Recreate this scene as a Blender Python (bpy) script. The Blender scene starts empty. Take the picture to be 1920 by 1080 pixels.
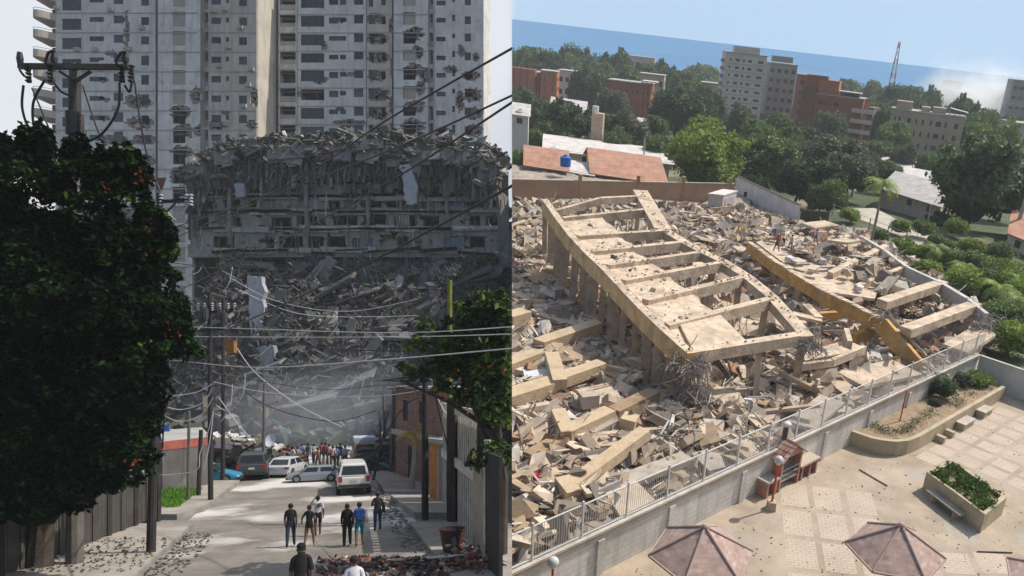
import bpy, bmesh, math, random
import numpy as np
from mathutils import Matrix, Vector, noise as mnoise
PI = math.pi
scene = bpy.context.scene
COL = scene.collection
# ---------------------------------------------------------------- camera
CAMZ = 6.67
FPX, PX, PY = 1500.0, 1300.0, 715.0
cam_d = bpy.data.cameras.new('camera')
cam = bpy.data.objects.new('camera', cam_d); COL.objects.link(cam)
cam.location = (0, 0, CAMZ); cam.rotation_euler = (PI/2, 0, 0)
cam_d.sensor_width = 36; cam_d.lens = 36*FPX/1920
cam_d.shift_x = -(PX-960)/1920; cam_d.shift_y = (PY-540)/1920
cam_d.clip_start = 0.3; cam_d.clip_end = 120000
scene.camera = cam
scene.render.resolution_x = 1024; scene.render.resolution_y = 576
scene.view_settings.view_transform = 'Standard'; scene.view_settings.look = 'None'
scene.view_settings.gamma = 1; scene.view_settings.exposure = 0.17
scene.cycles.volume_bounces = 3; scene.cycles.volume_step_rate = 4
# ---------------------------------------------------------------- sun and sky
SUN = Vector((0.60, 0.06, 0.80)).normalized()
SUN_EL = math.asin(SUN.z); SUN_AZ = math.atan2(SUN.x, SUN.y)
w = bpy.data.worlds.new('World'); scene.world = w; w.use_nodes = True
nt = w.node_tree; nt.nodes.clear()
def N(t, **k):
    n = nt.nodes.new(t)
    for a, b in k.items(): setattr(n, a, b)
    return n
out = N('ShaderNodeOutputWorld'); bg = N('ShaderNodeBackground')
sky = N('ShaderNodeTexSky', sky_type='NISHITA', sun_disc=False, sun_elevation=SUN_EL, sun_rotation=SUN_AZ, altitude=30, air_density=1.0, dust_density=2.6, ozone_density=1.0)
bg.inputs['Strength'].default_value = 0.145
# a thin bright cloud veil covers the sky over the street (towards the west), blue sky over the sea
tc = N('ShaderNodeTexCoord'); sx = N('ShaderNodeSeparateXYZ')
nt.links.new(tc.outputs['Generated'], sx.inputs[0])
m1 = N('ShaderNodeMath', operation='MULTIPLY'); m1.inputs[1].default_value = 0.22667
nt.links.new(sx.outputs['Y'], m1.inputs[0])
m2 = N('ShaderNodeMath', operation='ADD'); nt.links.new(sx.outputs['X'], m2.inputs[0]); nt.links.new(m1.outputs[0], m2.inputs[1])
mr = N('ShaderNodeMapRange'); mr.inputs['From Min'].default_value = 0.004; mr.inputs['From Max'].default_value = -0.004
nt.links.new(m2.outputs[0], mr.inputs['Value'])
fy = N('ShaderNodeMapRange'); fy.inputs['From Min'].default_value = 0.0; fy.inputs['From Max'].default_value = 0.3
nt.links.new(sx.outputs['Y'], fy.inputs['Value'])
mm = N('ShaderNodeMath', operation='MULTIPLY'); nt.links.new(mr.outputs[0], mm.inputs[0]); nt.links.new(fy.outputs[0], mm.inputs[1])
nz = N('ShaderNodeTexNoise'); nz.inputs['Scale'].default_value = 2.5; nz.inputs['Detail'].default_value = 4
nt.links.new(tc.outputs['Generated'], nz.inputs['Vector'])
cr = N('ShaderNodeMix', data_type='RGBA'); cr.inputs[6].default_value = (4.6, 4.8, 5.1, 1); cr.inputs[7].default_value = (5.1, 5.3, 5.5, 1)
nt.links.new(nz.outputs['Fac'], cr.inputs[0])
tint = N('ShaderNodeMix', data_type='RGBA'); tint.inputs[7].default_value = (3.2, 4.55, 6.1, 1)      # thin bright sea haze in front
fz = N('ShaderNodeMath', operation='MULTIPLY_ADD'); fz.inputs[1].default_value = .25; fz.inputs[2].default_value = .62
nt.links.new(nz.outputs['Fac'], fz.inputs[0]); fz2 = N('ShaderNodeMath', operation='MULTIPLY'); nt.links.new(fz.outputs[0], fz2.inputs[0]); nt.links.new(fy.outputs[0], fz2.inputs[1]); nt.links.new(fz2.outputs[0], tint.inputs[0])
nt.links.new(sky.outputs[0], tint.inputs[6])
mx = N('ShaderNodeMix', data_type='RGBA')
nt.links.new(mm.outputs[0], mx.inputs[0]); nt.links.new(tint.outputs[2], mx.inputs[6]); nt.links.new(cr.outputs[2], mx.inputs[7])
nt.links.new(mx.outputs[2], bg.inputs['Color']); nt.links.new(bg.outputs[0], out.inputs[0])
sd = bpy.data.lights.new('sun', 'SUN'); sd.energy = 5.0; sd.angle = math.radians(0.5); sd.color = (1, 0.93, 0.82)
so = bpy.data.objects.new('sun', sd); COL.objects.link(so)
so.rotation_euler = SUN.to_track_quat('Z', 'Y').to_euler(); so.location = (0, 0, 200)
# ---------------------------------------------------------------- the two places
# The street (frame L) is level with the world.  The collapsed building by the sea (frame R) is a second,
# rigid piece of land whose ground rises away from the camera; its own axes are a (right), b (forward), c (up).
HR = 22.0
_dn = np.array([(898-PX)/FPX, 1.0, -(4224-PY)/FPX]); _u = -_dn/np.linalg.norm(_dn)
_F = np.array([0, 1.0, 0]); _F = _F-_F.dot(_u)*_u; _F /= np.linalg.norm(_F); _R = np.cross(_F, _u)
_o = np.array([0, 0, CAMZ])-HR*_u
MR = Matrix(((_R[0], _F[0], _u[0], _o[0]), (_R[1], _F[1], _u[1], _o[1]), (_R[2], _F[2], _u[2], _o[2]), (0, 0, 0, 1)))
def _ray(x, y): return np.array([(x-PX)/FPX, 1.0, -(y-PY)/FPX])
def _toR(p): d = p-_o; return np.array([d.dot(_R), d.dot(_F), d.dot(_u)])
def G(x, y, h=0.0):              # land R: point at height h on the line of sight
    r = _ray(x, y); t = -(HR-h)/r.dot(_u); return Vector(_toR(np.array([0, 0, CAMZ])+r*t))
def GB(x, y, b):                 # land R: point at forward distance b
    r = _ray(x, y); t = b/r.dot(_F); return Vector(_toR(np.array([0, 0, CAMZ])+r*t))
def PJ(p):                       # land R: where a point falls in the photograph
    q = MR @ Vector(p); return PX+FPX*q.x/q.y, PY-FPX*(q.z-CAMZ)/q.y
def L(x, y, D):                  # street: point at depth D
    return Vector(((x-PX)/FPX*D, D, CAMZ+(PY-y)/FPX*D))
def LG(x, y, h=0.0):             # street: point at height h
    D = (CAMZ-h)*FPX/(y-PY); return Vector(((x-PX)/FPX*D, D, h))
CUR = ['L']
I4 = Matrix.Identity(4)
# ---------------------------------------------------------------- materials
MATS = {}
def mat(name, col=(.5, .5, .5), rough=.85, var=.25, scale=1.5, bump=0., bscale=20., attr=False, spec=.25, metal=0., tex=None, stain=None, rnd=0., trans=0., streak=0.):
    if name in MATS: return MATS[name]
    m = bpy.data.materials.new(name); m.use_nodes = True; t = m.node_tree; P = t.nodes['Principled BSDF']
    def n(ty, **k):
        q = t.nodes.new(ty)
        for a, b in k.items(): setattr(q, a, b)
        return q
    lk = t.links.new
    tcn = n('ShaderNodeTexCoord'); vec = tcn.outputs['Object']
    P.inputs['Roughness'].default_value = rough; P.inputs['Metallic'].default_value = metal; P.inputs['Specular IOR Level'].default_value = spec
    if attr:
        at = n('ShaderNodeAttribute', attribute_name='Col'); base = at.outputs['Color']
    elif tex:
        br = n('ShaderNodeTexBrick'); kind, c2, mort, sc, bw, bh = tex
        br.inputs['Color1'].default_value = (*col, 1); br.inputs['Color2'].default_value = (*c2, 1); br.inputs['Mortar'].default_value = (*mort, 1)
        br.inputs['Scale'].default_value = sc; br.inputs['Brick Width'].default_value = bw; br.inputs['Row Height'].default_value = bh; br.inputs['Mortar Size'].default_value = .02
        if kind == 'wall':
            sp = n('ShaderNodeSeparateXYZ'); cb = n('ShaderNodeCombineXYZ'); ad = n('ShaderNodeMath', operation='ADD')
            lk(vec, sp.inputs[0]); lk(sp.outputs['X'], ad.inputs[0]); lk(sp.outputs['Y'], ad.inputs[1]); lk(ad.outputs[0], cb.inputs[0]); lk(sp.outputs['Z'], cb.inputs[1]); lk(cb.outputs[0], br.inputs['Vector'])
        elif kind == 'uv':
            uvn = n('ShaderNodeUVMap'); lk(uvn.outputs[0], br.inputs['Vector'])
        else: lk(vec, br.inputs['Vector'])
        base = br.outputs['Color']
    else:
        rgb = n('ShaderNodeRGB'); rgb.outputs[0].default_value = (*col, 1); base = rgb.outputs[0]
    n1 = n('ShaderNodeTexNoise'); n1.inputs['Scale'].default_value = scale; n1.inputs['Detail'].default_value = 6; n1.inputs['Roughness'].default_value = .65
    lk(vec, n1.inputs['Vector'])
    r1 = n('ShaderNodeMapRange'); r1.inputs['From Min'].default_value = .3; r1.inputs['From Max'].default_value = .7
    r1.inputs['To Min'].default_value = 1-var; r1.inputs['To Max'].default_value = 1+var*.6; lk(n1.outputs['Fac'], r1.inputs['Value'])
    fac = r1.outputs[0]
    if rnd:
        oi = n('ShaderNodeObjectInfo'); r2 = n('ShaderNodeMapRange'); r2.inputs['To Min'].default_value = 1-rnd; r2.inputs['To Max'].default_value = 1+rnd
        lk(oi.outputs['Random'], r2.inputs['Value']); mu = n('ShaderNodeMath', operation='MULTIPLY'); lk(fac, mu.inputs[0]); lk(r2.outputs[0], mu.inputs[1]); fac = mu.outputs[0]
    vm = n('ShaderNodeVectorMath', operation='SCALE'); lk(base, vm.inputs[0]); lk(fac, vm.inputs['Scale']); c = vm.outputs[0]
    if stain:
        sc2, scol, lo, hi = stain
        n3 = n('ShaderNodeTexNoise'); n3.inputs['Scale'].default_value = sc2; n3.inputs['Detail'].default_value = 7; lk(vec, n3.inputs['Vector'])
        r3 = n('ShaderNodeMapRange'); r3.inputs['From Min'].default_value = lo; r3.inputs['From Max'].default_value = hi; lk(n3.outputs['Fac'], r3.inputs['Value'])
        mxs = n('ShaderNodeMix', data_type='RGBA'); mxs.inputs[7].default_value = (*scol, 1); lk(r3.outputs[0], mxs.inputs[0]); lk(c, mxs.inputs[6]); c = mxs.outputs[2]
    if streak:
        mp_ = n('ShaderNodeMapping'); mp_.inputs['Scale'].default_value = (1.3, 1.3, .09); lk(vec, mp_.inputs['Vector']); n4 = n('ShaderNodeTexNoise'); n4.inputs['Scale'].default_value = 1.6; n4.inputs['Detail'].default_value = 6; lk(mp_.outputs[0], n4.inputs['Vector'])
        r4 = n('ShaderNodeMapRange'); r4.inputs['From Min'].default_value = .5; r4.inputs['From Max'].default_value = .75; r4.inputs['To Min'].default_value = 1.; r4.inputs['To Max'].default_value = 1-streak; lk(n4.outputs['Fac'], r4.inputs['Value'])
        v4 = n('ShaderNodeVectorMath', operation='SCALE'); lk(c, v4.inputs[0]); lk(r4.outputs[0], v4.inputs['Scale']); c = v4.outputs[0]
    lk(c, P.inputs['Base Color'])
    if bump:
        n2 = n('ShaderNodeTexNoise'); n2.inputs['Scale'].default_value = bscale; n2.inputs['Detail'].default_value = 5; lk(vec, n2.inputs['Vector'])
        bn = n('ShaderNodeBump'); bn.inputs['Strength'].default_value = min(1, bump); bn.inputs['Distance'].default_value = .05
        lk(n2.outputs['Fac'], bn.inputs['Height']); lk(bn.outputs[0], P.inputs['Normal'])
    if trans:
        tr = n('ShaderNodeBsdfTranslucent'); lk(c, tr.inputs[0]); ms = n('ShaderNodeMixShader'); ms.inputs[0].default_value = trans
        lk(P.outputs[0], ms.inputs[1]); lk(tr.outputs[0], ms.inputs[2]); lk(ms.outputs[0], t.nodes['Material Output'].inputs['Surface'])
    MATS[name] = m; return m
def leafmat(name, c1, c2, c3, rnd=.2, trans=.32):
    m = bpy.data.materials.new(name); m.use_nodes = True; t = m.node_tree; P = t.nodes['Principled BSDF']; lk = t.links.new
    a = t.nodes.new('ShaderNodeAttribute'); a.attribute_name = 'Col'
    cr_ = t.nodes.new('ShaderNodeValToRGB'); e = cr_.color_ramp.elements
    e[0].color = (*c1, 1); e[1].color = (*c3, 1); q = e.new(.55); q.color = (*c2, 1); e[1].position = .55; e[2].position = 1.0; e[1].color = (*c2, 1); e[2].color = (*c3, 1)
    lk(a.outputs['Fac'], cr_.inputs[0])
    oi = t.nodes.new('ShaderNodeObjectInfo'); r2 = t.nodes.new('ShaderNodeMapRange'); r2.inputs['To Min'].default_value = 1-rnd; r2.inputs['To Max'].default_value = 1+rnd
    lk(oi.outputs['Random'], r2.inputs['Value']); vm = t.nodes.new('ShaderNodeVectorMath'); vm.operation = 'SCALE'; lk(cr_.outputs[0], vm.inputs[0]); lk(r2.outputs[0], vm.inputs['Scale'])
    lk(vm.outputs[0], P.inputs['Base Color']); P.inputs['Roughness'].default_value = .55; P.inputs['Specular IOR Level'].default_value = .25
    tr = t.nodes.new('ShaderNodeBsdfTranslucent'); lk(vm.outputs[0], tr.inputs[0]); ms = t.nodes.new('ShaderNodeMixShader'); ms.inputs[0].default_value = trans
    lk(P.outputs[0], ms.inputs[1]); lk(tr.outputs[0], ms.inputs[2]); lk(ms.outputs[0], t.nodes['Material Output'].inputs['Surface'])
    MATS[name] = m; return m
# ---------------------------------------------------------------- mesh builder
class MB:
    def __init__(s): s.v = []; s.f = []; s.c = []; s.mi = []; s.uv = None
    def add(s, vs, fs, col=(1, 1, 1), mi=0):
        n = len(s.v); s.v += [tuple(p) for p in vs]
        for f in fs: s.f.append(tuple(i+n for i in f)); s.c.append(col); s.mi.append(mi)
    BF = [(0, 3, 2, 1), (4, 5, 6, 7), (0, 1, 5, 4), (1, 2, 6, 5), (2, 3, 7, 6), (3, 0, 4, 7)]
    def box(s, c, sz, rz=0., M=None, col=(1, 1, 1), mi=0, jit=0., taper=1.):
        x, y, z = [q/2 for q in sz]; T = taper
        P_ = [(-x, -y, -z), (x, -y, -z), (x, y, -z), (-x, y, -z), (-x*T, -y*T, z), (x*T, -y*T, z), (x*T, y*T, z), (-x*T, y*T, z)]
        if jit: P_ = [(p[0]+random.uniform(-jit, jit)*x, p[1]+random.uniform(-jit, jit)*y, p[2]+random.uniform(-jit, jit)*z) for p in P_]
        if M is None:
            ca, sa = math.cos(rz), math.sin(rz); V = [(c[0]+p[0]*ca-p[1]*sa, c[1]+p[0]*sa+p[1]*ca, c[2]+p[2]) for p in P_]
        else: V = [tuple(Vector(c)+M @ Vector(p)) for p in P_]
        s.add(V, MB.BF, col, mi)
    def bx(s, x0, x1, y0, y1, z0, z1, col=(1, 1, 1), mi=0):
        s.box(((x0+x1)/2, (y0+y1)/2, (z0+z1)/2), (abs(x1-x0), abs(y1-y0), abs(z1-z0)), col=col, mi=mi)
    def beam(s, p0, p1, wd, ht, up=(0, 0, 1), col=(1, 1, 1), mi=0, jit=0.):
        p0 = Vector(p0); p1 = Vector(p1); d = p1-p0; l = d.length
        if l < 1e-6: return
        d.normalize(); u = Vector(up); sd_ = d.cross(u)
        if sd_.length < 1e-3: sd_ = d.cross(Vector((1, 0, 0)))
        sd_.normalize(); u = sd_.cross(d)
        M = Matrix((d, sd_, u)).transposed(); s.box((p0+p1)/2, (l, wd, ht), M=M, col=col, mi=mi, jit=jit)
    def tube(s, pts, r, n=6, col=(1, 1, 1), mi=0, cap=True):
        pts = [Vector(p) for p in pts]; rr = r if isinstance(r, (list, tuple)) else [r]*len(pts); V = []; prev = None
        for i, p in enumerate(pts):
            d = (pts[min(i+1, len(pts)-1)]-pts[max(i-1, 0)])
            if d.length < 1e-9: d = Vector((0, 0, 1))
            d.normalize(); a = Vector((0, 0, 1)) if abs(d.z) < .9 else Vector((1, 0, 0))
            if prev is not None: a = prev
            x = (a-d*a.dot(d))
            if x.length < 1e-5: x = d.orthogonal()
            x.normalize(); prev = x; y = d.cross(x)
            for k in range(n):
                t = 2*PI*k/n; V.append(p+(x*math.cos(t)+y*math.sin(t))*rr[i])
        F_ = []
        for i in range(len(pts)-1):
            for k in range(n): F_.append((i*n+k, i*n+(k+1) % n, (i+1)*n+(k+1) % n, (i+1)*n+k))
        if cap: F_.append(tuple(reversed(range(n)))); F_.append(tuple((len(pts)-1)*n+k for k in range(n)))
        s.add(V, F_, col, mi)
    def ball(s, c, r, nu=10, nv=6, col=(1, 1, 1), mi=0, jit=0.):
        if not isinstance(r, (list, tuple)): r = (r, r, r)
        V = [(c[0], c[1], c[2]+r[2])]
        for j in range(1, nv):
            a = PI*j/nv
            for i in range(nu):
                b = 2*PI*i/nu; k = 1+random.uniform(-jit, jit); V.append((c[0]+r[0]*math.sin(a)*math.cos(b)*k, c[1]+r[1]*math.sin(a)*math.sin(b)*k, c[2]+r[2]*math.cos(a)*k))
        V.append((c[0], c[1], c[2]-r[2])); F_ = []
        for i in range(nu): F_.append((0, 1+i, 1+(i+1) % nu))
        for j in range(nv-2):
            for i in range(nu): a = 1+j*nu; F_.append((a+i, a+nu+i, a+nu+(i+1) % nu, a+(i+1) % nu))
        a = 1+(nv-2)*nu
        for i in range(nu): F_.append((a+i, len(V)-1, a+(i+1) % nu))
        s.add(V, F_, col, mi)
    def prism(s, poly, z0, z1, col=(1, 1, 1), mi=0):      # poly in xy, extruded up
        n = len(poly); V = [(p[0], p[1], z0) for p in poly]+[(p[0], p[1], z1) for p in poly]
        F_ = [tuple(range(n-1, -1, -1)), tuple(range(n, 2*n))]+[(i, (i+1) % n, n+(i+1) % n, n+i) for i in range(n)]
        s.add(V, F_, col, mi)
    def slab(s, quad, th, col=(1, 1, 1), mi=0, dn=(0, 0, -1)):   # polygon in 3-D with thickness along dn
        n = len(quad); d = Vector(dn)*th; V = [Vector(q) for q in quad]+[Vector(q)+d for q in quad]
        F_ = [tuple(range(n)), tuple(range(2*n-1, n-1, -1))]+[((i+1) % n, i, n+i, n+(i+1) % n) for i in range(n)]
        s.add(V, F_, col, mi)
    def chunk(s, c, sz, col=(1, 1, 1), jit=.35):
        e = Matrix.Rotation(random.uniform(0, 6.28), 3, 'Z') @ Matrix.Rotation(random.gauss(0, .5), 3, 'X') @ Matrix.Rotation(random.gauss(0, .5), 3, 'Y')
        s.box(c, sz, M=e, col=col, jit=jit)
    def build(s, name, mats, parent=None, origin=None, smooth=False, place=None):
        me = bpy.data.meshes.new(name)
        o0 = Vector(origin) if origin is not None else (Vector(parent['_o']) if parent is not None and '_o' in parent else Vector((0, 0, 0)))
        V = np.array(s.v, dtype=np.float32).reshape(-1, 3)-np.array(o0, dtype=np.float32)
        me.from_pydata(V.tolist(), [], s.f)
        if not isinstance(mats, (list, tuple)): mats = [mats]
        for m in mats: me.materials.append(m)
        if len(mats) > 1: me.polygons.foreach_set('material_index', s.mi)
        at = me.color_attributes.new('Col', 'FLOAT_COLOR', 'CORNER')
        cnt = np.array([len(f) for f in s.f]); cc = np.repeat(np.array(s.c, dtype=np.float32).reshape(-1, 3), cnt, axis=0)
        at.data.foreach_set('color', np.hstack([cc, np.ones((len(cc), 1), np.float32)]).ravel())
        if s.uv:
            ul = me.uv_layers.new(name='UVMap'); ul.data.foreach_set('uv', np.array(s.uv, dtype=np.float32).ravel())
        if smooth: me.polygons.foreach_set('use_smooth', [True]*len(s.f))
        me.update()
        return link(name, me, parent, origin)
def link(name, me, parent=None, origin=None):
    o = bpy.data.objects.new(name, me); COL.objects.link(o)
    if parent is not None: o.parent = parent
    else:
        o.matrix_basis = (MR if CUR[0] == 'R' else I4) @ Matrix.Translation(Vector(origin) if origin is not None else Vector((0, 0, 0)))
        o['_o'] = list(origin) if origin is not None else [0, 0, 0]
        o['_s'] = CUR[0]
    return o
def tag(o, label=None, cat=None, group=None, kind=None):
    if label: o['label'] = label
    if cat: o['category'] = cat
    if group: o['group'] = group
    if kind: o['kind'] = kind
    return o
def thing(name, label, cat, loc=(0, 0, 0), group=None):
    o = bpy.data.objects.new(name, None); COL.objects.link(o); o.empty_display_size = .2
    o.matrix_basis = (MR if CUR[0] == 'R' else I4) @ Matrix.Translation(Vector(loc)); o['_o'] = list(loc); o['_s'] = CUR[0]
    return tag(o, label, cat, group)
def setm(o, loc, rz=0., s=1., extra=None):
    S = Matrix.Diagonal((*((s, s, s) if not isinstance(s, (tuple, list)) else s), 1))
    M = Matrix.Translation(Vector(loc)) @ Matrix.Rotation(rz, 4, 'Z')
    if extra is not None: M = M @ extra
    o.matrix_basis = (MR if CUR[0] == 'R' else I4) @ M @ S
    return o
CH = {}
def kids(o): return [c for c in o.children]
def dup(o, parent=None, label=None):
    c = o.copy(); COL.objects.link(c)
    if parent is not None: c.parent = parent
    if label: c['label'] = label
    for k in kids(o): dup(k, c)
    return c
def rnd(a, b): return random.uniform(a, b)
CONC = [(.34, .32, .30), (.42, .39, .35), (.5, .46, .41), (.3, .29, .28), (.38, .34, .3)]
# ---------------------------------------------------------------- walls with real openings
def mask_wall(mb, org, d, nrm, res, S, th, col=(1, 1, 1), mi=0):
    """S[j,i] True where solid; d = unit direction of columns, z up, thickness th along nrm. Greedy rectangles as boxes."""
    S = S.copy(); nz_, nx_ = S.shape; d = Vector(d); nrm = Vector(nrm); org = Vector(org); up = Vector((0, 0, 1))
    for j in range(nz_):
        i = 0
        while i < nx_:
            if not S[j, i]: i += 1; continue
            i1 = i
            while i1 < nx_ and S[j, i1]: i1 += 1
            j1 = j+1
            while j1 < nz_ and S[j1, i:i1].all(): j1 += 1
            S[j:j1, i:i1] = False
            a = org+d*(i*res)+up*(j*res); dx = d*((i1-i)*res); dz = up*((j1-j)*res); t = nrm*th
            V = [a, a+dx, a+dx+t, a+t, a+dz, a+dx+dz, a+dx+t+dz, a+t+dz]
            mb.add(V, MB.BF, col, mi); i = i1
def open_wall(mb, org, d, nrm, W, H, ops, th=.25, col=(1, 1, 1), mi=0):
    """wall W x H with rectangular openings (x0,x1,z0,z1): horizontal bands and piers."""
    d = Vector(d); nrm = Vector(nrm); org = Vector(org); up = Vector((0, 0, 1))
    zs = sorted({0, H}|{round(o[2], 4) for o in ops}|{round(o[3], 4) for o in ops})
    for a, b in zip(zs, zs[1:]):
        if b-a < 1e-4: continue
        m = (a+b)/2; cut = sorted([(o[0], o[1]) for o in ops if o[2] < m < o[3]]); x = 0
        seg = []
        for c in cut:
            if c[0] > x+1e-4: seg.append((x, c[0]))
            x = max(x, c[1])
        if x < W-1e-4: seg.append((x, W))
        for s0, s1 in seg:
            q = org+d*s0+up*a; dx = d*(s1-s0); dz = up*(b-a); t = nrm*th
            mb.add([q, q+dx, q+dx+t, q+t, q+dz, q+dx+dz, q+dx+t+dz, q+t+dz], MB.BF, col, mi)
def pane(mb, org, d, nrm, o, depth=.18, nm=2, col=(1, 1, 1)):
    """window: glass (material 0) and frame bars (material 1) set back in opening o"""
    d = Vector(d); nrm = Vector(nrm); up = Vector((0, 0, 1)); org = Vector(org)
    x0, x1, z0, z1 = o; a = org+d*x0+up*z0+nrm*depth; dx = d*(x1-x0); dz = up*(z1-z0); t = nrm*.04
    mb.add([a, a+dx, a+dx+t, a+t, a+dz, a+dx+dz, a+dx+t+dz, a+t+dz], MB.BF, col, 0)
    f = .06; n2 = -nrm*.03
    def bar(u0, u1, w0, w1):
        q = org+d*u0+up*w0+nrm*(depth-.035); e = d*(u1-u0); g = up*(w1-w0); t2 = nrm*.03
        mb.add([q, q+e, q+e+t2, q+t2, q+g, q+e+g, q+e+t2+g, q+t2+g], MB.BF, col, 1)
    bar(x0, x1, z0, z0+f); bar(x0, x1, z1-f, z1); bar(x0, x0+f, z0+f, z1-f); bar(x1-f, x1, z0+f, z1-f)
    for k in range(1, nm): xm = x0+(x1-x0)*k/nm; bar(xm-f/2, xm+f/2, z0+f, z1-f)
def hn(x, y, z=0.): return mnoise.noise(Vector((x, y, z)))
def fbm(x, y, z=0.): return hn(x, y, z)+.5*hn(2.1*x, 2.1*y, z+7)+.25*hn(4.3*x, 4.3*y, z+3)
# ---------------------------------------------------------------- foliage
M_LEAF = leafmat('leaf_green', (.06, .095, .035), (.14, .20, .065), (.23, .32, .10))
M_LEAFD = leafmat('leaf_dark', (.042, .068, .035), (.09, .135, .06), (.16, .22, .09))
M_LEAFL = leafmat('leaf_light', (.09, .14, .025), (.20, .28, .05), (.31, .40, .09))
M_LEAFG = leafmat('leaf_grey', (.065, .078, .05), (.13, .15, .085), (.21, .225, .135))
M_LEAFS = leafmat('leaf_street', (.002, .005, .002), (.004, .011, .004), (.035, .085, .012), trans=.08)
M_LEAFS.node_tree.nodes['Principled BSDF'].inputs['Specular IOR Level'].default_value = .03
M_RED = mat('flower_red', (.40, .07, .03), var=.3)
M_BARK = mat('bark', (.07, .055, .045), var=.4, scale=4, bump=.6)
def leaves(mb, lobes, n, size, out=.35, flat=.6, tone=None, shell=.45, ztilt=.3):
    """n small folded leaf clumps spread through the volume of ellipsoid lobes [(c, (rx,ry,rz))]"""
    rs = np.random.RandomState(random.randint(0, 999999)); wts = np.array([max(r[0]*r[2], .01) for c, r in lobes]); wts = wts/wts.sum()
    ks = rs.choice(len(lobes), n, p=wts)
    for k in ks:
        c, r = lobes[k]; d = rs.normal(size=3); d /= np.linalg.norm(d)
        if d[2] < -.5: d[2] *= -.6; d /= np.linalg.norm(d)
        rad = (shell+(1-shell)*rs.rand()**.5)
        w_ = 1+.28*fbm(d[0]*2.2+c[0]*.7, d[1]*2.2+c[1]*.7, d[2]*2.2+c[2]*.7)
        p = np.array(c)+d*np.array(r)*rad*w_
        nr = d*out+rs.normal(size=3)*flat+np.array([0, 0, ztilt]); nr /= np.linalg.norm(nr)
        a = np.cross(nr, rs.normal(size=3)); a /= np.linalg.norm(a)+1e-9; b = np.cross(nr, a)
        s_ = size*(.6+.8*rs.rand()); t = np.clip(.45+.35*fbm(p[0]*.5/size*.25, p[1]*.5/size*.25, p[2]*.5/size*.25)+rs.normal()*.17, 0, 1)
        f = nr*s_*.18
        mb.add([p-a*s_, p-b*s_*.5+f, p+a*s_*.9, p+b*s_*.55+f], [(0, 1, 2), (0, 2, 3)], (t, t, t))
def core(mb, lobes, k=.68, col=(.2, .2, .2)):  # added inner blobs that block light through the crown, in a darker leaf tone
    mr_ = max(r[0] for c, r in lobes)
    for c, r in lobes:
        if r[0] < mr_*.33: continue
        mb.ball(c, tuple(q*k for q in r), 9, 6, col=col, jit=.12)
def tufts(lobes, k, s0=.22, s1=.4):
    o2 = []
    for c, r in lobes:
        for _ in range(k):
            d = Vector((random.gauss(0, 1), random.gauss(0, 1), random.gauss(.3, .8))).normalized(); q = rnd(s0, s1)
            o2.append(((c[0]+d.x*r[0]*.95, c[1]+d.y*r[1]*.95, c[2]+d.z*r[2]*.95), (r[0]*q, r[1]*q, r[2]*q)))
    return o2
def rand_lobes(n, R_, H_, z0, seed):
    random.seed(seed); lb = []
    for i in range(n):
        a = rnd(0, 6.28); q = R_*.62*math.sqrt(random.random()); z = z0+H_*rnd(.25, .8)*(1-.35*(q/R_)**2)
        s_ = rnd(.3, .48); lb.append(((q*math.cos(a), q*math.sin(a), z), (R_*s_, R_*s_, H_*s_*.75)))
    lb.append(((0, 0, z0+H_*.5), (R_*.6, R_*.6, H_*.42)))
    lb += tufts(lb, 3)
    return lb
def trunk_mb(h, r, spread, seed, nb=5):
    random.seed(seed); mb = MB(); p = Vector((0, 0, 0)); pts = [p.copy()]
    for i in range(4): p = p+Vector((rnd(-.06, .06)*h, rnd(-.06, .06)*h, h/4)); pts.append(p.copy())
    mb.tube(pts, [r*1.3, r, r*.85, r*.75, r*.6], 8)
    for k in range(nb):
        a = 2*PI*k/nb+rnd(-.4, .4); q = pts[2]+(pts[4]-pts[2])*rnd(.1, .9)
        e = q+Vector((math.cos(a)*spread, math.sin(a)*spread, spread*rnd(.5, 1.1))); m = (q+e)/2+Vector((0, 0, spread*.1))
        mb.tube([q, m, e], [r*.5, r*.3, r*.12], 6)
    return mb
def make_tree(kind, seed, R_=5., H_=6., th=4., nl=9, n=5200, size=.34, m=None, name='broadleaf_tree'):
    lb = rand_lobes(nl, R_, H_, th*.85, seed)
    t = thing(name, 'tree', 'tree')
    trunk_mb(th+H_*.3, .28*R_/5, R_*.45, seed).build('trunk', M_BARK, t)
    mb = MB(); core(mb, lb); leaves(mb, lb, n, size); mb.build('crown', m or M_LEAF, t)
    return t
def make_palm(h=8., fl=3.2, seed=1, nf=16, m=None):
    random.seed(seed); t = thing('palm_tree', 'palm', 'palm tree'); mb = MB()
    pts = [Vector((.25*math.sin(i/8*2.2), 0, h*i/8)) for i in range(9)]; mb.tube(pts, [.26, .2, .18, .17, .16, .15, .15, .14, .13], 8); mb.build('trunk', mat('palm_bark', (.25, .22, .18), bump=.5), t)
    mb = MB(); top = pts[-1]
    for k in range(nf):
        a = 2*PI*k/nf+rnd(-.15, .15); el = rnd(-.2, 1.1); d = Vector((math.cos(a), math.sin(a), 0)); q = top.copy(); L_ = fl*rnd(.8, 1.1); prev = None; s_ = 9
        for i in range(s_):
            u_ = i/s_; q2 = q+d*(L_/s_)*math.cos(el-1.7*u_)+Vector((0, 0, (L_/s_)*math.sin(el-1.9*u_)))
            sd_ = Vector((-d.y, d.x, 0)); w_ = fl*.26*math.sin(PI*min(1, .15+u_*.85))+.05
            for sg in (-1, 1):
                for h_ in range(2):
                    o_ = q+(q2-q)*(h_*.5); tp = o_+sd_*sg*w_+(q2-q)*.6+Vector((0, 0, -w_*.45)); tt = rnd(.35, .9)
                    mb.add([o_, o_+(q2-q)*.38, tp], [(0, 1, 2)], (tt, tt, tt))
            q = q2
    mb.build('crown', m or M_LEAF, t); return t
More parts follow.
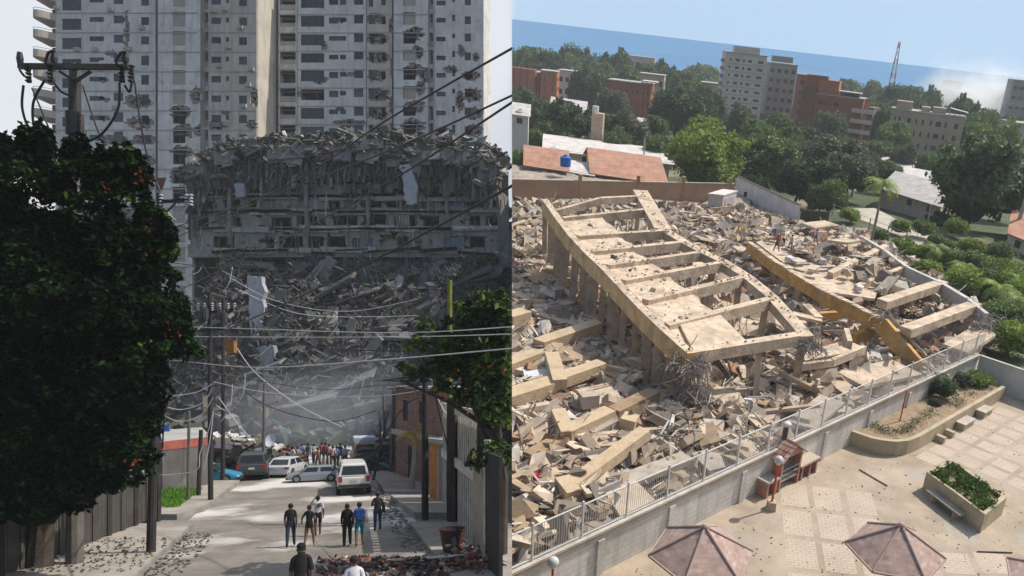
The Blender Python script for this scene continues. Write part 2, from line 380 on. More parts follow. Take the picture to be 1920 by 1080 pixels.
def make_bush(R_=1., H_=1., seed=1, n=900, size=.12, m=None, name='bush'):
    random.seed(seed); lb = [((rnd(-.4, .4)*R_, rnd(-.4, .4)*R_, H_*rnd(.35, .6)), (R_*rnd(.45, .65), R_*rnd(.45, .65), H_*rnd(.35, .5))) for _ in range(5)]
    mb = MB(); core(mb, lb, .6); leaves(mb, lb, n, size); return mb.build(name, m or M_LEAF)
# ================================================================ FRAME L : the street and the quake-hit towers
CUR[0] = 'L'; random.seed(5)
M_PLA = mat('plaster_pale', (.57, .565, .54), var=.25, scale=.35, streak=.25, stain=(.9, (.28, .27, .25), .58, .85), bump=.15, bscale=3)
M_BRICKW = mat('brown_infill', (.24, .205, .18), var=.5, scale=1.5)
M_SLABC = mat('bare_concrete', (.34, .33, .31), var=.3, scale=.8)
M_GLASS = mat('dark_glass', (.035, .045, .055), rough=.3, var=.5, scale=.5, spec=.4, rnd=.75)
M_FRAME = mat('window_frame', (.12, .12, .12), rough=.6)
M_WARM = mat('plaster_warm', (.47, .43, .37), var=.2, scale=.4, streak=.3)
M_PANEL = mat('beige_panel', (.36, .33, .29), var=.15, scale=.6)
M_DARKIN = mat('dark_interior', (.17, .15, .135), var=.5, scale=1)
def tower(root, D, x0, x1, ytop, ybot, cells, dmg, fl_px, y0, depth, wallmat=None, seed=1):
    """front wall at depth D from pixel columns x0..x1, window cells [(xa,xb,dy_top,dy_bot,kind)] repeated each floor"""
    res = .25; ppm = FPX/D; A = L(x0, ybot, D); W_ = (x1-x0)/ppm; H_ = (ybot-ytop)/ppm
    nx_ = int(round(W_/res)); nz_ = int(round(H_/res)); S = np.ones((nz_, nx_), bool); S2 = np.ones((nz_, nx_), bool)
    X = x0+(np.arange(nx_)+.5)*res*ppm; Y = ybot-(np.arange(nz_)+.5)*res*ppm
    wins = []
    nf = int((ybot-y0)/fl_px)+1; rs = random.Random(seed)
    for k in range(-3, nf):
        yy = y0+k*fl_px
        for (xa, xb, ta, tb, kd) in cells:
            mx_ = (X > xa) & (X < xb); my_ = (Y > yy+ta) & (Y < yy+tb)
            if not my_.any(): continue
            S[np.ix_(my_, mx_)] = False; S2[np.ix_(my_, mx_)] = False; wins.append((xa, xb, yy+ta, yy+tb, kd))
    # damage: plaster falls first (S), infill behind it opens in the middle (S2)
    XX, YY = np.meshgrid(X, Y)
    for (cx, cy, rx, ry, op) in dmg:
        nn = np.array([[fbm(a*.11, b*.16, cx)*.75 for a in X] for b in Y[(np.abs(Y-cy) < ry*2.2)]]) if True else 0
        rows = np.where(np.abs(Y-cy) < ry*2.2)[0]
        if len(rows) == 0: continue
        N2_ = np.array([[fbm(a*.16, b*.22, cx+5) for a in X] for b in Y[rows]])
        q = ((XX[rows]-cx)/rx)**2+((YY[rows]-cy)/ry)**2+nn*.9
        S[rows] &= ~(q < 1); S2[rows] &= ~((q < op*.5) & (N2_ > .0))
    for (xa, xb, ya, yb, kd) in wins: pass
    mb = MB(); mask_wall(mb, A, (1, 0, 0), (0, 1, 0), res, S, .18); mb.build('wall', wallmat or M_PLA, root)
    mb = MB(); mask_wall(mb, A+Vector((0, .19, 0)), (1, 0, 0), (0, 1, 0), res, S2, .2); mb.build('brick_infill', M_BRICKW, root)
    # side walls, back, slabs
    mb = MB(); x_a, x_b = A.x, A.x+nx_*res; z_a, z_b = A.z, A.z+nz_*res
    mb.bx(x_b-.25, x_b-.003, D+.4, D+depth, z_a, z_b); mb.bx(x_a+.003, x_a+.25, D+.4, D+depth, z_a, z_b); mb.bx(x_a, x_b, D+depth, D+depth+.25, z_a, z_b)
    mb.build('side_wall', wallmat or M_PLA, root)
    mb = MB()
    for k in range(-3, nf):
        z = CAMZ+(PY-(y0+k*fl_px+fl_px*.82))/FPX*D
        if z_a < z < z_b: mb.bx(x_a+.26, x_b-.26, D+.41, D+depth-.01, z-.2, z)
    for i in range(int(W_/5)): xx = x_a+2.5+i*5; mb.bx(xx, xx+.2, D+1.2, D+depth-.02, z_a, z_b)
    mb.build('floor_slabs', M_DARKIN, root)
    # windows: one mesh each
    cnt = 0
    for k in range(-1, nf):      # floor lines cast in the facade
        z = CAMZ+(PY-(y0+k*fl_px+fl_px*.72))/FPX*D
        if z_a < z < z_b and depth > 8 and y0+k*fl_px < 500: mb = MB(); mb.bx(x_a, x_b-rs.random()*.5, D-.05, D-.004, z, z+.16); mb.build('floor_line', M_SLABC, root)
    for (xa, xb, ya, yb, kd) in wins:
        if yb < -12 or cnt > 95 or yb > ybot: continue
        xm, ym = (xa+xb)/2, (ya+yb)/2
        broken = any(((xm-c[0])/c[2])**2+((ym-c[1])/c[3])**2 < 1.1 for c in dmg)
        p = L(xa, yb, D); q = L(xb, ya, D); o_ = (0, q.x-p.x, 0, q.z-p.z)
        if kd == 'w' and (not broken or rs.random() < .3):
            mb = MB(); pane(mb, p, (1, 0, 0), (0, 1, 0), o_, depth=.12, nm=2 if (xb-xa) < 25 else 4, col=(1, 1, 1)); wd = mb.build('window', [M_GLASS, M_FRAME], root); cnt += 1
        elif kd == 'p' and not broken:
            mb = MB(); mb.bx(p.x, q.x, D+.14, D+.24, p.z, q.z); mb.build('blind_panel', M_PANEL, root); cnt += 1
        elif kd == 'b':
            mb = MB(); mb.bx(p.x, q.x, D+1.3, D+1.4, p.z, q.z); mb.build('balcony_door', M_GLASS, root); cnt += 1
            if rs.random() < .85: mb = MB(); mb.bx(p.x, q.x, D+.02, D+.12, p.z, p.z+(q.z-p.z)*.38); mb.build('balcony_front', M_PANEL, root); cnt += 1
t = thing('apartment_tower', 'pale apartment tower with rounded balconies on its left edge, standing behind the dark street tree', 'apartment tower', L(280, 780, 124))
F1 = 36.6
tower(t, 124, 104, 291, -45, 800, [(115, 151, 0, 19, 'w'), (167, 185, -3, 6, 'w'), (187, 194, -3, 5, 'w'), (213, 230, -8, 8, 'w'), (265, 278, -4, 12, 'w')],
      [(258, 190, 26, 14, .8), (262, 230, 27, 12, .7), (268, 262, 24, 10, .7), (215, 262, 24, 11, .6), (237, 60, 5, 42, .3), (208, 100, 12, 6, .2), (265, 300, 28, 12, .7), (200, 345, 40, 14, .7), (262, 350, 24, 16, .8), (140, 400, 26, 10, .6), (240, 400, 30, 14, .7), (258, 440, 30, 12, .8), (195, 150, 9, 5, .4), (196, 186, 10, 5, .4), (197, 222, 10, 5, .4)], F1, 36, 9, seed=1)
tower(t, 123.4, 296, 375, -45, 800, [(323, 348, -14, 14, 'p')],
      [(338, 208, 20, 15, .9), (344, 245, 20, 15, .9), (368, 180, 12, 15, .8), (340, 285, 22, 13, .8), (373, 245, 10, 13, .7), (335, 330, 18, 14, .7), (340, 370, 14, 10, .7)], F1, 36, 9, seed=2)
tower(t, 124.6, 375, 393, -45, 800, [(377, 391, -12, 17, 'b')], [], F1, 36, 8, seed=3)
tower(t, 123.2, 393, 480, -45, 800, [(395, 415, -2, 8, 'w'), (422, 429, -4, 6, 'w'), (449, 463, -3, 12, 'w')],
      [(478, 182, 9, 18, .8), (471, 235, 10, 10, .5), (400, 238, 22, 10, .8), (424, 210, 9, 5, .4)], F1, 36, 14, wallmat=M_WARM, seed=4)
for i in range(26):
    tt_, x0_, x1_, D_, f_, y_ = (t, 108, 285, 124, 36.6, 36) if i < 13 else (t, 398, 475, 123.2, 36.6, 36)
    p = L(rnd(x0_, x1_), y_+f_*random.randint(-1, 7)+rnd(14, 22), D_); mb = MB(); mb.box((p.x, D_-.25, p.z), (.8, .4, .55)); mb.build('air_conditioner', M_PANEL, tt_)
# rounded balconies at the left edge
for k in range(-1, 9):
    yy = 27+k*F1*1.0
    a = L(88, yy+8, 124)
    mb = MB(); poly = [(a.x+1.35, 123.9)]+[(a.x+1.35-2.75*math.sin(u), 123.9-1.5*math.sin(u*2)) for u in np.linspace(.0, PI/2, 9)][1:]+[(a.x-1.4, 126.5), (a.x+1.35, 126.5)]
    zc = a.z; mb.prism(poly, zc-.35, zc-.1); mb.prism([(p[0], p[1]) for p in poly], zc-.1+.002, zc+.75)
    mb.build('balcony', M_PANEL, t)
    mb = MB()
    for p, q in zip(poly, poly[1:-2]): mb.tube([(p[0], p[1], zc+1.05), (q[0], q[1], zc+1.05)], .035, 5)
    mb.bx(a.x-1.2, a.x+1.34, 126.52, 126.6, zc+.8, zc+2.6); mb.build('balcony_glazing', M_GLASS, t)
t2 = thing('apartment_tower', 'badly cracked apartment tower rising behind the heap, right of the narrow sunlit gap', 'apartment tower', L(700, 780, 128))
F2 = 34.4
tower(t2, 128.6, 522, 557, -45, 800, [(524, 554, -10, 14, 'b')], [], F2, 38, 9, seed=5)
tower(t2, 128, 558, 686, -45, 800, [(565, 608, -8, 12, 'w'), (617, 635, -5, 5, 'w'), (638, 648, -5, 4, 'w'), (664, 682, -10, 6, 'w')],
      [(600, 150, 14, 8, .6), (572, 175, 18, 7, .5), (640, 72, 9, 5, .4), (642, 38, 9, 5, .4), (637, 205, 9, 5, .4), (607, 86, 6, 9, .3), (660, 140, 12, 5, .3), (655, 232, 30, 8, .5)], F2, 38, 9, seed=6)
tower(t2, 127.7, 688, 736, -45, 800, [(692, 700, -10, 8, 'w'), (714, 724, -8, 6, 'w')],
      [(703, 35, 16, 10, .8), (708, 72, 20, 12, .9), (710, 108, 20, 11, .9), (708, 142, 18, 11, .9), (710, 178, 20, 13, .9), (709, 214, 20, 12, .9), (712, 248, 20, 11, .9), (734, 50, 6, 14, .8), (736, 125, 5, 18, .8), (735, 195, 5, 16, .8), (737, 235, 5, 14, .8)], F2, 38, 9, wallmat=M_WARM, seed=7)
tower(t2, 127.4, 738, 803, -45, 800, [(757, 779, -14, 8, 'p')],
      [(778, 62, 16, 13, .9), (782, 98, 12, 14, .9), (776, 130, 16, 13, .9), (798, 140, 11, 16, .9), (788, 165, 10, 13, .8), (778, 200, 20, 12, .8), (775, 236, 22, 13, .9), (790, 270, 14, 10, .7)], F2, 38, 9, seed=8)
tower(t2, 127.9, 803, 815, -45, 800, [(804, 813, -12, 14, 'b')], [], F2, 38, 8, seed=9)
tower(t2, 127.2, 815, 905, -45, 800, [(817, 837, -4, 5, 'w'), (846, 852, -10, 0, 'w'), (871, 882, -8, 6, 'w')],
      [(865, 95, 7, 12, .6), (893, 108, 6, 9, 1.), (884, 142, 17, 9, .8), (886, 178, 18, 13, .9), (888, 213, 18, 12, 1.), (888, 245, 16, 12, .9), (845, 130, 14, 7, .6), (862, 190, 8, 20, .7), (835, 250, 18, 12, .8), (886, 276, 14, 8, .8)], F2, 38, 4, seed=10)
t3 = thing('apartment_block', 'distant cracked block glimpsed in the narrow gap between the two towers', 'apartment building', L(505, 700, 150))
tower(t3, 150, 468, 545, -45, 700, [(489, 495, -6, 5, 'w'), (502, 508, -6, 5, 'w')], [(506, 130, 5, 40, .6), (510, 200, 8, 30, .7), (500, 80, 4, 25, .4)], 24.5, 40, 9, wallmat=M_WARM, seed=12)
# ---------------------------------------------------------------- ground of the street
M_ROAD = mat('dusty_asphalt', (.20, .18, .155), rough=.72, var=.4, scale=.5, stain=(.16, (.52, .50, .47), .52, .62), bump=.8, bscale=6)
M_WALK = mat('pavement_concrete', (.30, .27, .235), var=.3, scale=.9, bump=.4, bscale=9, stain=(.7, (.22, .2, .18), .62, .75))
M_DIRT = mat('dusty_ground', (.2, .19, .17), var=.4, scale=.3, bump=.5, bscale=4)
M_KERB = mat('kerb_concrete', (.25, .24, .22), var=.35, scale=1)
M_CH = mat('rubble_pieces', attr=True, var=.3, scale=1.5, rough=.9)
def hz(y): return 0 if y > 26 else min(1.25, (26-y)*.15)
def strip(name, xl, xr, ys, z, m, side=None):
    mb = MB(); V = []
    for y in ys: V += [(xl(y), y, z+hz(y)), (xr(y), y, z+hz(y))]
    mb.add(V, [(2*i, 2*i+1, 2*i+3, 2*i+2) for i in range(len(ys)-1)])
    return tag(mb.build(name, m), kind='structure')
ys = [8, 14, 17, 18, 20, 23, 26, 30, 40, 60, 80, 100, 140, 220, 400]
strip('ground', lambda y: -y*1.1-60, lambda y: 12, ys, -.02, M_DIRT)
KL = lambda y: -18.9-.43*(y-27.4); KR = lambda y: -10.3-.49*(y-31.2)
strip('street', lambda y: KL(min(y, 54))-.6 if y < 55 else -.46*y-13, lambda y: KR(min(y, 62))+.5 if y < 62 else -.46*y+9, [8, 14, 17, 18, 20, 23, 26, 30, 36, 42, 48, 54, 60, 66, 75, 90], .004, M_ROAD)
def walk(name, poly, h, label=None):
    mb = MB(); n = len(poly); cx = sum(p[0] for p in poly)/n; cy = sum(p[1] for p in poly)/n
    mb.prism([(cx+(p[0]-cx)*.985, cy+(p[1]-cy)*.985) for p in poly], 0.0, h+.004, mi=0); mb.prism(poly, -.05, h-.004, mi=1)
    return tag(mb.build(name, [M_WALK, M_KERB]), kind='structure')
walk('sidewalk', [(-30, 8), (KL(8)-.2, 8), (KL(26), 26), (KL(36.5), 36.5), (-30, 36.5)], .2)
walk('sidewalk', [(-35, 38.6), (KL(38.6)-1.2, 38.6), (KL(41)-.3, 41), (KL(52), 52), (-40, 52)], .26)
walk('sidewalk', [(KR(16), 16), (-2, 16), (-8.4, 37), (KR(37), 37)], .2)
walk('sidewalk', [(KR(39)+.5, 39), (KR(38)+4.2, 38.4), (KR(45)+4, 45), (KR(45), 45)], .3)
walk('sidewalk', [(KR(47)-.1, 47), (KR(47)+3.2, 47), (KR(60)+3, 60), (KR(60), 60)], .22)
# grass on the verge
mb = MB(); rs = np.random.RandomState(3)
for i in range(9000):
    y = 40.6+rs.rand()*6.5; x = KL(y)-1.6-rs.rand()*6.5; h = .12+.28*rs.rand()*(1 if fbm(x*.5, y*.5) > -.2 else .3); a = rs.rand()*6.28; t_ = rs.rand()
    mb.add([(x, y, .25), (x+.07*math.cos(a), y+.07*math.sin(a), .25), (x+rs.normal()*.08, y+rs.normal()*.08, .25+h)], [(0, 1, 2)], (t_, t_, t_))
tag(mb.build('grass', leafmat('grass_blade', (.05, .12, .015), (.1, .24, .02), (.2, .38, .04), rnd=0)), kind='stuff')
# ---------------------------------------------------------------- rubble slope below the ruined block
RY0, RY1 = 84., 101.
def rub_h(x, y):
    px = PX+x/y*FPX; k = (y-RY0)/(RY1-RY0); base = 22.*max(0, min(1, k))**.92
    base += 2.0*fbm(x*.16, y*.16)*min(1, max(0, k)*3)+.8*fbm(x*.5, y*.5, 3)
    if px < 420: base *= max(.35, 1-(420-px)/160)
    if px > 930: base *= .9
    return max(base, -.3) if k > 0 else -.3
mb = MB(); nx_, ny_ = 120, 60; V = []; Cc = []
for j in range(ny_+1):
    for i in range(nx_+1):
        y = RY0-1+(RY1-RY0+3)*j/ny_; x = (-.75+.56*i/nx_)*y; V.append((x+rnd(-.2, .2), y+rnd(-.2, .2), rub_h(x, y)))
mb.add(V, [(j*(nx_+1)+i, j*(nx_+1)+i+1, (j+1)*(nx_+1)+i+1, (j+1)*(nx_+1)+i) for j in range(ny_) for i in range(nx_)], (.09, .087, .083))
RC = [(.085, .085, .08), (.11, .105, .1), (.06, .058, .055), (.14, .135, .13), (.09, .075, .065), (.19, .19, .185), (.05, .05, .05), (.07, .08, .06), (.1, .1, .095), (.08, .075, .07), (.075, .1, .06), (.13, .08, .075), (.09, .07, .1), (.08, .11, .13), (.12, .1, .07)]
for i in range(24000):
    y = rnd(RY0-1, RY1-.5); x = rnd(-.72, -.2)*y; s_ = min(1.9, .12*random.paretovariate(1.5)); z = rub_h(x, y)
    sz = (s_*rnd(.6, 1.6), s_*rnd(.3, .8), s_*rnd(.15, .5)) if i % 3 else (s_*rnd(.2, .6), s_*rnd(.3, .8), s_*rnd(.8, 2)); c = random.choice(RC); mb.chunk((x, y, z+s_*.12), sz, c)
for i in range(2600):       # splintered beams and hanging re-bar, mostly steep
    y = rnd(RY0+4, RY1-1); x = rnd(-.7, -.22)*y; z = rub_h(x, y); d = Vector((rnd(-.5, .5), rnd(-.9, .1), rnd(-1, .6))).normalized()*rnd(.6, 2.6)
    p = Vector((x, y-.5, z+rnd(0, .6))); mb.beam(p, p+d, rnd(.04, .2), rnd(.04, .16), col=random.choice(RC), jit=.3)
for i in range(150):       # sheets of broken floor lying in layers down the face
    y = rnd(RY0+1, RY1-1.5); x = rnd(-.62, -.24)*y; z = rub_h(x, y); ln = rnd(2, 7); an = random.gauss(0, .28); d = Vector((math.cos(an), rnd(-.15, .15), math.sin(an)))*ln; c_ = rnd(.07, .17)
    mb.beam((x, y-.2, z+.2), Vector((x, y-.2, z+.2))+d, rnd(1, 2.6), rnd(.18, .35), up=(0, -.45, .9), col=(c_, c_*.98, c_*.95), jit=.12)
for i in range(60):        # slabs left leaning almost on end
    y = rnd(RY0+1, RY1-2); x = rnd(-.62, -.24)*y; z = rub_h(x, y); d = Vector((rnd(.1, .7), rnd(-.1, .3), 1)).normalized()*rnd(1.5, 4.2); c_ = rnd(.10, .2)
    mb.beam((x, y, z-.4), Vector((x, y, z-.4))+d, rnd(.5, 1.4), rnd(.15, .3), up=(0, 1, 0), col=(c_, c_*.97, c_*.95), jit=.12)
tag(mb.build('rubble', M_CH), kind='stuff')
# the crushed block: rubble-topped, four squashed storeys still legible
D = 100.
t = thing('collapsed_building', 'collapsed grey apartment block with crushed storeys and a heap of wreckage on its broken roof', 'collapsed building', L(640, 640, D))
ppm = FPX/D; res = .2; xa, xb, yt, yb = 352, 938, 262, 482
A = L(xa, yb, D); nx_ = int((xb-xa)/ppm/res); nz_ = int((yb-yt)/ppm/res); X = xa+(np.arange(nx_)+.5)*res*ppm; Y = yb-(np.arange(nz_)+.5)*res*ppm
S = np.ones((nz_, nx_), bool); S2 = S.copy(); random.seed(11); wn = []
def top_y(x): return 268+26*((x-640)/300)**2+(34*max(0, (400-x)/50))+14*max(0, (x-900)/30)+7*fbm(x*.03, 3)
bands = [(350, 365, 'a'), (374, 392, 'b'), (403, 424, 'c'), (443, 466, 'd')]
for (b0, b1, kd) in bands:
    x = xa+8
    while x < xb-12:
        w_ = random.choice([14, 22, 30, 38, 46]); o0 = b0+rnd(-1, 3); o1 = b1-rnd(-1, 4); g = rnd(4, 16)
        if random.random() < .86:
            mm_ = np.ix_((Y > o0) & (Y < o1), (X > x) & (X < x+w_)); S[mm_] = False; S2[mm_] = False; wn.append((x, x+w_, o0, o1))
        x += w_+g
XX, YY = np.meshgrid(X, Y); NN = np.array([[fbm(a*.045, b*.07, 1.7) for a in X] for b in Y]); N2 = np.array([[fbm(a*.09, b*.16, 9.1) for a in X] for b in Y])
TY = np.array([top_y(a) for a in X]); S &= YY > TY[None, :]; S2 &= YY > TY[None, :]+2
S &= ~((NN > .42) & (YY < 470)); S2 &= ~((NN > .62)); S2 &= ~((N2 > .5) & (YY < 350)); S &= ~((N2 > .35) & (YY < 345)); S[:, :] &= ~((NN < -.75))
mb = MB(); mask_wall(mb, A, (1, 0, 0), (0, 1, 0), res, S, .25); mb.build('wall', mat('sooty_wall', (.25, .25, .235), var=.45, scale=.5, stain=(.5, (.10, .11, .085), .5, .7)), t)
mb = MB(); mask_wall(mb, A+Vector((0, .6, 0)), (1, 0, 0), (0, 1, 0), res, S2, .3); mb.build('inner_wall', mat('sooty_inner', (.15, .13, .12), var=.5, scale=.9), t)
x_a, x_b = A.x, A.x+nx_*res
mb = MB(); mb.bx(x_a+.1, x_b-.1, D+5, D+5.3, 5, A.z+nz_*res-2.6); mb.bx(x_a, x_a+.3, D+.92, D+5, 5, A.z+9); mb.bx(x_b-.3, x_b, D+.92, D+5, 5, A.z+8.5); mb.build('back_wall', M_DARKIN, t)
for yy, brk in ((368, 0), (397, 0), (430, 0), (470, 1), (340, 1), (310, 1)):
    z = L(0, yy, D).z; mb = MB(); x = x_a
    while x < x_b-.5:
        w_ = min(rnd(2.5, 7), x_b-x); dz = rnd(-.12, .12)-(.25*random.random() if brk else 0)
        if random.random() < (.93 if not brk else .75): mb.beam((x, D+2.0, z+dz), (x+w_-.03, D+2.0, z+dz+rnd(-.12, .12)*(1+2*brk)), 5.4-rnd(0, .7), rnd(.2, .4), col=random.choice([(.3, .3, .29), (.24, .24, .235), (.36, .36, .355)]))
        x += w_
        if mb.v: mb.build('floor_slab', M_CH, t)
for (x0_, x1_, o0, o1) in wn:
    if random.random() < .45:
        mb = MB(); p = L(x0_, o1, D); q = L(x1_, o0, D); pane(mb, p, (1, 0, 0), (0, 1, 0), (0, q.x-p.x, 0, q.z-p.z), depth=.3, nm=random.choice([1, 2, 3])); mb.build('window', [random.choice([M_GLASS, M_GLASS, M_DARKIN, mat('window_bluish', (.12, .17, .24), rough=.3)]), mat('pale_frame', (.35, .36, .36))], t)
# wreckage heaped over the roof
mb = MB(); V = []; nx_, ny_ = 110, 8
for j in range(ny_+1):
    for i in range(nx_+1):
        px = 350+590*i/nx_; y = D-.9+8*j/ny_; x = (px-PX)/FPX*D; hb = L(0, top_y(px), D).z; k = j/ny_
        V.append((x, y, hb-2.2*(1-k)**2*(1 if j == 0 else .6)+1.9*k*(1+.7*fbm(x*.3, y*.3))+rnd(-.3, .3)))
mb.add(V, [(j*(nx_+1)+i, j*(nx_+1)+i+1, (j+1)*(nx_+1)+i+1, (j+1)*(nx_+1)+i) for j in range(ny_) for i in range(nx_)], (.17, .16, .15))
for i in range(7500):
    px = rnd(345, 942); y = D+rnd(-1.5, 5); x = (px-PX)/FPX*D; hb = L(0, top_y(px), D).z+max(0, (y-D))*.35; s_ = min(1.1, .1*random.paretovariate(1.6))
    z = hb+rnd(-.8, 1.2) if y > D else hb-rnd(0, 5)*random.random()
    mb.chunk((x, y, z), (s_*rnd(.8, 2.2), s_*rnd(.4, 1), s_*rnd(.1, .4)), random.choice(RC+[(.45, .45, .46), (.3, .26, .22)]))
for i in range(46):       # roof sheets folded down over the edge
    px = rnd(352, 930); p = L(px, top_y(px)+rnd(-2, 12), D+.3); w_ = rnd(1, 3.4); c_ = rnd(.09, .22); q = p+Vector((rnd(-.5, .5), -1.3, -rnd(.1, .6))); r_ = q+Vector((rnd(-.6, .6), -rnd(.1, .5), -rnd(.6, 2.4)))
    mb.beam(p+Vector((0, 1.4, .3)), q, w_, .16, up=(0, .3, 1), col=(c_, c_, c_*.97), jit=.08); mb.beam(q, r_, w_*rnd(.7, 1), .14, up=(0, -1, .2), col=(c_, c_, c_*.97), jit=.12)
mb.build('roof_wreckage', M_CH, t)
mb = MB()
for i in range(520):      # dangling mesh, cables and creepers over the face
    px = rnd(352, 936); py = rnd(275, 470); ln = rnd(.6, 4.5)*random.random()+.4; p = L(px, py, D-.25-rnd(0, .5))
    g_ = random.random(); c = (.10, .13, .07) if g_ < .4 else ((.12, .115, .11) if g_ < .88 else (.34, .34, .34))
    mb.tube([p, p+Vector((rnd(-.15, .15), rnd(-.1, .1), -ln*.5)), p+Vector((rnd(-.4, .4), rnd(-.1, .1), -ln))], rnd(.02, .06), 3, col=c, cap=False)
mb.build('hanging_debris', M_CH, t)
for i in range(6):
    mb = MB(); p = L([355, 432, 575, 690, 838, 925][i], [300, 352, 330, 368, 318, 310][i], D-.35); q_ = Vector((p.x+rnd(-1.1, 1.1), p.y, rnd(22.5, 25.5))); m_ = p.lerp(q_, .5)+Vector((rnd(-.35, .35), 0, 0)); mb.beam(p, m_, .42, .42, col=(.17, .165, .155), jit=.25); mb.beam(m_+(p-m_).normalized()*.15, q_, .38, .4, col=(.15, .145, .14), jit=.3); mb.build('cracked_column', M_CH, t)
mb = MB()
for i in range(800):      # drooping strips of torn facade
    px = rnd(350, 940); py = rnd(270, 328); p = L(px, py+max(0, top_y(px)-262), D-.3-rnd(0, .7)); ln = rnd(.3, 2.2); w_ = rnd(.06, .4)
    mb.beam(p, p+Vector((rnd(-.3, .3), rnd(-.3, .1), -ln)), w_, rnd(.04, .15), col=random.choice(RC+[(.16, .14, .12), (.2, .19, .18)]), jit=.3)
mb.build('torn_facade', M_CH, t)
for x0_, x1_, y_, c_ in ((470, 800, 397, .3), (400, 640, 430, .26), (560, 934, 428, .34), (400, 520, 470, .36), (520, 786, 468, .28), (800, 934, 470, .24), (380, 560, 366, .22), (600, 930, 372, .22)):
    x = x0_
    while x < x1_:
        e = min(x1_, x+rnd(30, 110)); a_, b_ = L(x, y_+rnd(-2, 2), D-.2), L(e-1.5, y_+rnd(-2, 3), D-.2); mb = MB(); mb.beam(a_, b_, .25, rnd(.45, .8), col=(c_, c_, c_*.97), jit=.06); mb.build('parapet', M_CH, t); x = e
# pieces that stand out in the slope, each a thing of its own
def slope_D(px, py):
    d_ = 80.
    while d_ < 101:
        p = L(px, py, d_)
        if p.z < rub_h(p.x, p.y)+.1: return d_
        d_ += .25
    return 99.
def slabpiece(pts, D, th, label, name='concrete_slab', col=(.3, .3, .3), cat='slab', tilt=0.):
    pts = [r_ for a_, b_ in zip(pts, pts[1:]+pts[:1]) for r_ in ([a_]+[(a_[0]+(b_[0]-a_[0])*u+random.gauss(0, 1.6), a_[1]+(b_[1]-a_[1])*u+random.gauss(0, 1.2)) for u in (.2, .4, .6, .8)])]
    cy_ = max(q[1] for q in pts); cx_ = sum(q[0] for q in pts)/len(pts)
    if D < 97: D = slope_D(cx_, cy_-3)-.2; tilt = .35
    if D < 97 and name != 'concrete_slab': D -= .6; tilt = 0
    elif D < 97: pts = [(x+rnd(-2, 2), y+rnd(-2, 2)) for x, y in pts]; P0 = L(cx_, cy_, D); P_ = [L(x, y, D) for x, y in pts]; P_ = [Vector((p.x, p.y+(p.z-P0.z)*.45, p.z)) for p in P_]; mb = MB(); mb.slab(P_, th, col=col, dn=(0, .9, -.4)); o_ = mb.build(name, M_CH, origin=P_[0]); return tag(o_, label, cat)
    P_ = [L(x, y, D+(tilt*(PY-y)/FPX*D)) for x, y in pts]; mb = MB(); mb.slab(P_, th, col=col, dn=(0, 1, 0)); o_ = mb.build(name, M_CH, origin=P_[0]); return tag(o_, label, cat)
slabpiece([(464, 516), (490, 518), (494, 592), (489, 634), (470, 634), (467, 580)], 88, .8, 'tall pale column fragment standing upright left of centre in the rubble slope', 'column_fragment', (.34, .36, .39), 'column fragment')
slabpiece([(750, 308), (768, 306), (781, 345), (780, 381), (760, 385), (757, 350)], 98.6, .5, 'pale strip of wall hanging down from the wrecked roof near the right', 'hanging_wall_strip', (.33, .35, .4), 'wall fragment')
slabpiece([(440, 344), (456, 343), (457, 368), (443, 370)], 98.6, .5, 'small pale wall strip hanging at the left end of the crushed storeys', 'hanging_wall_strip', (.25, .28, .32), 'wall fragment')
slabpiece([(487, 650), (512, 648), (516, 698), (490, 699)], 82, .8, 'pale broken block low in the rubble under the upright column', 'concrete_block', (.24, .25, .27), 'concrete block')
SP = [([(716, 540), (733, 507), (745, 512), (722, 585), (712, 590)], 90, 'steeply leaning slab in the middle of the rubble slope'), ([(770, 527), (830, 494), (836, 502), (775, 540)], 93, 'long slab sloping up to the right under the crushed storeys'),
      ([(776, 545), (835, 535), (838, 543), (780, 558)], 91, 'flat layered slab lying just below the long sloping one'), ([(784, 600), (812, 556), (830, 560), (800, 612)], 88, 'wide tilted slab left of the green post'),
      ([(716, 520), (740, 478), (746, 484), (726, 540)], 95, 'narrow slab leaning right below the middle storeys'), ([(805, 505), (812, 492), (822, 515), (815, 528)], 93, 'short upright slab stump near the right of the slope'),
      ([(600, 590), (616, 580), (632, 640), (612, 645)], 85, 'slab standing on end low in the middle of the slope'), ([(660, 640), (742, 622), (744, 630), (664, 652)], 84, 'thin slab lying almost flat above the dusty hollow'),
      ([(550, 500), (600, 494), (602, 500), (554, 508)], 95, 'thin flat slab jutting out near the top left of the slope'), ([(395, 520), (436, 505), (440, 512), (400, 530)], 94, 'tilted slab at the upper left behind the leaning wires')]
for pts, d_, lb_ in SP: slabpiece(pts, d_, .5, lb_, col=random.choice([(.27, .26, .26), (.3, .29, .29), (.24, .23, .23)]))
# black cave-like opening
mb = MB(); P_ = [L(510, 585, 84), L(615, 582, 84), L(612, 650, 84), L(515, 655, 84)]
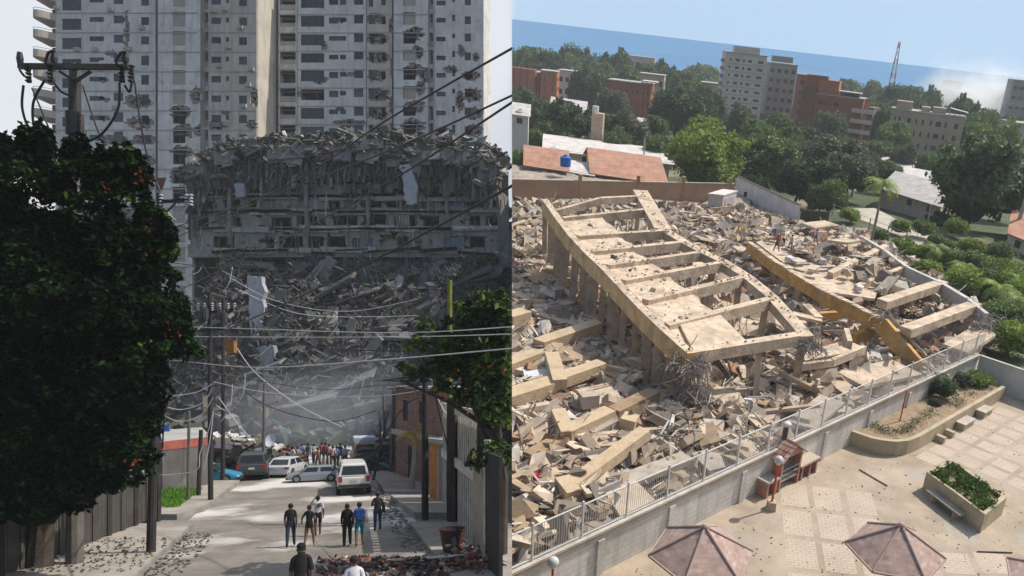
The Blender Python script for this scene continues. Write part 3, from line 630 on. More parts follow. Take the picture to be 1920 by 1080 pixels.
# ---------------------------------------------------------------- low houses either side of the street end
M_BRK = mat('house_brick', (.24, .10, .075), tex=('wall', (.2, .08, .06), (.2, .17, .15), 1.0, .5, .2), var=.3)
M_DKW = mat('dark_render', (.11, .105, .10), var=.3, scale=.8, stain=(.6, (.2, .19, .18), .6, .75))
M_REDP = mat('red_paint', (.30, .09, .07), var=.35, scale=1.5)
hL = thing('roadside_house', 'low grey house with a dull red band under its roof, by the verge', 'house', (-35, 58, 0))
w0, w1 = L(300, 940, 46), L(392, 915, 50)
mb = MB(); mb.beam((w0.x, w0.y, 1.35), (w1.x, w1.y, 1.35), .3, 2.7); mb.beam((w1.x, w1.y, 1.35), (w1.x-6, w1.y+7, 1.35), .3, 2.7); mb.build('wall', M_DKW, hL)
mb = MB(); mb.beam((w0.x, w0.y-.01, 2.95), (w1.x, w1.y-.01, 2.95), .36, .5); mb.build('red_band', M_REDP, hL)
mb = MB(); mb.slab([(w0.x, w0.y+.2, 3.2), (w1.x, w1.y+.2, 3.2), (w1.x-6, w1.y+9, 3.3), (w0.x-6, w0.y+9, 3.3)], .15); mb.build('roof', M_SLABC, hL)
mb = MB(); _a, _b = L(296, 826, 54), L(317, 797, 54); mb.bx(_a.x, _b.x, 54, 54.1, _a.z-.6, _b.z); mb.build('blue_sheet', mat('blue_sheet', (.06, .14, .4)), hL)
mb = MB(); 
for i in range(500):
    px = rnd(330, 520); d_ = 62+rnd(0, 8); s_ = rnd(.15, .7); p = L(px, 838-18*math.sin((px-330)/60)**2+rnd(0, 22)*random.random(), d_); mb.chunk(p, (s_*2, s_, s_*.3), random.choice([(.6, .58, .55), (.5, .48, .45), (.3, .28, .26)]))
for i in range(900):
    px = rnd(330, 560); d_ = 60+rnd(0, 9); x = (px-PX)/FPX*d_; s_ = rnd(.2, .9); mb.chunk((x, d_, rnd(0, 1.0)*(1.9 if px < 500 else 1)), (s_*1.6, s_, s_*.4), random.choice(RC))
for i in range(700):
    px = rnd(680, 765); d_ = 58+rnd(0, 14); x = (px-PX)/FPX*d_; s_ = rnd(.2, .8); mb.chunk((x, d_, rnd(0, 1.3)*random.random()*1.6), (s_*1.8, s_, s_*.35), random.choice(RC+[(.4, .38, .35)]))
tag(mb.build('roadside_debris', M_CH), kind='stuff')
# brick house at right end of the street
hR = thing('brick_house', 'two-storey red brick house behind the poles on the right of the street', 'house', L(790, 930, 50))
b0 = L(742, 930, 56); b1 = L(836, 930, 47); 
dd = Vector((b1.x-b0.x, b1.y-b0.y, 0)); W_ = dd.length; dd.normalize(); nn_ = Vector((-dd.y, dd.x, 0))
mb = MB(); open_wall(mb, (b0.x, b0.y, 0), dd, nn_, W_, 6.2, [(1.8, 3.4, 4.0, 5.4), (5.6, 6.9, 4.0, 5.4), (3.0, 4.1, 0.1, 2.4)], th=.25); mb.build('wall', M_BRK, hR)
for o_ in [(1.8, 3.4, 4.0, 5.4), (5.6, 6.9, 4.0, 5.4)]:
    mb = MB(); pane(mb, (b0.x, b0.y, 0), dd, nn_, o_, nm=3); mb.build('window', [M_GLASS, M_FRAME], hR)
mb = MB(); pane(mb, (b0.x, b0.y, 0), dd, nn_, (3.0, 4.1, 0.1, 2.4), nm=1); mb.build('door', [mat('dark_door', (.05, .045, .04)), M_FRAME], hR)
mb = MB(); mb.beam((b0.x, b0.y-.12, 3.2), (b1.x, b1.y-.12, 3.2), .5, .35); mb.build('ledge', M_SLABC, hR)
mb = MB(); mb.slab([Vector((b0.x, b0.y, 6.35))-dd*.4-nn_*.5, Vector((b1.x, b1.y, 6.35))+dd*.3-nn_*.5, Vector((b1.x, b1.y, 6.35))+dd*.3+nn_*4, Vector((b0.x, b0.y, 6.35))-dd*.4+nn_*4], .14); mb.build('roof', M_SLABC, hR)
mb = MB(); mb.beam((b0.x, b0.y, 3), (b0.x-2.3, b0.y+9, 3), .2, 6); mb.build('side_wall', M_BRK, hR)
# far scraps: white low building peeping beyond both towers
far1 = thing('distant_building', 'small flat-roofed building peeping over the tree at the far left edge', 'building', L(-10, 360, 140)); p = L(-30, 700, 140); q = L(14, 292, 140)
mb = MB(); mb.bx(p.x, q.x, 140, 148, 0, q.z); mb.build('wall', M_PLA, far1); mb = MB(); mb.bx(p.x-.3, q.x+.3, 139.7, 148.3, q.z+.005, q.z+.8); mb.build('roof_edge', M_SLABC, far1)
far2 = thing('distant_building', 'whitish low building at the right of the collapsed block', 'building', L(948, 600, 115)); p = L(936, 700, 115); q = L(975, 432, 115)
mb = MB(); mb.bx(p.x, q.x, 115, 122, 0, q.z); mb.build('wall', M_PLA, far2); mb = MB(); mb.bx(p.x-.2, q.x, 114.7, 122.3, q.z+.005, q.z+1.2); mb.build('roof_edge', M_BRICKW, far2)
# dust hanging over the end of the street: soft-edged puffs
dm = bpy.data.materials.new('dust_volume'); dm.use_nodes = True; tt_ = dm.node_tree; tt_.nodes.remove(tt_.nodes['Principled BSDF'])
pv = tt_.nodes.new('ShaderNodeVolumePrincipled'); pv.inputs['Color'].default_value = (.8, .86, .92, 1); pv.inputs['Anisotropy'].default_value = .2
tcn = tt_.nodes.new('ShaderNodeTexCoord'); ln_ = tt_.nodes.new('ShaderNodeVectorMath'); ln_.operation = 'LENGTH'; tt_.links.new(tcn.outputs['Object'], ln_.inputs[0])
f1 = tt_.nodes.new('ShaderNodeMapRange'); f1.interpolation_type = 'SMOOTHSTEP'; f1.inputs['From Min'].default_value = 1.; f1.inputs['From Max'].default_value = .2; f1.inputs['To Max'].default_value = .019; tt_.links.new(ln_.outputs['Value'], f1.inputs['Value']); tt_.links.new(f1.outputs[0], pv.inputs['Density']); tt_.links.new(pv.outputs[0], tt_.nodes['Material Output'].inputs['Volume'])
for x, y, D_, rx_, rz_ in ((610, 790, 76, 11, 6), (520, 770, 79, 10, 6), (680, 740, 78, 9, 6)):
    mb = MB(); mb.ball((0, 0, 0), 1., 16, 10); o_ = mb.build('dust', dm); p_ = L(x, y, D_); setm(o_, (p_.x, p_.y, p_.z), 0, (rx_, 7, rz_)); tag(o_, kind='stuff')
# ---------------------------------------------------------------- boundary walls along the street
CUR[0] = 'L'; random.seed(21)
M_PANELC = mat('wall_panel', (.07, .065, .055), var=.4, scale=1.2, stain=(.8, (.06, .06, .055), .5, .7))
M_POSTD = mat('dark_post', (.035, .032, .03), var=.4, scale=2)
lw = thing('panel_wall', 'old concrete panel wall under the big dark tree on the left', 'wall', (-25, 33, 0))
pA, pB = Vector((-21.6, 20.5, .2)), Vector((-25.6, 38.2, .2)); n_ = 15; dd = (pB-pA)/n_
for i in range(n_+1):
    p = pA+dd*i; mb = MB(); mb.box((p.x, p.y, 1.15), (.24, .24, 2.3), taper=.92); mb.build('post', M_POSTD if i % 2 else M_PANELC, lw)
    if i < n_:
        q = p+dd; mb = MB(); u = dd.normalized()
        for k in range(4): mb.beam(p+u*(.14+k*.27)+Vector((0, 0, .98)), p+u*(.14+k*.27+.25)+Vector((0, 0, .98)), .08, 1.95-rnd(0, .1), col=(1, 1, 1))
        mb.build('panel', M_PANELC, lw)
mb = MB()
for i in range(380):
    y = rnd(27, 33); x = KL(y)-rnd(.1, 5.2); mb.chunk((x, y, .22+rnd(0, .04)), (rnd(.04, .14), rnd(.03, .08), .02), random.choice([(.04, .03, .025), (.08, .06, .045), (.12, .08, .06), (.2, .18, .16), (.03, .03, .025)]))
for i in range(230):
    y = rnd(27, 35); x = KL(y)+rnd(.05, 1.2)**1.5; mb.chunk((x, y, .02), (rnd(.03, .15), rnd(.03, .12), .03), random.choice([(.06, .055, .05), (.1, .09, .08), (.16, .15, .13)]))
tag(mb.build('leaf_litter', M_CH), kind='stuff')
# right side: tall slatted fence, posts, wall panel
M_CREAM = mat('cream_slats', (.52, .47, .4), var=.3, scale=1.6, stain=(1.2, (.2, .17, .14), .58, .75))
rf = thing('slat_fence', 'tall cream fence of upright slats with a mid rail on the right of the street', 'fence', (-8.7, 32, 0))
pA, pB = Vector((-13.1, 42., 0)), Vector((-8.5, 31.4, 0)); ln = (pB-pA).length; u = (pB-pA).normalized(); nrmv = Vector((-u.y, u.x, 0))
k = 0
while k*.62 < ln:
    p = pA+u*k*.62; hgt = 5.3
    if 4.2 < k*.62 < 5.6: k += 1; continue
    mb = MB(); mb.beam(p+Vector((0, 0, .2)), p+Vector((0, 0, hgt)), .09, .24, up=(u.x, u.y, 0)); mb.build('slat', M_CREAM, rf); k += 1
for z in (2.95, 5.35): mb = MB(); mb.beam(pA+Vector((0, 0, z))+nrmv*-.08, pB+Vector((0, 0, z))+nrmv*-.08, .1, .42); mb.build('rail', M_CREAM, rf)
for s_ in (4.5, 5.3): mb = MB(); mb.beam(pA+u*s_+Vector((0, 0, 0))-nrmv*.15, pA+u*s_+Vector((0, 0, 5.9))-nrmv*.15, .35, .3, up=(1, 0, 0)); mb.build('post', mat('dark_brown_post', (.07, .05, .04), var=.4), rf)
mb = MB(); mb.beam(pA+nrmv*.3+Vector((0, 0, 2.6)), pB+nrmv*.3+Vector((0, 0, 2.6)), .06, 5.2); mb.build('backing_sheet', mat('dark_sheet', (.05, .045, .045), var=.5), rf)
wp = thing('wall_panel', 'worn tan concrete panel at the near end of the slatted fence', 'wall', (-8, 29.5, 0))
q0 = LG(900, 1050); q1 = LG(935, 1080)
mb = MB(); mb.beam((-8.25, 30.2, 2.0), (-7.3, 28.3, 2.0), .12, 4.0, jit=.03); mb.build('panel', mat('tan_panel', (.34, .28, .22), var=.4, scale=1.5, stain=(1., (.12, .1, .08), .55, .7)), wp)
mb = MB(); mb.beam((-7.25, 28.1, 2.1), (-6.3, 26.2, 2.1), .12, 4.2); mb.build('dark_panel', M_POSTD, wp)
mb = MB(); mb.beam((-7.28, 28.25, 0), (-7.28, 28.25, 4.6), .22, .22, up=(1, 0, 0)); mb.build('post', M_CREAM, wp)
g = thing('gate', 'rusty orange sheet gate beside a grey one, right of the street', 'gate', (-14, 44, 0))
gA = L(806, 935, 44); gB = L(822, 935, 43.3); gC = L(834, 935, 42.3)
mb = MB(); mb.beam((gA.x, gA.y, 1.75), (gB.x, gB.y, 1.75), .06, 3.0); mb.build('rusty_leaf', mat('rust_orange', (.42, .17, .05), var=.35, scale=2), g)
mb = MB(); mb.beam((gB.x+.03, gB.y-.03, 1.75), (gC.x, gC.y, 1.75), .06, 3.1); mb.build('grey_leaf', mat('grey_sheet', (.16, .16, .17), var=.3, scale=2), g)
mb = MB(); mb.beam((gA.x-.1, gA.y, 3.45), (gC.x+.1, gC.y, 3.45), .3, .25); mb.build('lintel', M_SLABC, g)
# tan render wall before brick house
sw = thing('yard_wall', 'pale rendered yard wall running down to the end of the street on the right', 'wall', (-18, 52, 0))
q0 = LG(742, 900); q1 = LG(800, 955)
mb = MB(); mb.beam((KR(60)+3.0, 60, 1.6), (KR(46)+4.1, 46, 1.6), .2, 3.2); mb.build('wall', M_CREAM, sw); mb = MB(); mb.beam((KR(60)+3.0, 60, 3.3), (KR(46)+4.1, 46, 3.3), .3, .2); mb.build('coping', M_SLABC, sw)
# ---------------------------------------------------------------- utility poles
M_POLE = mat('weathered_pole', (.13, .12, .105), var=.35, scale=2, bump=.4)
M_IRON = mat('dark_iron', (.05, .045, .045), var=.4, rough=.6)
M_CABLE = mat('black_cable', (.02, .02, .022), rough=.5, var=.1); M_CABLEL = mat('pale_cable', (.45, .45, .46), rough=.45, var=.15)
M_PORC = mat('porcelain', (.03, .028, .026), rough=.3)
def pole(name, label, base, h, r0, r1, group=None, lean=(0, 0), m=None, cat='utility pole'):
    t = thing(name, label, cat, base, group); b = Vector(base); e = b+Vector((lean[0], lean[1], h)); mb = MB(); mb.tube([b, b.lerp(e, .5), e], [r0, (r0+r1)/2, r1], 10); mb.build('shaft', m or M_POLE, t, smooth=False); return t
def insul(mb, p, s=1.):
    for k in range(4): mb.tube([p+Vector((0, 0, k*.075*s)), p+Vector((0, 0, (k+.55)*.075*s))], [.055*s, .035*s], 8)
# near pole with cross-arm, D=19
D = 28.5; c = L(140, 128, D)
pm = pole('utility_pole', 'near grey pole with a wide wooden cross-arm and fuses, rising out of the big tree', (c.x, D, .1), c.z-.1+.15, .27, .16)
aL, aR = L(42, 127, D), L(247, 129, D)
mb = MB(); mb.beam((aL.x, D-.14, aL.z), (aR.x, D-.14, aR.z), .16, .18); mb.build('cross_arm', mat('weathered_wood', (.10, .09, .075), var=.4, scale=3), pm)
mb = MB(); mb.beam(L(112, 134, D-.15), L(140, 152, D-.15), .08, .09); mb.beam(L(170, 134, D-.15), L(142, 152, D-.15), .08, .09); mb.build('brace', M_IRON, pm)
for x, y0_, y1_ in ((38, 98, 128), (102, 99, 124), (236, 99, 124)):
    mb = MB(); p = L(x, y1_, D-.14); q = L(x-1, y0_, D-.14); mb.tube([p, p.lerp(q, .3), p.lerp(q, .6), q], [.04, .09, .11, .075], 8); mb.build('insulator', M_PORC, pm)
for x in (53, 94, 228, 246):
    mb = MB(); p = L(x, 150, D-.2); 
    for k in range(5): mb.tube([p+Vector((rnd(-.02, .02), 0, .5-k*.13)), p+Vector((rnd(-.02, .02), 0, .43-k*.13))], [.11, .06], 8)
    mb.tube([p+Vector((.05, 0, .35)), p+Vector((.1, 0, -.1))], .03, 6); mb.build('cutout_fuse', M_PORC, pm)
mb = MB(); mb.tube([L(137, 210, D-.2), L(137, 252, D-.2)], [.23, .22], 10); mb.beam(L(148, 214, D-.15), L(149, 250, D-.15), .22, .2); mb.tube([L(140, 152, D), L(140, 215, D)], .19, 10); mb.build('collar', M_IRON, pm)
def curve(pts, n=14):
    P_ = [Vector(p) for p in pts]; out_ = []
    for i in range(len(P_)-1):
        p0 = P_[max(i-1, 0)]; p1 = P_[i]; p2 = P_[i+1]; p3 = P_[min(i+2, len(P_)-1)]
        for k in range(n):
            t_ = k/n; out_.append(.5*((2*p1)+(-p0+p2)*t_+(2*p0-5*p1+4*p2-p3)*t_*t_+(-p0+3*p1-3*p2+p3)*t_**3))
    out_.append(P_[-1]); return out_
for pts in ([(44, 160), (42, 205), (60, 250), (95, 272), (128, 292)], [(84, 150), (62, 195), (68, 250), (100, 275), (128, 290)], [(224, 155), (221, 205), (190, 252), (150, 272), (138, 282)],
            [(97, 150), (115, 172), (135, 180)], [(100, 122), (86, 118), (92, 98), (103, 96)], [(232, 125), (218, 118), (226, 100), (237, 97)], [(234, 160), (243, 172), (248, 150)], [(38, 110), (37, 130), (46, 143)]):
    mb = MB(); mb.tube(curve([L(x, y, D-.25) for x, y in pts], 8), .042, 6); mb.build('jumper_cable', M_CABLE, pm, smooth=True)
# the others
CW = []
def cable(pts, r, m=M_CABLE, label=None, sm=True):
    """pts: (px,py,D) or Vector"""
    P_ = [L(*p) if isinstance(p, tuple) else p for p in pts]; mb = MB(); mb.tube(curve(P_, 12), r, 5, cap=False); o_ = mb.build('cable', m, origin=P_[0], smooth=sm); CW.append(o_)
    return tag(o_, label, 'cable')
p2 = pole('utility_pole', 'tall dark pole at the left kerb in front of the tree edge', LG(283, 1035, .2), 13.6, .16, .1, m=M_POSTD, lean=(.35, 0))
b = LG(283, 1035, .2); pd = b.y
mb = MB(); mb.beam(L(300, 378, pd-.2), L(352, 376, pd-.2), .1, .12); mb.beam(L(305, 405, pd-.2), L(330, 380, pd-.2), .05, .05); mb.build('cross_arm', M_IRON, p2)
mb = MB(); mb.add([L(292, 333, pd-.1), L(312, 333, pd-.1), L(303, 360, pd-.1), L(292, 333, pd), L(312, 333, pd), L(303, 360, pd)], [(0, 2, 1), (3, 4, 5), (0, 1, 4, 3), (1, 2, 5, 4), (2, 0, 3, 5)]); mb.build('bracket_plate', mat('rusty_plate', (.25, .12, .09)), p2)
for x in (302, 350, 358):
    mb = MB(); insul(mb, L(x, 385, pd-.2), 1.6); mb.build('insulator', mat('glass_insulator', (.3, .33, .33), rough=.3), p2)
for x, yb, D_, yt, r, lb in ((353, 945, 43.5, 770, .07, 'thin grey post standing on the green verge'), (372, 940, 45, 806, .1, 'short thick post beside the low house wall'), (395, 946, 43.3, 548, .11, 'slim dark pole carrying boxes at its top, left of the road'), (418, 905, 52, 560, .1, 'slim pole just right of the box-laden pole'),
                              (494, 900, 56, 720, .09, 'thin pole behind the white sedan'), (722, 890, 60, 740, .1, 'pole at the far right kerb, first beyond the white pickup'), (733, 895, 57, 730, .11, 'pole at the far right kerb, second beyond the white pickup'), (712, 890, 62, 770, .09, 'shorter pole behind the pickup on the right kerb')):
    bb = L(x, 900, D_); base = (bb.x, D_, .15 if D_ < 53 else 0); t_ = pole('utility_pole', lb, base, L(x, yt, D_).z-base[2], r*1.2, r, m=M_POSTD if D_ < 56 and x != 353 else M_POLE, lean=(rnd(-.15, .2), 0))
    if x == 395:
        for q in ((378, 605), (385, 598), (420, 605), (412, 600)):
            mb = MB(); p = L(*q, D_-.3); mb.tube([p, p+Vector((0, 0, .55))], [.17, .17], 8); mb.tube([p+Vector((0, 0, .56)), p+Vector((0, 0, .7))], [.07, .04], 6); mb.build('transformer', M_IRON, t_)
        mb = MB(); mb.beam(L(368, 590, D_-.1), L(445, 578, D_-.1), .1, .12); mb.beam(L(375, 620, D_-.1), L(430, 618, D_-.1), .08, .1); mb.build('cross_arm', M_POSTD, t_)
        for q in (372, 384, 398, 412, 428, 440): mb = MB(); insul(mb, L(q, 582, D_-.1), 1.5); mb.build('insulator', mat('glass_insulator'), t_)
        mb = MB(); p = L(434, 650, D_-.2); mb.box(p, (.42, .3, .65)); mb.beam(p+Vector((-.3, 0, .38)), p+Vector((.3, 0, .38)), .1, .08); mb.build('orange_box', mat('orange_paint', (.3, .13, .04), var=.3), t_)
pole('utility_pole', 'dark wooden pole on the right pavement in front of the orange gate', LG(797, 975, .2), 7.6, .17, .13, m=M_POSTD)
gp = pole('post', 'moss-green post rising above the right-hand tree', (L(843, 800, 38).x, 38, 0), L(843, 525, 38).z, .14, .12, m=mat('moss_green_post', (.16, .18, .03), var=.4), cat='post')
mb = MB(); insul(mb, L(838, 524, 38), 1.3); mb.build('insulator', M_PORC, gp)
ob = pole('broken_post', 'slender bent dark post leaning over the debris beyond the pickup', (L(700, 880, 54).x, 54, 0), 4.6, .09, .04, m=M_IRON, lean=(1.0, 0), cat='post')
# dish
sdh = thing('satellite_dish', 'pale round satellite dish tilted on a thin mast above the roadside debris', 'satellite dish', L(508, 870, 58)); p = L(508, 826, 58)
mb = MB(); M_ = Matrix.Rotation(1.2, 3, 'X')
ring = [[p+M_ @ Vector((rr*math.cos(a)*.38, rr*math.sin(a)*.5, rr*rr*.1)) for a in np.linspace(0, 2*PI, 17)[:-1]] for rr in (.05, .4, .75, 1)]
for a, b_ in zip(ring, ring[1:]): mb.add(a+b_, [(i, (i+1) % 16, 16+(i+1) % 16, 16+i) for i in range(16)])
mb.build('dish', mat('dish_white', (.55, .58, .62)), sdh); mb = MB(); mb.tube([p+Vector((0, .1, -2)), p+Vector((0, .1, 0))], .04, 6); mb.build('mast', M_IRON, sdh)
# ---------------------------------------------------------------- overhead cables
cable([(185, 468, 44), (480, 374, 30), (730, 222, 20), (975, 82, 14)], .024, label='black cable climbing across to the top right, highest of the long diagonals')
cable([(178, 511, 46), (480, 380, 30), (730, 282, 21), (975, 172, 15)], .023, label='black cable, second of the long diagonals from the top')
cable([(322, 551, 44), (480, 474, 33), (700, 358, 22), (975, 182, 14)], .024, label='black cable, third of the long diagonals, meeting the second near the right')
cable([(304, 669, 40), (480, 594, 30), (700, 488, 22), (975, 340, 15)], .03, label='thick black cable, lowest of the long diagonals')
cable([(188, 674, 30), (300, 674, 29), (480, 689, 26), (700, 676, 23), (975, 652, 19)], .016, M_CABLEL, 'pale cable sagging right across the street from the dark tree')
cable([(330, 612, 42), (480, 617, 38), (740, 624, 30), (975, 612, 22)], .017, M_CABLEL, 'upper one of two close pale cables crossing in front of the slope')
cable([(330, 631, 42), (480, 632, 38), (740, 632, 30), (975, 626, 22)], .016, M_CABLEL, 'lower one of two close pale cables crossing in front of the slope')
cable([(400, 620, 43), (480, 636, 40), (640, 655, 36), (800, 658, 34)], .028, M_CABLE, 'twisted black cable ending in the right-hand tree')
cable([(305, 490, 34), (480, 513, 36), (700, 536, 38), (860, 545, 38), (975, 552, 36)], .018, M_CABLE, 'thin dark cable running level over the rubble to the green post')
cable([(430, 520, 46), (520, 565, 46), (650, 584, 46), (784, 561, 46)], .018, M_CABLEL, 'upper drooping pale cable over the rubble slope')
cable([(440, 540, 45), (540, 583, 45), (630, 594, 45), (784, 592, 45)], .018, M_CABLEL, 'lower drooping pale cable over the rubble slope')
cable([(400, 716, 43), (520, 738, 42), (717, 742, 40), (890, 710, 36), (975, 690, 32)], .017, M_CABLEL, 'pale cable sagging low above the cars')
cable([(395, 700, 43), (600, 730, 40), (720, 722, 36), (800, 735, 34), (900, 700, 30)], .015, M_CABLE, 'dark cable just above the lowest pale one')
dr = [([(520, 380), (470, 300), (455, 270)], 0), ]
DR = [([(155, 160), (180, 235), (210, 310), (226, 340)], 28.7, 0, 'black cable dropping from the cross-arm centre into the tree'), ([(60, 165), (75, 200), (100, 260), (125, 320)], 28.7, 0, 'black cable dropping from the left end of the cross-arm'), ([(252, 150), (262, 220), (278, 300), (300, 360)], 28.9, 0, 'black cable dropping from the right end of the cross-arm to the kerb pole'),
      ([(360, 366), (345, 395), (330, 412), (312, 396)], 31, 1, 'short pale loop hanging at the kerb pole cross-arm'), ([(297, 372), (290, 390), (276, 396), (268, 398)], 31, 1, 'short pale end of cable left of the kerb pole'), ([(360, 380), (356, 420), (358, 450)], 31, 0, 'short black drop below the kerb pole insulators'),
      ([(436, 500), (430, 530), (418, 548)], 44, 1, 'short pale curl of cable above the boxes on the pole'), ([(365, 500), (352, 515), (335, 517)], 44, 1, 'pale frayed cable end, leftmost of the curls'), ([(378, 500), (372, 510), (362, 514)], 44, 1, 'tiny pale cable curl over the roof rubble'),
      ([(275, 740), (262, 770), (258, 800)], 31, 1, 'pale wire hanging inside the tree edge'), ([(300, 745), (330, 742), (370, 735), (398, 720)], 40, 1, 'pale drooping wire left of the box-laden pole, top of its bundle'), ([(300, 760), (340, 768), (380, 755), (398, 728)], 40, 1, 'pale drooping wire left of the box-laden pole, middle of its bundle'),
      ([(300, 775), (335, 790), (375, 780), (400, 745)], 40, 1, 'pale drooping wire left of the box-laden pole, lowest of its bundle'), ([(400, 770), (390, 810), (375, 850), (370, 880), (330, 889), (300, 891)], 41, 1, 'pale service cable falling beside the verge to the wall top'),
      ([(400, 770), (393, 830), (382, 880)], 41, 1, 'pale cable hanging almost straight down the slim dark pole'), ([(460, 700), (455, 740), (430, 770), (405, 760)], 44, 1, 'pale loop right of the slim dark pole'), ([(436, 720), (432, 760), (415, 790)], 44, 1, 'pale short drop between the two slim poles'),
      ([(653, 702), (640, 730), (620, 750), (600, 756)], 50, 1, 'left of three pale wires swooping down in the centre'), ([(668, 702), (655, 735), (635, 752)], 50, 1, 'middle of three pale wires swooping down in the centre'), ([(683, 706), (674, 740), (655, 765), (610, 772)], 50, 1, 'right of three pale wires swooping down in the centre'),
      ([(508, 645), (495, 660), (478, 672)], 45, 1, 'short pale wire pair end beside the pale block'), ([(436, 640), (480, 700), (560, 760), (640, 800)], 48, 1, 'pale wire sloping down from the orange box towards the dust'), ([(805, 700), (815, 735), (835, 775)], 33, 1, 'white wire hanging beside the brick house'),
      ([(420, 700), (500, 760), (620, 790), (705, 770)], 52, 0, 'dark low wire sagging over the crowd'), ([(410, 745), (450, 800), (480, 830)], 50, 1, 'pale wire dropping to the dark parked car'), ([(700, 850), (760, 760), (800, 745)], 44, 0, 'dark wire rising from the bent post to the pavement pole'),
      ([(812, 695), (820, 760), (842, 850), (848, 905)], 33, 0, 'black wires hanging down the slatted fence'), ([(305, 840), (309, 700), (301, 560)], 30.5, 0, 'dark cable strapped along the kerb pole')]
for pts, D_, pale, lb in DR: cable([(x, y, D_) for x, y in pts], .024 if pale else .03, M_CABLEL if pale else M_CABLE, lb)
# ---------------------------------------------------------------- trees of the street
random.seed(31)
def px_lobes(lst, D, dep=.8): return [(tuple(L(x, y, D+rnd(-1, 1)*dz)), (r/FPX*D*.93, max(1.0, r/FPX*D*dep), r/FPX*D*.93)) for x, y, r, dz in lst]
D = 26.
lt = thing('flame_tree', 'huge dark leafy tree with a few red flower tips on the left', 'tree', (-20.5, D, .1))
lb = px_lobes([(38, 350, 48, 1), (168, 400, 42, 1), (235, 368, 32, .5), (100, 475, 92, 1), (225, 470, 75, .6), (60, 560, 130, 1), (200, 590, 105, 1), (285, 520, 38, .5), (280, 590, 55, .6), (300, 650, 58, .6), (90, 720, 150, 1), (220, 720, 90, 1), (60, 850, 130, 1), (180, 830, 100, 1), (235, 870, 48, .5), (255, 780, 40, .5), (-60, 600, 160, 1), (-60, 840, 150, 1), (-40, 430, 110, 1), (232, 330, 20, .3), (155, 322, 18, .3), (55, 305, 26, .3), (340, 660, 26, .3), (320, 610, 26, .3), (150, 900, 62, .4), (60, 925, 85, .4), (215, 900, 38, .3), (-30, 930, 80, .4), (110, 940, 50, .3)], D)
mb = MB(); mb.tube([(-22.9, D+2, 0), (-22.8, D+2, 2), (-21.4, D, 4), (-20.9, D, 8)], [.42, .36, .3, .2], 10)
for q in ((110, 480), (230, 500), (290, 640), (60, 620), (200, 760)): mb.tube([(-20.6, D, rnd(3, 5)), L(q[0], q[1]+40, D), L(q[0], q[1], D)], [.25, .14, .06], 7)
mb.build('trunk', M_BARK, lt)
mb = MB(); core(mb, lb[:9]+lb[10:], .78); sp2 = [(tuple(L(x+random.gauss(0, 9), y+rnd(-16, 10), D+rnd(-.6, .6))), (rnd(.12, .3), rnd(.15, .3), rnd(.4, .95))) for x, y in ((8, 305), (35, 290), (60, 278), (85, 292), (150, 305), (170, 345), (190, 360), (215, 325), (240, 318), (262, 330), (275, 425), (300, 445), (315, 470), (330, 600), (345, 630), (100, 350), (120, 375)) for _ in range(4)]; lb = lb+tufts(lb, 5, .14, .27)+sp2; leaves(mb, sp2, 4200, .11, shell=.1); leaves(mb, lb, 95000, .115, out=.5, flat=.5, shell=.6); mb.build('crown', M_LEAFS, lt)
mb = MB(); sp = [(250, 320), (255, 318), (262, 335), (165, 318), (150, 405), (120, 300), (270, 420), (280, 430), (250, 860), (258, 855), (247, 868), (290, 470), (300, 560), (330, 630), (320, 610), (90, 440), (200, 355)]
for i in range(40):
    x, y = random.choice(sp); p = L(x+random.gauss(0, 7), y+random.gauss(0, 5), D-1.1-rnd(0, .6)); s_ = rnd(.05, .1); a = rnd(0, 6)
    mb.add([p, p+Vector((s_*math.cos(a), rnd(-.05, .05), s_*math.sin(a))), p+Vector((-s_*math.sin(a), .03, s_*math.cos(a)))], [(0, 1, 2)])
mb.build('red_blossom', M_RED, lt)
D = 29.
rt = thing('flowering_tree', 'green leafy tree with small red flowers leaning in from the right, above the slatted fence', 'tree', (L(925, 900, D).x, D+1, 0))
lb = px_lobes([(930, 580, 38, .4), (880, 590, 22, .3), (900, 640, 45, .5), (840, 650, 32, .3), (800, 640, 16, .2), (870, 690, 50, .5), (930, 700, 55, .5), (900, 745, 48, .5), (820, 690, 26, .3), (950, 640, 60, .5), (940, 780, 45, .5), (930, 860, 42, .3), (900, 865, 24, .2), (780, 705, 16, .2), (765, 690, 10, .1), (800, 612, 12, .1), (850, 610, 15, .2), (905, 560, 16, .2), (780, 650, 12, .1), (830, 730, 16, .2), (868, 575, 11, .1), (985, 700, 80, .6)], D, .6)
mb = MB(); tb = Vector((L(925, 900, D).x, D+1, 0)); mb.tube([tb, tb+Vector((.1, 0, 3)), L(920, 700, D)], [.28, .22, .12], 8)
for q in ((880, 600), (800, 650), (750, 715), (940, 590), (840, 690)): mb.tube([tb+Vector((0, 0, rnd(3, 5))), L((q[0]+920)/2, q[1]+35, D), L(*q, D)], [.12, .07, .02], 6)
for i in range(14): p = L(rnd(770, 840), rnd(680, 730), D); mb.tube([p, p+Vector((-rnd(.5, 1.4), 0, rnd(-.3, .5)))], [.03, .01], 4)
mb.build('trunk', M_BARK, rt)
mb = MB(); core(mb, lb, .35); lb = lb+tufts(lb, 4, .2, .4); leaves(mb, lb, 9500, .14, out=.4, flat=.7, shell=.25); mb.build('crown', leafmat('leaf_rtree', (.010, .02, .008), (.04, .08, .016), (.18, .27, .04), trans=.3), rt)
mb = MB()
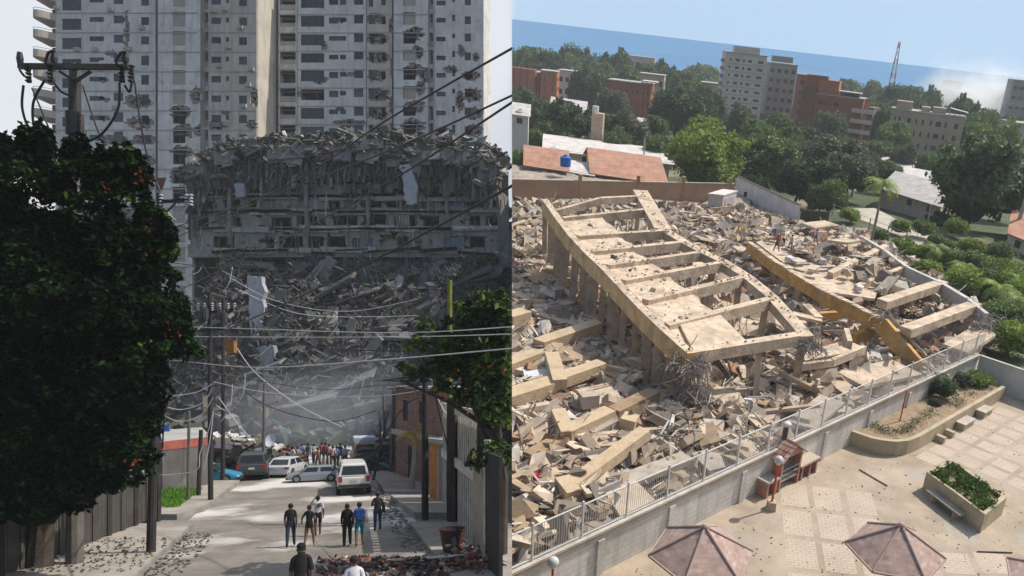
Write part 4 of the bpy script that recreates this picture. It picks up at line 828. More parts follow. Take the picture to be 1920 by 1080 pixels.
for i in range(45):
    x, y = random.choice([(875, 765), (870, 738), (905, 690), (918, 855), (830, 740), (895, 860), (935, 870), (945, 700), (850, 700)]); p = L(x+random.gauss(0, 7), y+random.gauss(0, 5), D-1-rnd(0, .5)); s_ = rnd(.05, .11); a = rnd(0, 6)
    mb.add([p, p+Vector((s_*math.cos(a), rnd(-.05, .05), s_*math.sin(a))), p+Vector((-s_*math.sin(a), .03, s_*math.cos(a)))], [(0, 1, 2)])
mb.build('red_blossom', M_RED, rt)
for (x, y, D_, lbl, r) in ((770, 880, 48, 'small dry orange-tipped palm beside the brick house', 1.5), ):
    o_ = make_palm(3.3, 1.3, 4, 12, leafmat('leaf_dry', (.15, .1, .02), (.3, .2, .03), (.45, .3, .05))); p = L(x, y, D_); setm(o_, (p.x, D_, .2)); tag(o_, lbl, 'palm tree')
random.seed(8)
for i, (x, y, D_, r, lbl) in enumerate([(640, 775, 80, 1.5, 'hazy green shrub in the dust at the middle of the street end'), (560, 745, 80, 1.3, 'hazy green shrub high on the rubble foot, left of the dusty hollow'), (690, 720, 80, 1.6, 'hazy green shrub right of the dusty hollow'), (262, 860, 30, 1.0, 'small bush with red flowers at the foot of the dark tree')]):
    o_ = make_bush(r, r*1.1, 40+i, 1500, .12*r if i < 3 else .1, M_LEAFG if i < 3 else M_LEAFS, 'shrub'); p = L(x, y, slope_D(x, y) if i < 3 else D_); setm(o_, (p.x, p.y, p.z-r*.5)); tag(o_, lbl, 'shrub')
p = L(948, 400, 112); o_ = make_bush(1.6, 2.2, 77, 700, .3, M_LEAFD, 'shrub'); setm(o_, (p.x, p.y, p.z-1)); tag(o_, 'tiny tree top at the right edge beside the collapsed block', 'shrub')
# ---------------------------------------------------------------- bricks and junk across the foot of the street
mb = MB()
for i in range(800):
    px = rnd(600, 945) if i % 4 else rnd(680, 945); y = rnd(26.8, 30.2)-(px-700)*.0012; x = (px-PX)/FPX*y; k = max(0, 1-abs(y-28.2)/1.6)*(.08 if px < 700 else .45)
    mb.chunk((x, y, rnd(0, k)), (rnd(.1, .5), rnd(.06, .2), rnd(.04, .12)), random.choice([(.16, .06, .045), (.12, .05, .04), (.07, .06, .055), (.26, .23, .2), (.2, .09, .06), (.04, .035, .035), (.4, .37, .33), (.1, .085, .07)]))
for i in range(260):
    px = rnd(840, 930); y = rnd(27.5, 31); x = (px-PX)/FPX*y; mb.chunk((x, y, rnd(.1, .9)*random.random()), (rnd(.1, .35), rnd(.06, .2), rnd(.06, .14)), random.choice([(.3, .1, .07), (.2, .07, .05), (.1, .09, .08), (.36, .32, .28)]))
for i in range(400):
    y = rnd(31, 50); x = KR(y)-rnd(0, 1.0)**2; s_ = rnd(.04, .16); mb.chunk((x, y, .02), (s_, s_, s_*.5), (.2, .19, .17))
tag(mb.build('brick_debris', M_CH), kind='stuff')
def one(name, label, cat, fn, m): mb = MB(); o0 = fn(mb); return tag(mb.build(name, m, origin=o0), label, cat)
def _f(mb): p = LG(800, 1047, .35); mb.beam(p-Vector((1.4, .1, .05)), p+Vector((1.5, -.1, .15)), .2, .05); return p
one('plank', 'pale plank lying across the brick debris at the foot of the street', 'plank', _f, M_CREAM)
tb_ = LG(848, 1032, .25)
t_ = thing('rubbish_bin', 'dark red plastic tub full of rubble beside the slatted fence', 'bin', tb_); mb = MB()
mb.tube([tb_, tb_+Vector((0, 0, .8))], [.34, .46], 16, cap=False); mb.tube([tb_+Vector((0, 0, .01)), tb_+Vector((0, 0, .7))], [.3, .38], 16); mb.build('tub', mat('dark_red_plastic', (.07, .03, .03), rough=.5), t_); mb = MB(); mb.tube([tb_+Vector((0, 0, .78)), tb_+Vector((0, 0, .84))], [.49, .49], 16, cap=False); mb.build('rim', mat('dark_red_plastic'), t_)
# ================================================================ people
SKINS = [mat('skin_dark', (.12, .06, .04), rough=.6, var=.08), mat('skin_brown', (.2, .11, .07), rough=.6, var=.08)]
def cloth(c): n_ = 'cloth_%02x%02x%02x' % tuple(int(q*255) for q in c); return mat(n_, c, rough=.9, var=.2, scale=9, bump=.2, bscale=30)
HAIR = mat('hair_black', (.012, .01, .01), rough=.6)
def person(label, loc, yaw=0., h=1.72, top=(.02, .02, .025), bottom=(.03, .04, .07), skin=0, shoes=(.03, .03, .03), arms='down', stride=.12, sleeves=.4, shorts=0, hair='short', hat=None, group=None, extra=None, fat=1., lean=0.):
    """joint skeleton (x right, y forward, z up) grown with Skin + Subdivision, baked to one body mesh"""
    k = h/1.72; J = {}; E_ = []; Rr = {}
    def j(n_, p, r, r2=None): J[n_] = Vector(p); Rr[n_] = (r*fat, (r2 or r)*fat)
    ly = lean
    j('pel', (0, 0, .95), .135, .1); j('waist', (0, ly*.2, 1.1), .14, .1); j('chest', (0, ly*.6, 1.3), .165, .115); j('neckb', (0, ly, 1.46), .075, .07); j('neck', (0, ly*1.1, 1.52), .052)
    j('head', (0, ly*1.2+.015, 1.6), .082, .09); j('crownj', (0, ly*1.2+.01, 1.675), .068, .078)
    E_ += [('pel', 'waist'), ('waist', 'chest'), ('chest', 'neckb'), ('neckb', 'neck'), ('neck', 'head'), ('head', 'crownj')]
    for s_, n_ in ((-1, 'l'), (1, 'r')):
        f_ = stride*1.5*s_
        j('hip'+n_, (.095*s_, 0, .88), .098); j('knee'+n_, (.11*s_, f_*.75+.03, .49), .072); j('ank'+n_, (.12*s_, f_*1.1-.03*(s_ < 0), .1), .05 if not shorts else .038); j('toe'+n_, (.13*s_, f_*1.1+.13, .035), .038)
        E_ += [('pel', 'hip'+n_), ('hip'+n_, 'knee'+n_), ('knee'+n_, 'ank'+n_), ('ank'+n_, 'toe'+n_)]
        j('sh'+n_, (.16*s_, ly, 1.42), .06)
        a_ = arms if isinstance(arms, str) else arms[0 if s_ < 0 else 1]
        if a_ == 'down': el, wr = (.208*s_, ly-.03-f_*.3, 1.14), (.205*s_, ly+.05-f_*.8, .88)
        elif a_ == 'up': el, wr = (.27*s_, ly+.2, 1.3), (.1*s_, ly+.28, 1.54)
        elif a_ == 'fold': el, wr = (.25*s_, ly+.02, 1.15), (.06*s_, ly+.22, 1.17)
        elif a_ == 'out': el, wr = (.33*s_, ly+.02, 1.18), (.42*s_, ly+.16, 1.0)
        elif a_ == 'point': el, wr = (.3*s_, ly+.2, 1.32), (.36*s_, ly+.45, 1.42)
        j('el'+n_, el, .047); j('wr'+n_, wr, .028); E_ += [('neckb', 'sh'+n_), ('sh'+n_, 'el'+n_), ('el'+n_, 'wr'+n_)]
    names = list(J); me = bpy.data.meshes.new('sk'); me.from_pydata([tuple(J[n_]) for n_ in names], [(names.index(a), names.index(b)) for a, b in E_], [])
    ob = bpy.data.objects.new('sk', me); COL.objects.link(ob); ob.modifiers.new('s', 'SKIN'); sv = me.skin_vertices[0].data
    for i, n_ in enumerate(names): sv[i].radius = Rr[n_]; sv[i].use_root = (n_ == 'pel')
    sb = ob.modifiers.new('u', 'SUBSURF'); sb.levels = 1; sb.render_levels = 1
    dg = bpy.context.evaluated_depsgraph_get(); ev = bpy.data.meshes.new_from_object(ob.evaluated_get(dg)); bpy.data.objects.remove(ob)
    mb = MB(); V = [v.co.copy() for v in ev.vertices]
    def near(p):
        best = None; bd = 9
        for a, b in E_:
            A_, B_ = J[a], J[b]; t_ = max(0, min(1, (p-A_).dot(B_-A_)/max(1e-9, (B_-A_).length_squared))); d_ = (p-(A_+(B_-A_)*t_)).length/ (sum(Rr[a])+sum(Rr[b]))
            if d_ < bd: bd = d_; best = (a, b, t_)
        return best
    fs = []; mi = []
    for f in ev.polygons:
        c_ = f.center; a, b, t_ = near(c_); m_ = 1
        if b in ('head', 'crownj', 'neck'): m_ = 0
        elif b.startswith('toe') or (b.startswith('ank') and t_ > .92): m_ = 3
        elif b.startswith(('hip', 'knee')): m_ = 2 if not (shorts and b.startswith('knee') and t_ > shorts) else 0
        elif b.startswith('ank'): m_ = 0 if shorts else 2
        elif b == 'waist' and t_ < .4: m_ = 2
        elif b.startswith('el'): m_ = 1 if t_ < sleeves*2 else 0
        elif b.startswith('wr'): m_ = 1 if sleeves > .8 else 0
        fs.append(tuple(f.vertices)); mi.append(m_)
    mb.v = [tuple(v) for v in V]; mb.f = fs; mb.mi = mi; mb.c = [(1, 1, 1)]*len(fs)
    for s_, n_ in ((-1, 'l'), (1, 'r')):      # hands: palm, four unequal curled fingers, thumb at the side
        wr = J['wr'+n_]; d_ = (wr-J['el'+n_]).normalized(); sd_ = Vector((0, 1, 0)) if abs(d_.y) < .8 else Vector((0, 0, 1)); sd_ = (sd_-d_*sd_.dot(d_)).normalized(); q = d_.cross(sd_)
        pm_ = wr+d_*.085; mb.beam(wr-d_*.01, pm_, .075, .032, up=q, mi=0)
        for fi, fl in enumerate((.07, .08, .076, .06)):
            r0 = pm_+sd_*(.03-.02*fi); mb.tube([r0-d_*.01, r0+d_*fl*.5, r0+d_*fl*.85+q*s_*-.02], [.0095, .009, .006], 5, mi=0)
        mb.tube([wr+d_*.03+sd_*.035, wr+d_*.06+sd_*.065, wr+d_*.09+sd_*.06], [.012, .01, .007], 5, mi=0)
    hd = J['head']; mb.tube([hd+Vector((0, .085, .015)), hd+Vector((0, .115, -.02)), hd+Vector((0, .088, -.03))], [.01, .017, .012], 6, mi=0)
    for s_ in (-1, 1):
        mb.ball(hd+Vector((.032*s_, .083, .02)), .012, 6, 4, mi=4); mb.ball(hd+Vector((.088*s_, -.005, .0)), (.014, .022, .034), 8, 5, mi=0)
    mb.beam(hd+Vector((-.025, .09, -.055)), hd+Vector((.025, .09, -.055)), .01, .01, mi=4)
    loc = Vector(loc); t = thing('person', label, 'person', loc, group)
    t.matrix_basis = t.matrix_basis @ Matrix.Rotation(yaw, 4, 'Z') @ Matrix.Diagonal((k, k, k, 1)); t['_o'] = [0, 0, 0]
    mb.build('body', [SKINS[skin], cloth(top), cloth(bottom), cloth(shoes), HAIR], t, smooth=True)
    cj = J['crownj']; mb = MB(); hc = (J['head']+cj)/2
    mb.ball(hc+Vector((0, -.018, .022)), (.092, .1, .098), 12, 7, jit=.02)
    if hair == 'long': mb.ball(hc+Vector((0, -.06, -.08)), (.09, .06, .16), 10, 6, jit=.05)
    if hair == 'bun': mb.ball(hc+Vector((0, -.11, .03)), .05, 8, 5)
    mb.build('hair', HAIR, t, smooth=True)
    if hat:
        mb = MB(); mb.ball(hc+Vector((0, -.01, .045)), (.1, .108, .085), 12, 7)
        a0 = hc+Vector((0, .08, .05)); mb.slab([a0+Vector((-.08, 0, 0)), a0+Vector((.08, 0, 0)), a0+Vector((.05, .1, -.01)), a0+Vector((-.05, .1, -.01))], .015); mb.build('cap', cloth(hat), t, smooth=True)
    if extra == 'backpack': mb = MB(); mb.box((0, ly-.19, 1.27), (.3, .17, .44), jit=.12); mb.box((0, ly-.285, 1.18), (.22, .05, .2), jit=.1); mb.build('backpack', cloth((.02, .06, .22)), t)
    if extra == 'bag': mb = MB(); mb.box((.24, -.05, 1.0), (.13, .3, .3), jit=.15); mb.tube([(.24, -.05, 1.15), (.05, .1, 1.4), (-.1, -.05, 1.45)], .012, 5); mb.build('shoulder_bag', cloth((.025, .025, .03)), t)
    if extra == 'phone': mb = MB(); mb.box((-.1, ly+.33, 1.62), (.15, .012, .08)); mb.build('phone', HAIR, t)
    if extra == 'print': mb = MB(); mb.box((.02, ly-.115, 1.33), (.13, .02, .17), jit=.4); mb.build('shirt_print', cloth((.06, .06, .12)), t)
    return t
AW = .43
person('man in black t-shirt and dark jeans, leftmost of the walkers, seen from behind', LG(545, 1026), AW, 1.74, (.015, .015, .018), (.025, .035, .06), stride=.13, arms='down', sleeves=.45)
person('woman in a crop top and tiny shorts standing between two men', LG(580, 1025), AW-.5, 1.66, (.03, .025, .025), (.03, .02, .02), skin=1, shorts=.15, hair='bun', arms=('out', 'fold'), sleeves=.3, shoes=(.4, .4, .4), stride=.08)
person('man in a white t-shirt with a dark back print raising a phone to his face', LG(596, 1005), AW+.25, 1.72, (.5, .5, .53), (.02, .018, .02), shorts=.7, arms=('up', 'down'), sleeves=.45, extra='print', stride=.08)
person('stocky person dressed all in black walking beside the backpacker', LG(651, 1024), AW, 1.7, (.012, .012, .013), (.014, .013, .014), fat=1.12, sleeves=.9, stride=.1)
person('man with a blue backpack and teal shorts walking away', LG(674, 1024), AW, 1.76, (.02, .06, .25), (.02, .17, .2), skin=1, shorts=.95, extra='backpack', sleeves=.3, stride=.12, shoes=(.25, .05, .04))
person('person in dark clothes with a shoulder bag, rightmost of the walkers', LG(708, 996), AW, 1.72, (.03, .03, .03), (.03, .045, .09), arms='fold', extra='bag', sleeves=.45, hat=(.05, .05, .05), stride=.1)
person('man in black shirt and cap in the foreground, cut off by the bottom edge', (L(565, 1080, 18.3).x, 18.3, L(565, 1020, 18.3).z-1.75), AW+.1, 1.74, (.012, .012, .014), (.03, .03, .03), fat=1.12, hat=(.01, .01, .01), sleeves=.5)
person('foreground person in a pale shirt whose dark head shows at the bottom edge', (L(664, 1080, 18.6).x, 18.6, L(664, 1043, 18.6).z-1.74), AW+.1, 1.72, (.5, .5, .55), (.05, .05, .06), hat=(.02, .015, .015), sleeves=.5)
CL = [((.45, .08, .06), 'red'), ((.03, .03, .04), 'black'), ((.5, .5, .5), 'white'), ((.5, .17, .06), 'orange'), ((.08, .15, .35), 'blue'), ((.25, .06, .12), 'maroon'), ((.3, .32, .33), 'grey'), ((.45, .3, .3), 'pink')]
random.seed(77)
px_ = [523, 532, 541, 549, 558, 566, 577, 588, 596, 603, 610, 617, 624, 631, 638, 647]
wh = ['beside the white sedan', 'just behind the white sedan nose', 'near the dish mast', 'behind the tail of the grey car', 'behind the grey car bonnet', 'behind the grey car left window', 'behind the grey car roof, left', 'behind the grey car roof, middle', 'behind the grey car roof, right', 'behind the grey car rear window', 'behind the grey car boot', 'between the grey car and the pickup', 'next to the pickup, front row', 'left of the pickup, back row', 'left of the pickup, half hidden', 'behind the pickup cab']
for i, x in enumerate(px_):
    c_, cn = CL[(i*5+3) % 8]; D_ = 60+rnd(0, 7); person('distant person in %s top %s' % (cn, wh[i]), (L(x, 0, D_).x, D_, 0), AW+rnd(-1, 1), rnd(1.6, 1.8), c_, random.choice([(.03, .04, .07), (.05, .05, .05), (.1, .09, .08)]), skin=i % 2, arms=random.choice(['down', 'fold', 'out']), group='onlookers at the end of the street')
# ================================================================ vehicles (x forward, y left, z up)
M_TYRE = mat('tyre_rubber', (.02, .02, .02), rough=.9, var=.2); M_RIM = mat('wheel_rim', (.3, .3, .31), rough=.35, metal=.8, var=.1)
M_TINT = mat('tinted_glass', (.015, .018, .02), rough=.12, spec=.6, var=.1); M_RLAMP = mat('tail_lamp_red', (.35, .02, .015), rough=.3, var=.1); M_HLAMP = mat('head_lamp', (.6, .6, .58), rough=.2, var=.1); M_PLATE = mat('number_plate', (.45, .45, .42), var=.2, scale=20); M_TRIM = mat('dark_trim', (.03, .03, .03), rough=.6)
def loft(mb, secs, col=(1, 1, 1)):
    """secs: list of (x, [(y,z)...]) ring sections joined"""
    n = len(secs[0][1]); V = []
    for x, ring in secs: V += [(x, y, z) for y, z in ring]
    F_ = [(i*n+k, i*n+(k+1) % n, (i+1)*n+(k+1) % n, (i+1)*n+k) for i in range(len(secs)-1) for k in range(n)]
    F_ += [tuple(reversed(range(n))), tuple((len(secs)-1)*n+k for k in range(n))]; mb.add(V, F_, col)
def car(label, loc, yaw, L_, W_, hood, roof, cab, paint, kind='sedan', sc=1., name='parked_car', cat='car', plate=True, gc=.2):
    """cab=(x_rear_base,x_rear_top,x_front_top,x_front_base)"""
    t = thing(name, label, cat, loc); t.matrix_basis = t.matrix_basis @ Matrix.Rotation(yaw, 4, 'Z') @ Matrix.Scale(sc, 4); t['_o'] = [0, 0, 0]
    mp = mat('paint_%02x%02x%02x' % tuple(int(q*255) for q in paint), paint, rough=.3, spec=.5, var=.08); hw = W_/2; hl = L_/2
    def ring(w_, z0, z1): return [(-w_*.92, z0), (w_*.92, z0), (w_, z0+.12), (w_, z0+(z1-z0)*.62), (w_*.93, z1-.03), (w_*.8, z1), (-w_*.8, z1), (-w_*.93, z1-.03), (-w_, z0+(z1-z0)*.62), (-w_, z0+.12)]
    rear_h = hood+(.04 if kind == 'sedan' else 0)
    mb = MB(); secs = [(-hl, ring(hw*.9, gc+.15, rear_h-.12)), (-hl+.12, ring(hw*.97, gc+.02, rear_h)), (-hl*.4, ring(hw, gc, rear_h+.02)), (cab[3], ring(hw, gc, hood+.03)), (hl-.45, ring(hw*.97, gc, hood-.08)), (hl-.08, ring(hw*.93, gc+.05, hood-.2)), (hl, ring(hw*.86, gc+.15, hood-.32))]
    loft(mb, secs); mb.build('body', mp, t, smooth=False)
    a, b, c_, d_ = cab; zb = hood-.02; zt = roof; bw, tw = hw*.9, hw*.72
    mb = MB(); mb.add([(a, -bw, zb), (d_, -bw, zb), (d_, bw, zb), (a, bw, zb), (b, -tw, zt-.05), (c_, -tw, zt-.05), (c_, tw, zt-.05), (b, tw, zt-.05)], MB.BF)
    mb.add([(b, -tw, zt-.05), (c_, -tw, zt-.05), (c_, tw, zt-.05), (b, tw, zt-.05), (b+.12, -tw*.85, zt), (c_-.12, -tw*.85, zt), (c_-.12, tw*.85, zt), (b+.12, tw*.85, zt)], MB.BF[1:]); mb.build('cabin', mp, t)
    def lerp(p, q, u): return tuple(p[i]+(q[i]-p[i])*u for i in range(3))
    def glass(P0, P1, P2, P3, nrm, i0=.08, i1=.12, nm='window'):
        q = [Vector(lerp(lerp(P0, P1, u), lerp(P3, P2, u), v)) for u, v in ((i0, i1), (1-i0, i1), (1-i0, 1-i1), (i0, 1-i1))]; n_ = Vector(nrm).normalized()*.012
        mb = MB(); V = [p+n_ for p in q]+[p-n_ for p in q]; mb.add(V, [(0, 1, 2, 3), (7, 6, 5, 4), (1, 0, 4, 5), (2, 1, 5, 6), (3, 2, 6, 7), (0, 3, 7, 4)]); mb.build(nm, M_TINT, t)
    glass((a, bw, zb), (a, -bw, zb), (b, -tw, zt-.05), (b, tw, zt-.05), (-1, 0, .3), nm='rear_window'); glass((d_, -bw, zb), (d_, bw, zb), (c_, tw, zt-.05), (c_, -tw, zt-.05), (1, 0, .5), nm='windscreen')
    for s_ in (-1, 1):
        m0, m1 = (a+d_)/2, (b+c_)/2
        glass((a, s_*bw, zb), (m0, s_*bw, zb), (m1, s_*tw, zt-.05), (b, s_*tw, zt-.05), (0, s_, .3), .1, .1, 'side_window'); glass((m0, s_*bw, zb), (d_, s_*bw, zb), (c_, s_*tw, zt-.05), (m1, s_*tw, zt-.05), (0, s_, .3), .08, .1, 'side_window')
        mb = MB(); mb.box((-hl+.06, s_*hw*.8, (gc+rear_h)/2+.16), (.16, .2 if kind != 'sedan' else .3, .3 if kind != 'sedan' else .14)); mb.build('tail_light', M_RLAMP, t)
        mb = MB(); mb.box((hl-.05, s_*hw*.68, hood-.38), (.16, .3, .14)); mb.build('headlight', M_HLAMP, t)
        mb = MB(); mb.box((d_-.15, s_*(hw+.08), zb+.12), (.1, .18, .13)); mb.build('mirror', M_TRIM, t)
    r_ = .32 if kind == 'sedan' else .39
    for sx_ in (-hl*.62, hl*.64):
        for s_ in (-1, 1):
            mb = MB(); mb.tube([(sx_, s_*(hw-.2), r_), (sx_, s_*(hw+.02), r_)], r_, 20); wh_ = mb.build('wheel', M_TYRE, t); mb = MB(); mb.tube([(sx_, s_*(hw+.021), r_), (sx_, s_*(hw+.03), r_)], r_*.6, 14)
            for q in range(5): a_ = q*1.2566; mb.beam((sx_, s_*(hw+.034), r_), (sx_+r_*.5*math.cos(a_), s_*(hw+.034), r_+r_*.5*math.sin(a_)), .05, .02)
            mb.build('rim', M_RIM, wh_)
    mb = MB(); mb.box((-hl-.02, 0, gc+.14), (.14, W_*.92, .17)); mb.build('rear_bumper', M_TRIM if kind != 'sedan' else mp, t); mb = MB(); mb.box((hl+.0, 0, gc+.14), (.14, W_*.88, .18)); mb.build('front_bumper', M_TRIM, t)
    if plate: mb = MB(); mb.box((-hl-.012, 0, gc+.45), (.03, .36, .14)); mb.build('number_plate', M_PLATE, t)
    return t
SD = PI/2+.43
pk = car('white pickup truck with a covered bed, seen from behind in the middle of the road', LG(659, 930)+Vector((-.9, 2.3, 0)), SD, 4.7, 1.78, 1.12, 1.78, (-2.3, -2.15, 1.0, 1.5), (.55, .54, .5), 'suv', 1.04, 'pickup_truck', 'pickup truck', gc=.42)
car('dark grey off-road car parked at the left kerb with its back to us', LG(468, 902)+Vector((-.9, 2.2, 0)), SD, 4.4, 1.9, 1.15, 1.75, (-2.15, -1.95, .9, 1.4), (.05, .055, .06), 'suv', 1.02, 'parked_car', 'car', gc=.35)
car('dark red car mostly hidden beside the dark off-road car', LG(432, 895)+Vector((-.5, 3.5, 0)), SD, 4.2, 1.7, .85, 1.35, (-1.7, -1.2, .6, 1.2), (.07, .03, .03), 'sedan', .95)
car('silvery white sedan parked behind the off-road car', LG(512, 898)+Vector((-.3, 2.5, 0)), SD-.3, 4.2, 1.7, .85, 1.36, (-1.75, -1.1, .6, 1.25), (.4, .42, .44), 'sedan', .95)
car('grey four-door car crossing the road side-on', LG(579, 905)+Vector((0, .8, 0)), PI-.42+.82, 4.1, 1.6, .82, 1.3, (-1.75, -1.3, .5, 1.1), (.2, .23, .26), 'sedan', .8)
car('bright blue small car with its nose poking out behind the kerb pole', Vector((L(391, 900, 52.5).x, 52.5, 0)), .25, 3.9, 1.65, .82, 1.35, (-1.8, -1.3, .2, .9), (.03, .22, .36), 'sedan', .98)
vn = car('light van with a roof load, behind the white pickup', LG(664, 893)+Vector((-1.2, 4.6, 0)), SD, 4.8, 1.9, 1.25, 2.2, (-2.3, -2.2, 1.2, 1.7), (.3, .2, .16), 'suv', 1.0, 'van', 'van', gc=.4)
mb = MB(); mb.bx(-2, 1, -.75, .75, 2.22, 2.5); mb.build('roof_load', mat('pale_blue_tarp', (.35, .42, .5)), vn)
# ================================================================ FRAME R : the collapsed building by the sea
CUR[0] = 'R'; random.seed(101)
def terr(b): return 0. if b < 122 else -2.3*min(1, (b-122)/5)-.05*max(0, min(b, 800)-140)
M_GND = mat('dry_ground', (.075, .09, .04), var=.4, scale=.4, stain=(.08, (.22, .19, .13), .56, .66), bump=.4, bscale=2)
M_SEA = mat('sea_water', (.012, .13, .29), rough=.55, var=.3, scale=.004, spec=.12, bump=.3, bscale=.05)
mb = MB(); bs = [8, 20, 40, 60, 80, 100, 122, 127, 140, 170, 220, 300, 400, 550, 700, 815]
V = []
for b in bs: V += [(-.5*b-120, b, terr(b)-.02), (1.1*b+150, b, terr(b)-.02)]
mb.add(V, [(2*i, 2*i+1, 2*i+3, 2*i+2) for i in range(len(bs)-1)]); tag(mb.build('ground', M_GND), kind='structure')
mb = MB(); mb.add([(-9000, 770, -35.1), (15000, 770, -35.1), (70000, 90000, -35.1), (-60000, 90000, -35.1)], [(0, 1, 2, 3)]); tag(mb.build('sea', M_SEA), kind='structure')
# ---------------------------------------------------------------- patio
M_PATIO = mat('patio_screed', (.38, .31, .235), var=.3, scale=.45, bump=.4, bscale=14, stain=(.35, (.36, .33, .29), .55, .7))
M_PAVE = mat('paving_squares', (.47, .39, .31), tex=('flat', (.47, .39, .31), (.35, .29, .23), 1.0, .42, .21), var=.14, scale=.6)
WD = Vector((.647, .762, 0)).normalized(); WN = Vector((WD.y, -WD.x, 0)); W0 = Vector((-1.4, 31.2, 0))   # wall line, WN points to the patio
W1 = W0+WD*35.2; Wm = W0-WD*10
mb = MB(); q = [Wm, W1, W1+WN*14, W1+WN*14-WD*20, Wm+WN*45, Wm-WD*10+WN*20]
mb.add([(p.x, p.y, .012) for p in q], [tuple(range(len(q)))][::1]); mb.f[-1] = tuple(reversed(mb.f[-1])); tag(mb.build('patio', M_PATIO), kind='structure')
mb = MB()
def pq(poly, h=.018): mb.add([(p[0], p[1], h) for p in poly], [tuple(range(len(poly)))])
for i in range(3):
    for jn in range(6):
        x0 = 5.35+i*1.82; y0 = 38.9-jn*2.72
        if i == 0 and jn == 0: y0 -= 0
        if (i, jn) in ((2, 3),): pass
        w_, h_ = 1.5, 2.35
        sh = -.02*jn
        pq([(x0+sh, y0-h_), (x0+w_+sh, y0-h_), (x0+w_+sh+.03, y0), (x0+sh+.03, y0)])
for i, jn in ((3, 3), (3, 4), (4, 3), (4, 4), (5, 4), (3, 5), (4, 5), (5, 5), (5, 3), (6, 4)):
    x0 = 5.5+i*1.86; y0 = 38.4-jn*2.0+.35*i; pq([(x0, y0-1.75), (x0+1.55, y0-1.6), (x0+1.6, y0+.1), (x0+.02, y0)])
U_ = WD; T_ = WN
for i in range(-1, 9):
    for jn in range(9):
        c = Vector((15.6, 46.3, 0))+U_*(i*1.62-1.2)+T_*(jn*1.72+.35)
        if c.x < 13.5 and c.y < 44: continue
        if (c-Vector((15.5, 38.9, 0))).length < 3.2 or c.y < 37.5: continue
        if (c-(W1)).dot(U_) > -2.6: continue
        pq([tuple(c)[:2], tuple(c+T_*1.38)[:2], tuple(c+T_*1.38+U_*1.28)[:2], tuple(c+U_*1.28)[:2]])
mb.v = [tuple(v) for v in mb.v]; o_ = mb.build('patio_paving', M_PAVE); tag(o_, kind='structure')
bm = bmesh.new(); bm.from_mesh(o_.data); bm.normal_update()
for f in bm.faces:
    if f.normal.z < 0: f.normal_flip()
bm.to_mesh(o_.data); bm.free()
# ---------------------------------------------------------------- perimeter wall, pillars, coping, railing
M_WALLW = mat('painted_blockwork', (.62, .60, .56), tex=('wall', (.6, .58, .54), (.5, .48, .45), 1.0, .55, .28), var=.2, scale=.5, streak=.3, stain=(.8, (.38, .34, .28), .6, .8))
M_COPE = mat('coping', (.47, .42, .36), var=.25, scale=1.5, bump=.3)
M_RAIL = mat('white_metal', (.62, .60, .57), rough=.5, var=.15)
pw = thing('boundary_wall', 'long white block wall with pillars between the patio and the ruins', 'wall', W0)
wl = 45.2
mb = MB(); mb.beam(Wm+Vector((0, 0, 1.1)), W1+Vector((0, 0, 1.1)), .18, 2.2); mb.build('wall', M_WALLW, pw)
mb = MB(); mb.beam(Wm+Vector((0, 0, 2.27)), W1+Vector((0, 0, 2.27)), .42, .13); mb.build('coping', M_COPE, pw)
mb = MB(); mb.beam(Wm+Vector((0, 0, 2.0))+WN*.12, W1+Vector((0, 0, 2.0))+WN*.12, .07, .22); mb.build('band', M_COPE, pw)
s = 0
for s in (2.6, 7.1, 11.5, 16.9, 19.3, 24.5, 29.5, 34.5, 40):
    p = Wm+WD*s; mb = MB(); mb.beam(p+WN*.13+Vector((0, 0, 0)), p+WN*.13+Vector((0, 0, 1.88)), .36, .14, up=tuple(WN)); mb.build('pillar', M_WALLW, pw)
sw = thing('boundary_wall', 'plain whitish wall closing the right-hand end of the patio', 'wall', W1)
mb = MB(); E2 = W1+WN*16; mb.beam(W1+Vector((0, 0, 1.1))+WN*.22, E2+Vector((0, 0, 1.1)), .2, 2.2); mb.build('wall', mat('white_render', (.55, .54, .52), var=.2, scale=.7, stain=(.9, (.4, .36, .3), .6, .8)), sw); mb = MB(); mb.beam(W1+Vector((0, 0, 2.25))+WN*.22, E2+Vector((0, 0, 2.25)), .26, .08); mb.build('coping', M_COPE, sw)
rl = thing('railing', 'white metal bar railing on top of the long patio wall', 'railing', W0+Vector((0, 0, 2.3)))
rh = 1.65; rb = 2.34
for z in (.08, rh-.04): mb = MB(); mb.beam(Wm+Vector((0, 0, rb+z)), W1+Vector((0, 0, rb+z)), .05, .05); mb.build('rail', M_RAIL, rl)
for i in range(18): p = Wm+WD*(1.0+i*2.55); mb = MB(); mb.beam(p+Vector((0, 0, rb)), p+Vector((0, 0, rb+rh+.12)), .08, .08, up=tuple(WN)); mb.build('post', M_RAIL, rl)
rest = MB()
for i in range(330):
    p = Wm+WD*(3.6+i*.128); q = p+Vector((rnd(-.015, .015), 0, 0))
    if i < 96: mb = MB(); mb.tube([p+Vector((0, 0, rb+.1)), q+Vector((0, 0, rb+rh-.06))], .011, 4); mb.build('bar', M_RAIL, rl)
    else: rest.tube([p+Vector((0, 0, rb+.1)), q+Vector((0, 0, rb+rh-.06))], .012, 4)
o_ = rest.build('bars', M_RAIL, rl); o_['kind'] = 'stuff'
mb = MB()
for i in range(420):      # grit and scraps blown over the patio
    x, y = rnd(1180, 1915), rnd(800, 1078); p = G(x, y, .02)
    if (p-W0).dot(WN) < .4: continue
    s_ = rnd(.02, .07); mb.chunk((p.x, p.y, .03), (s_*rnd(1, 2), s_, s_*.5), random.choice([(.3, .26, .2), (.5, .45, .38), (.12, .1, .08), (.2, .16, .1)]))
tag(mb.build('grit', M_CH), kind='stuff')
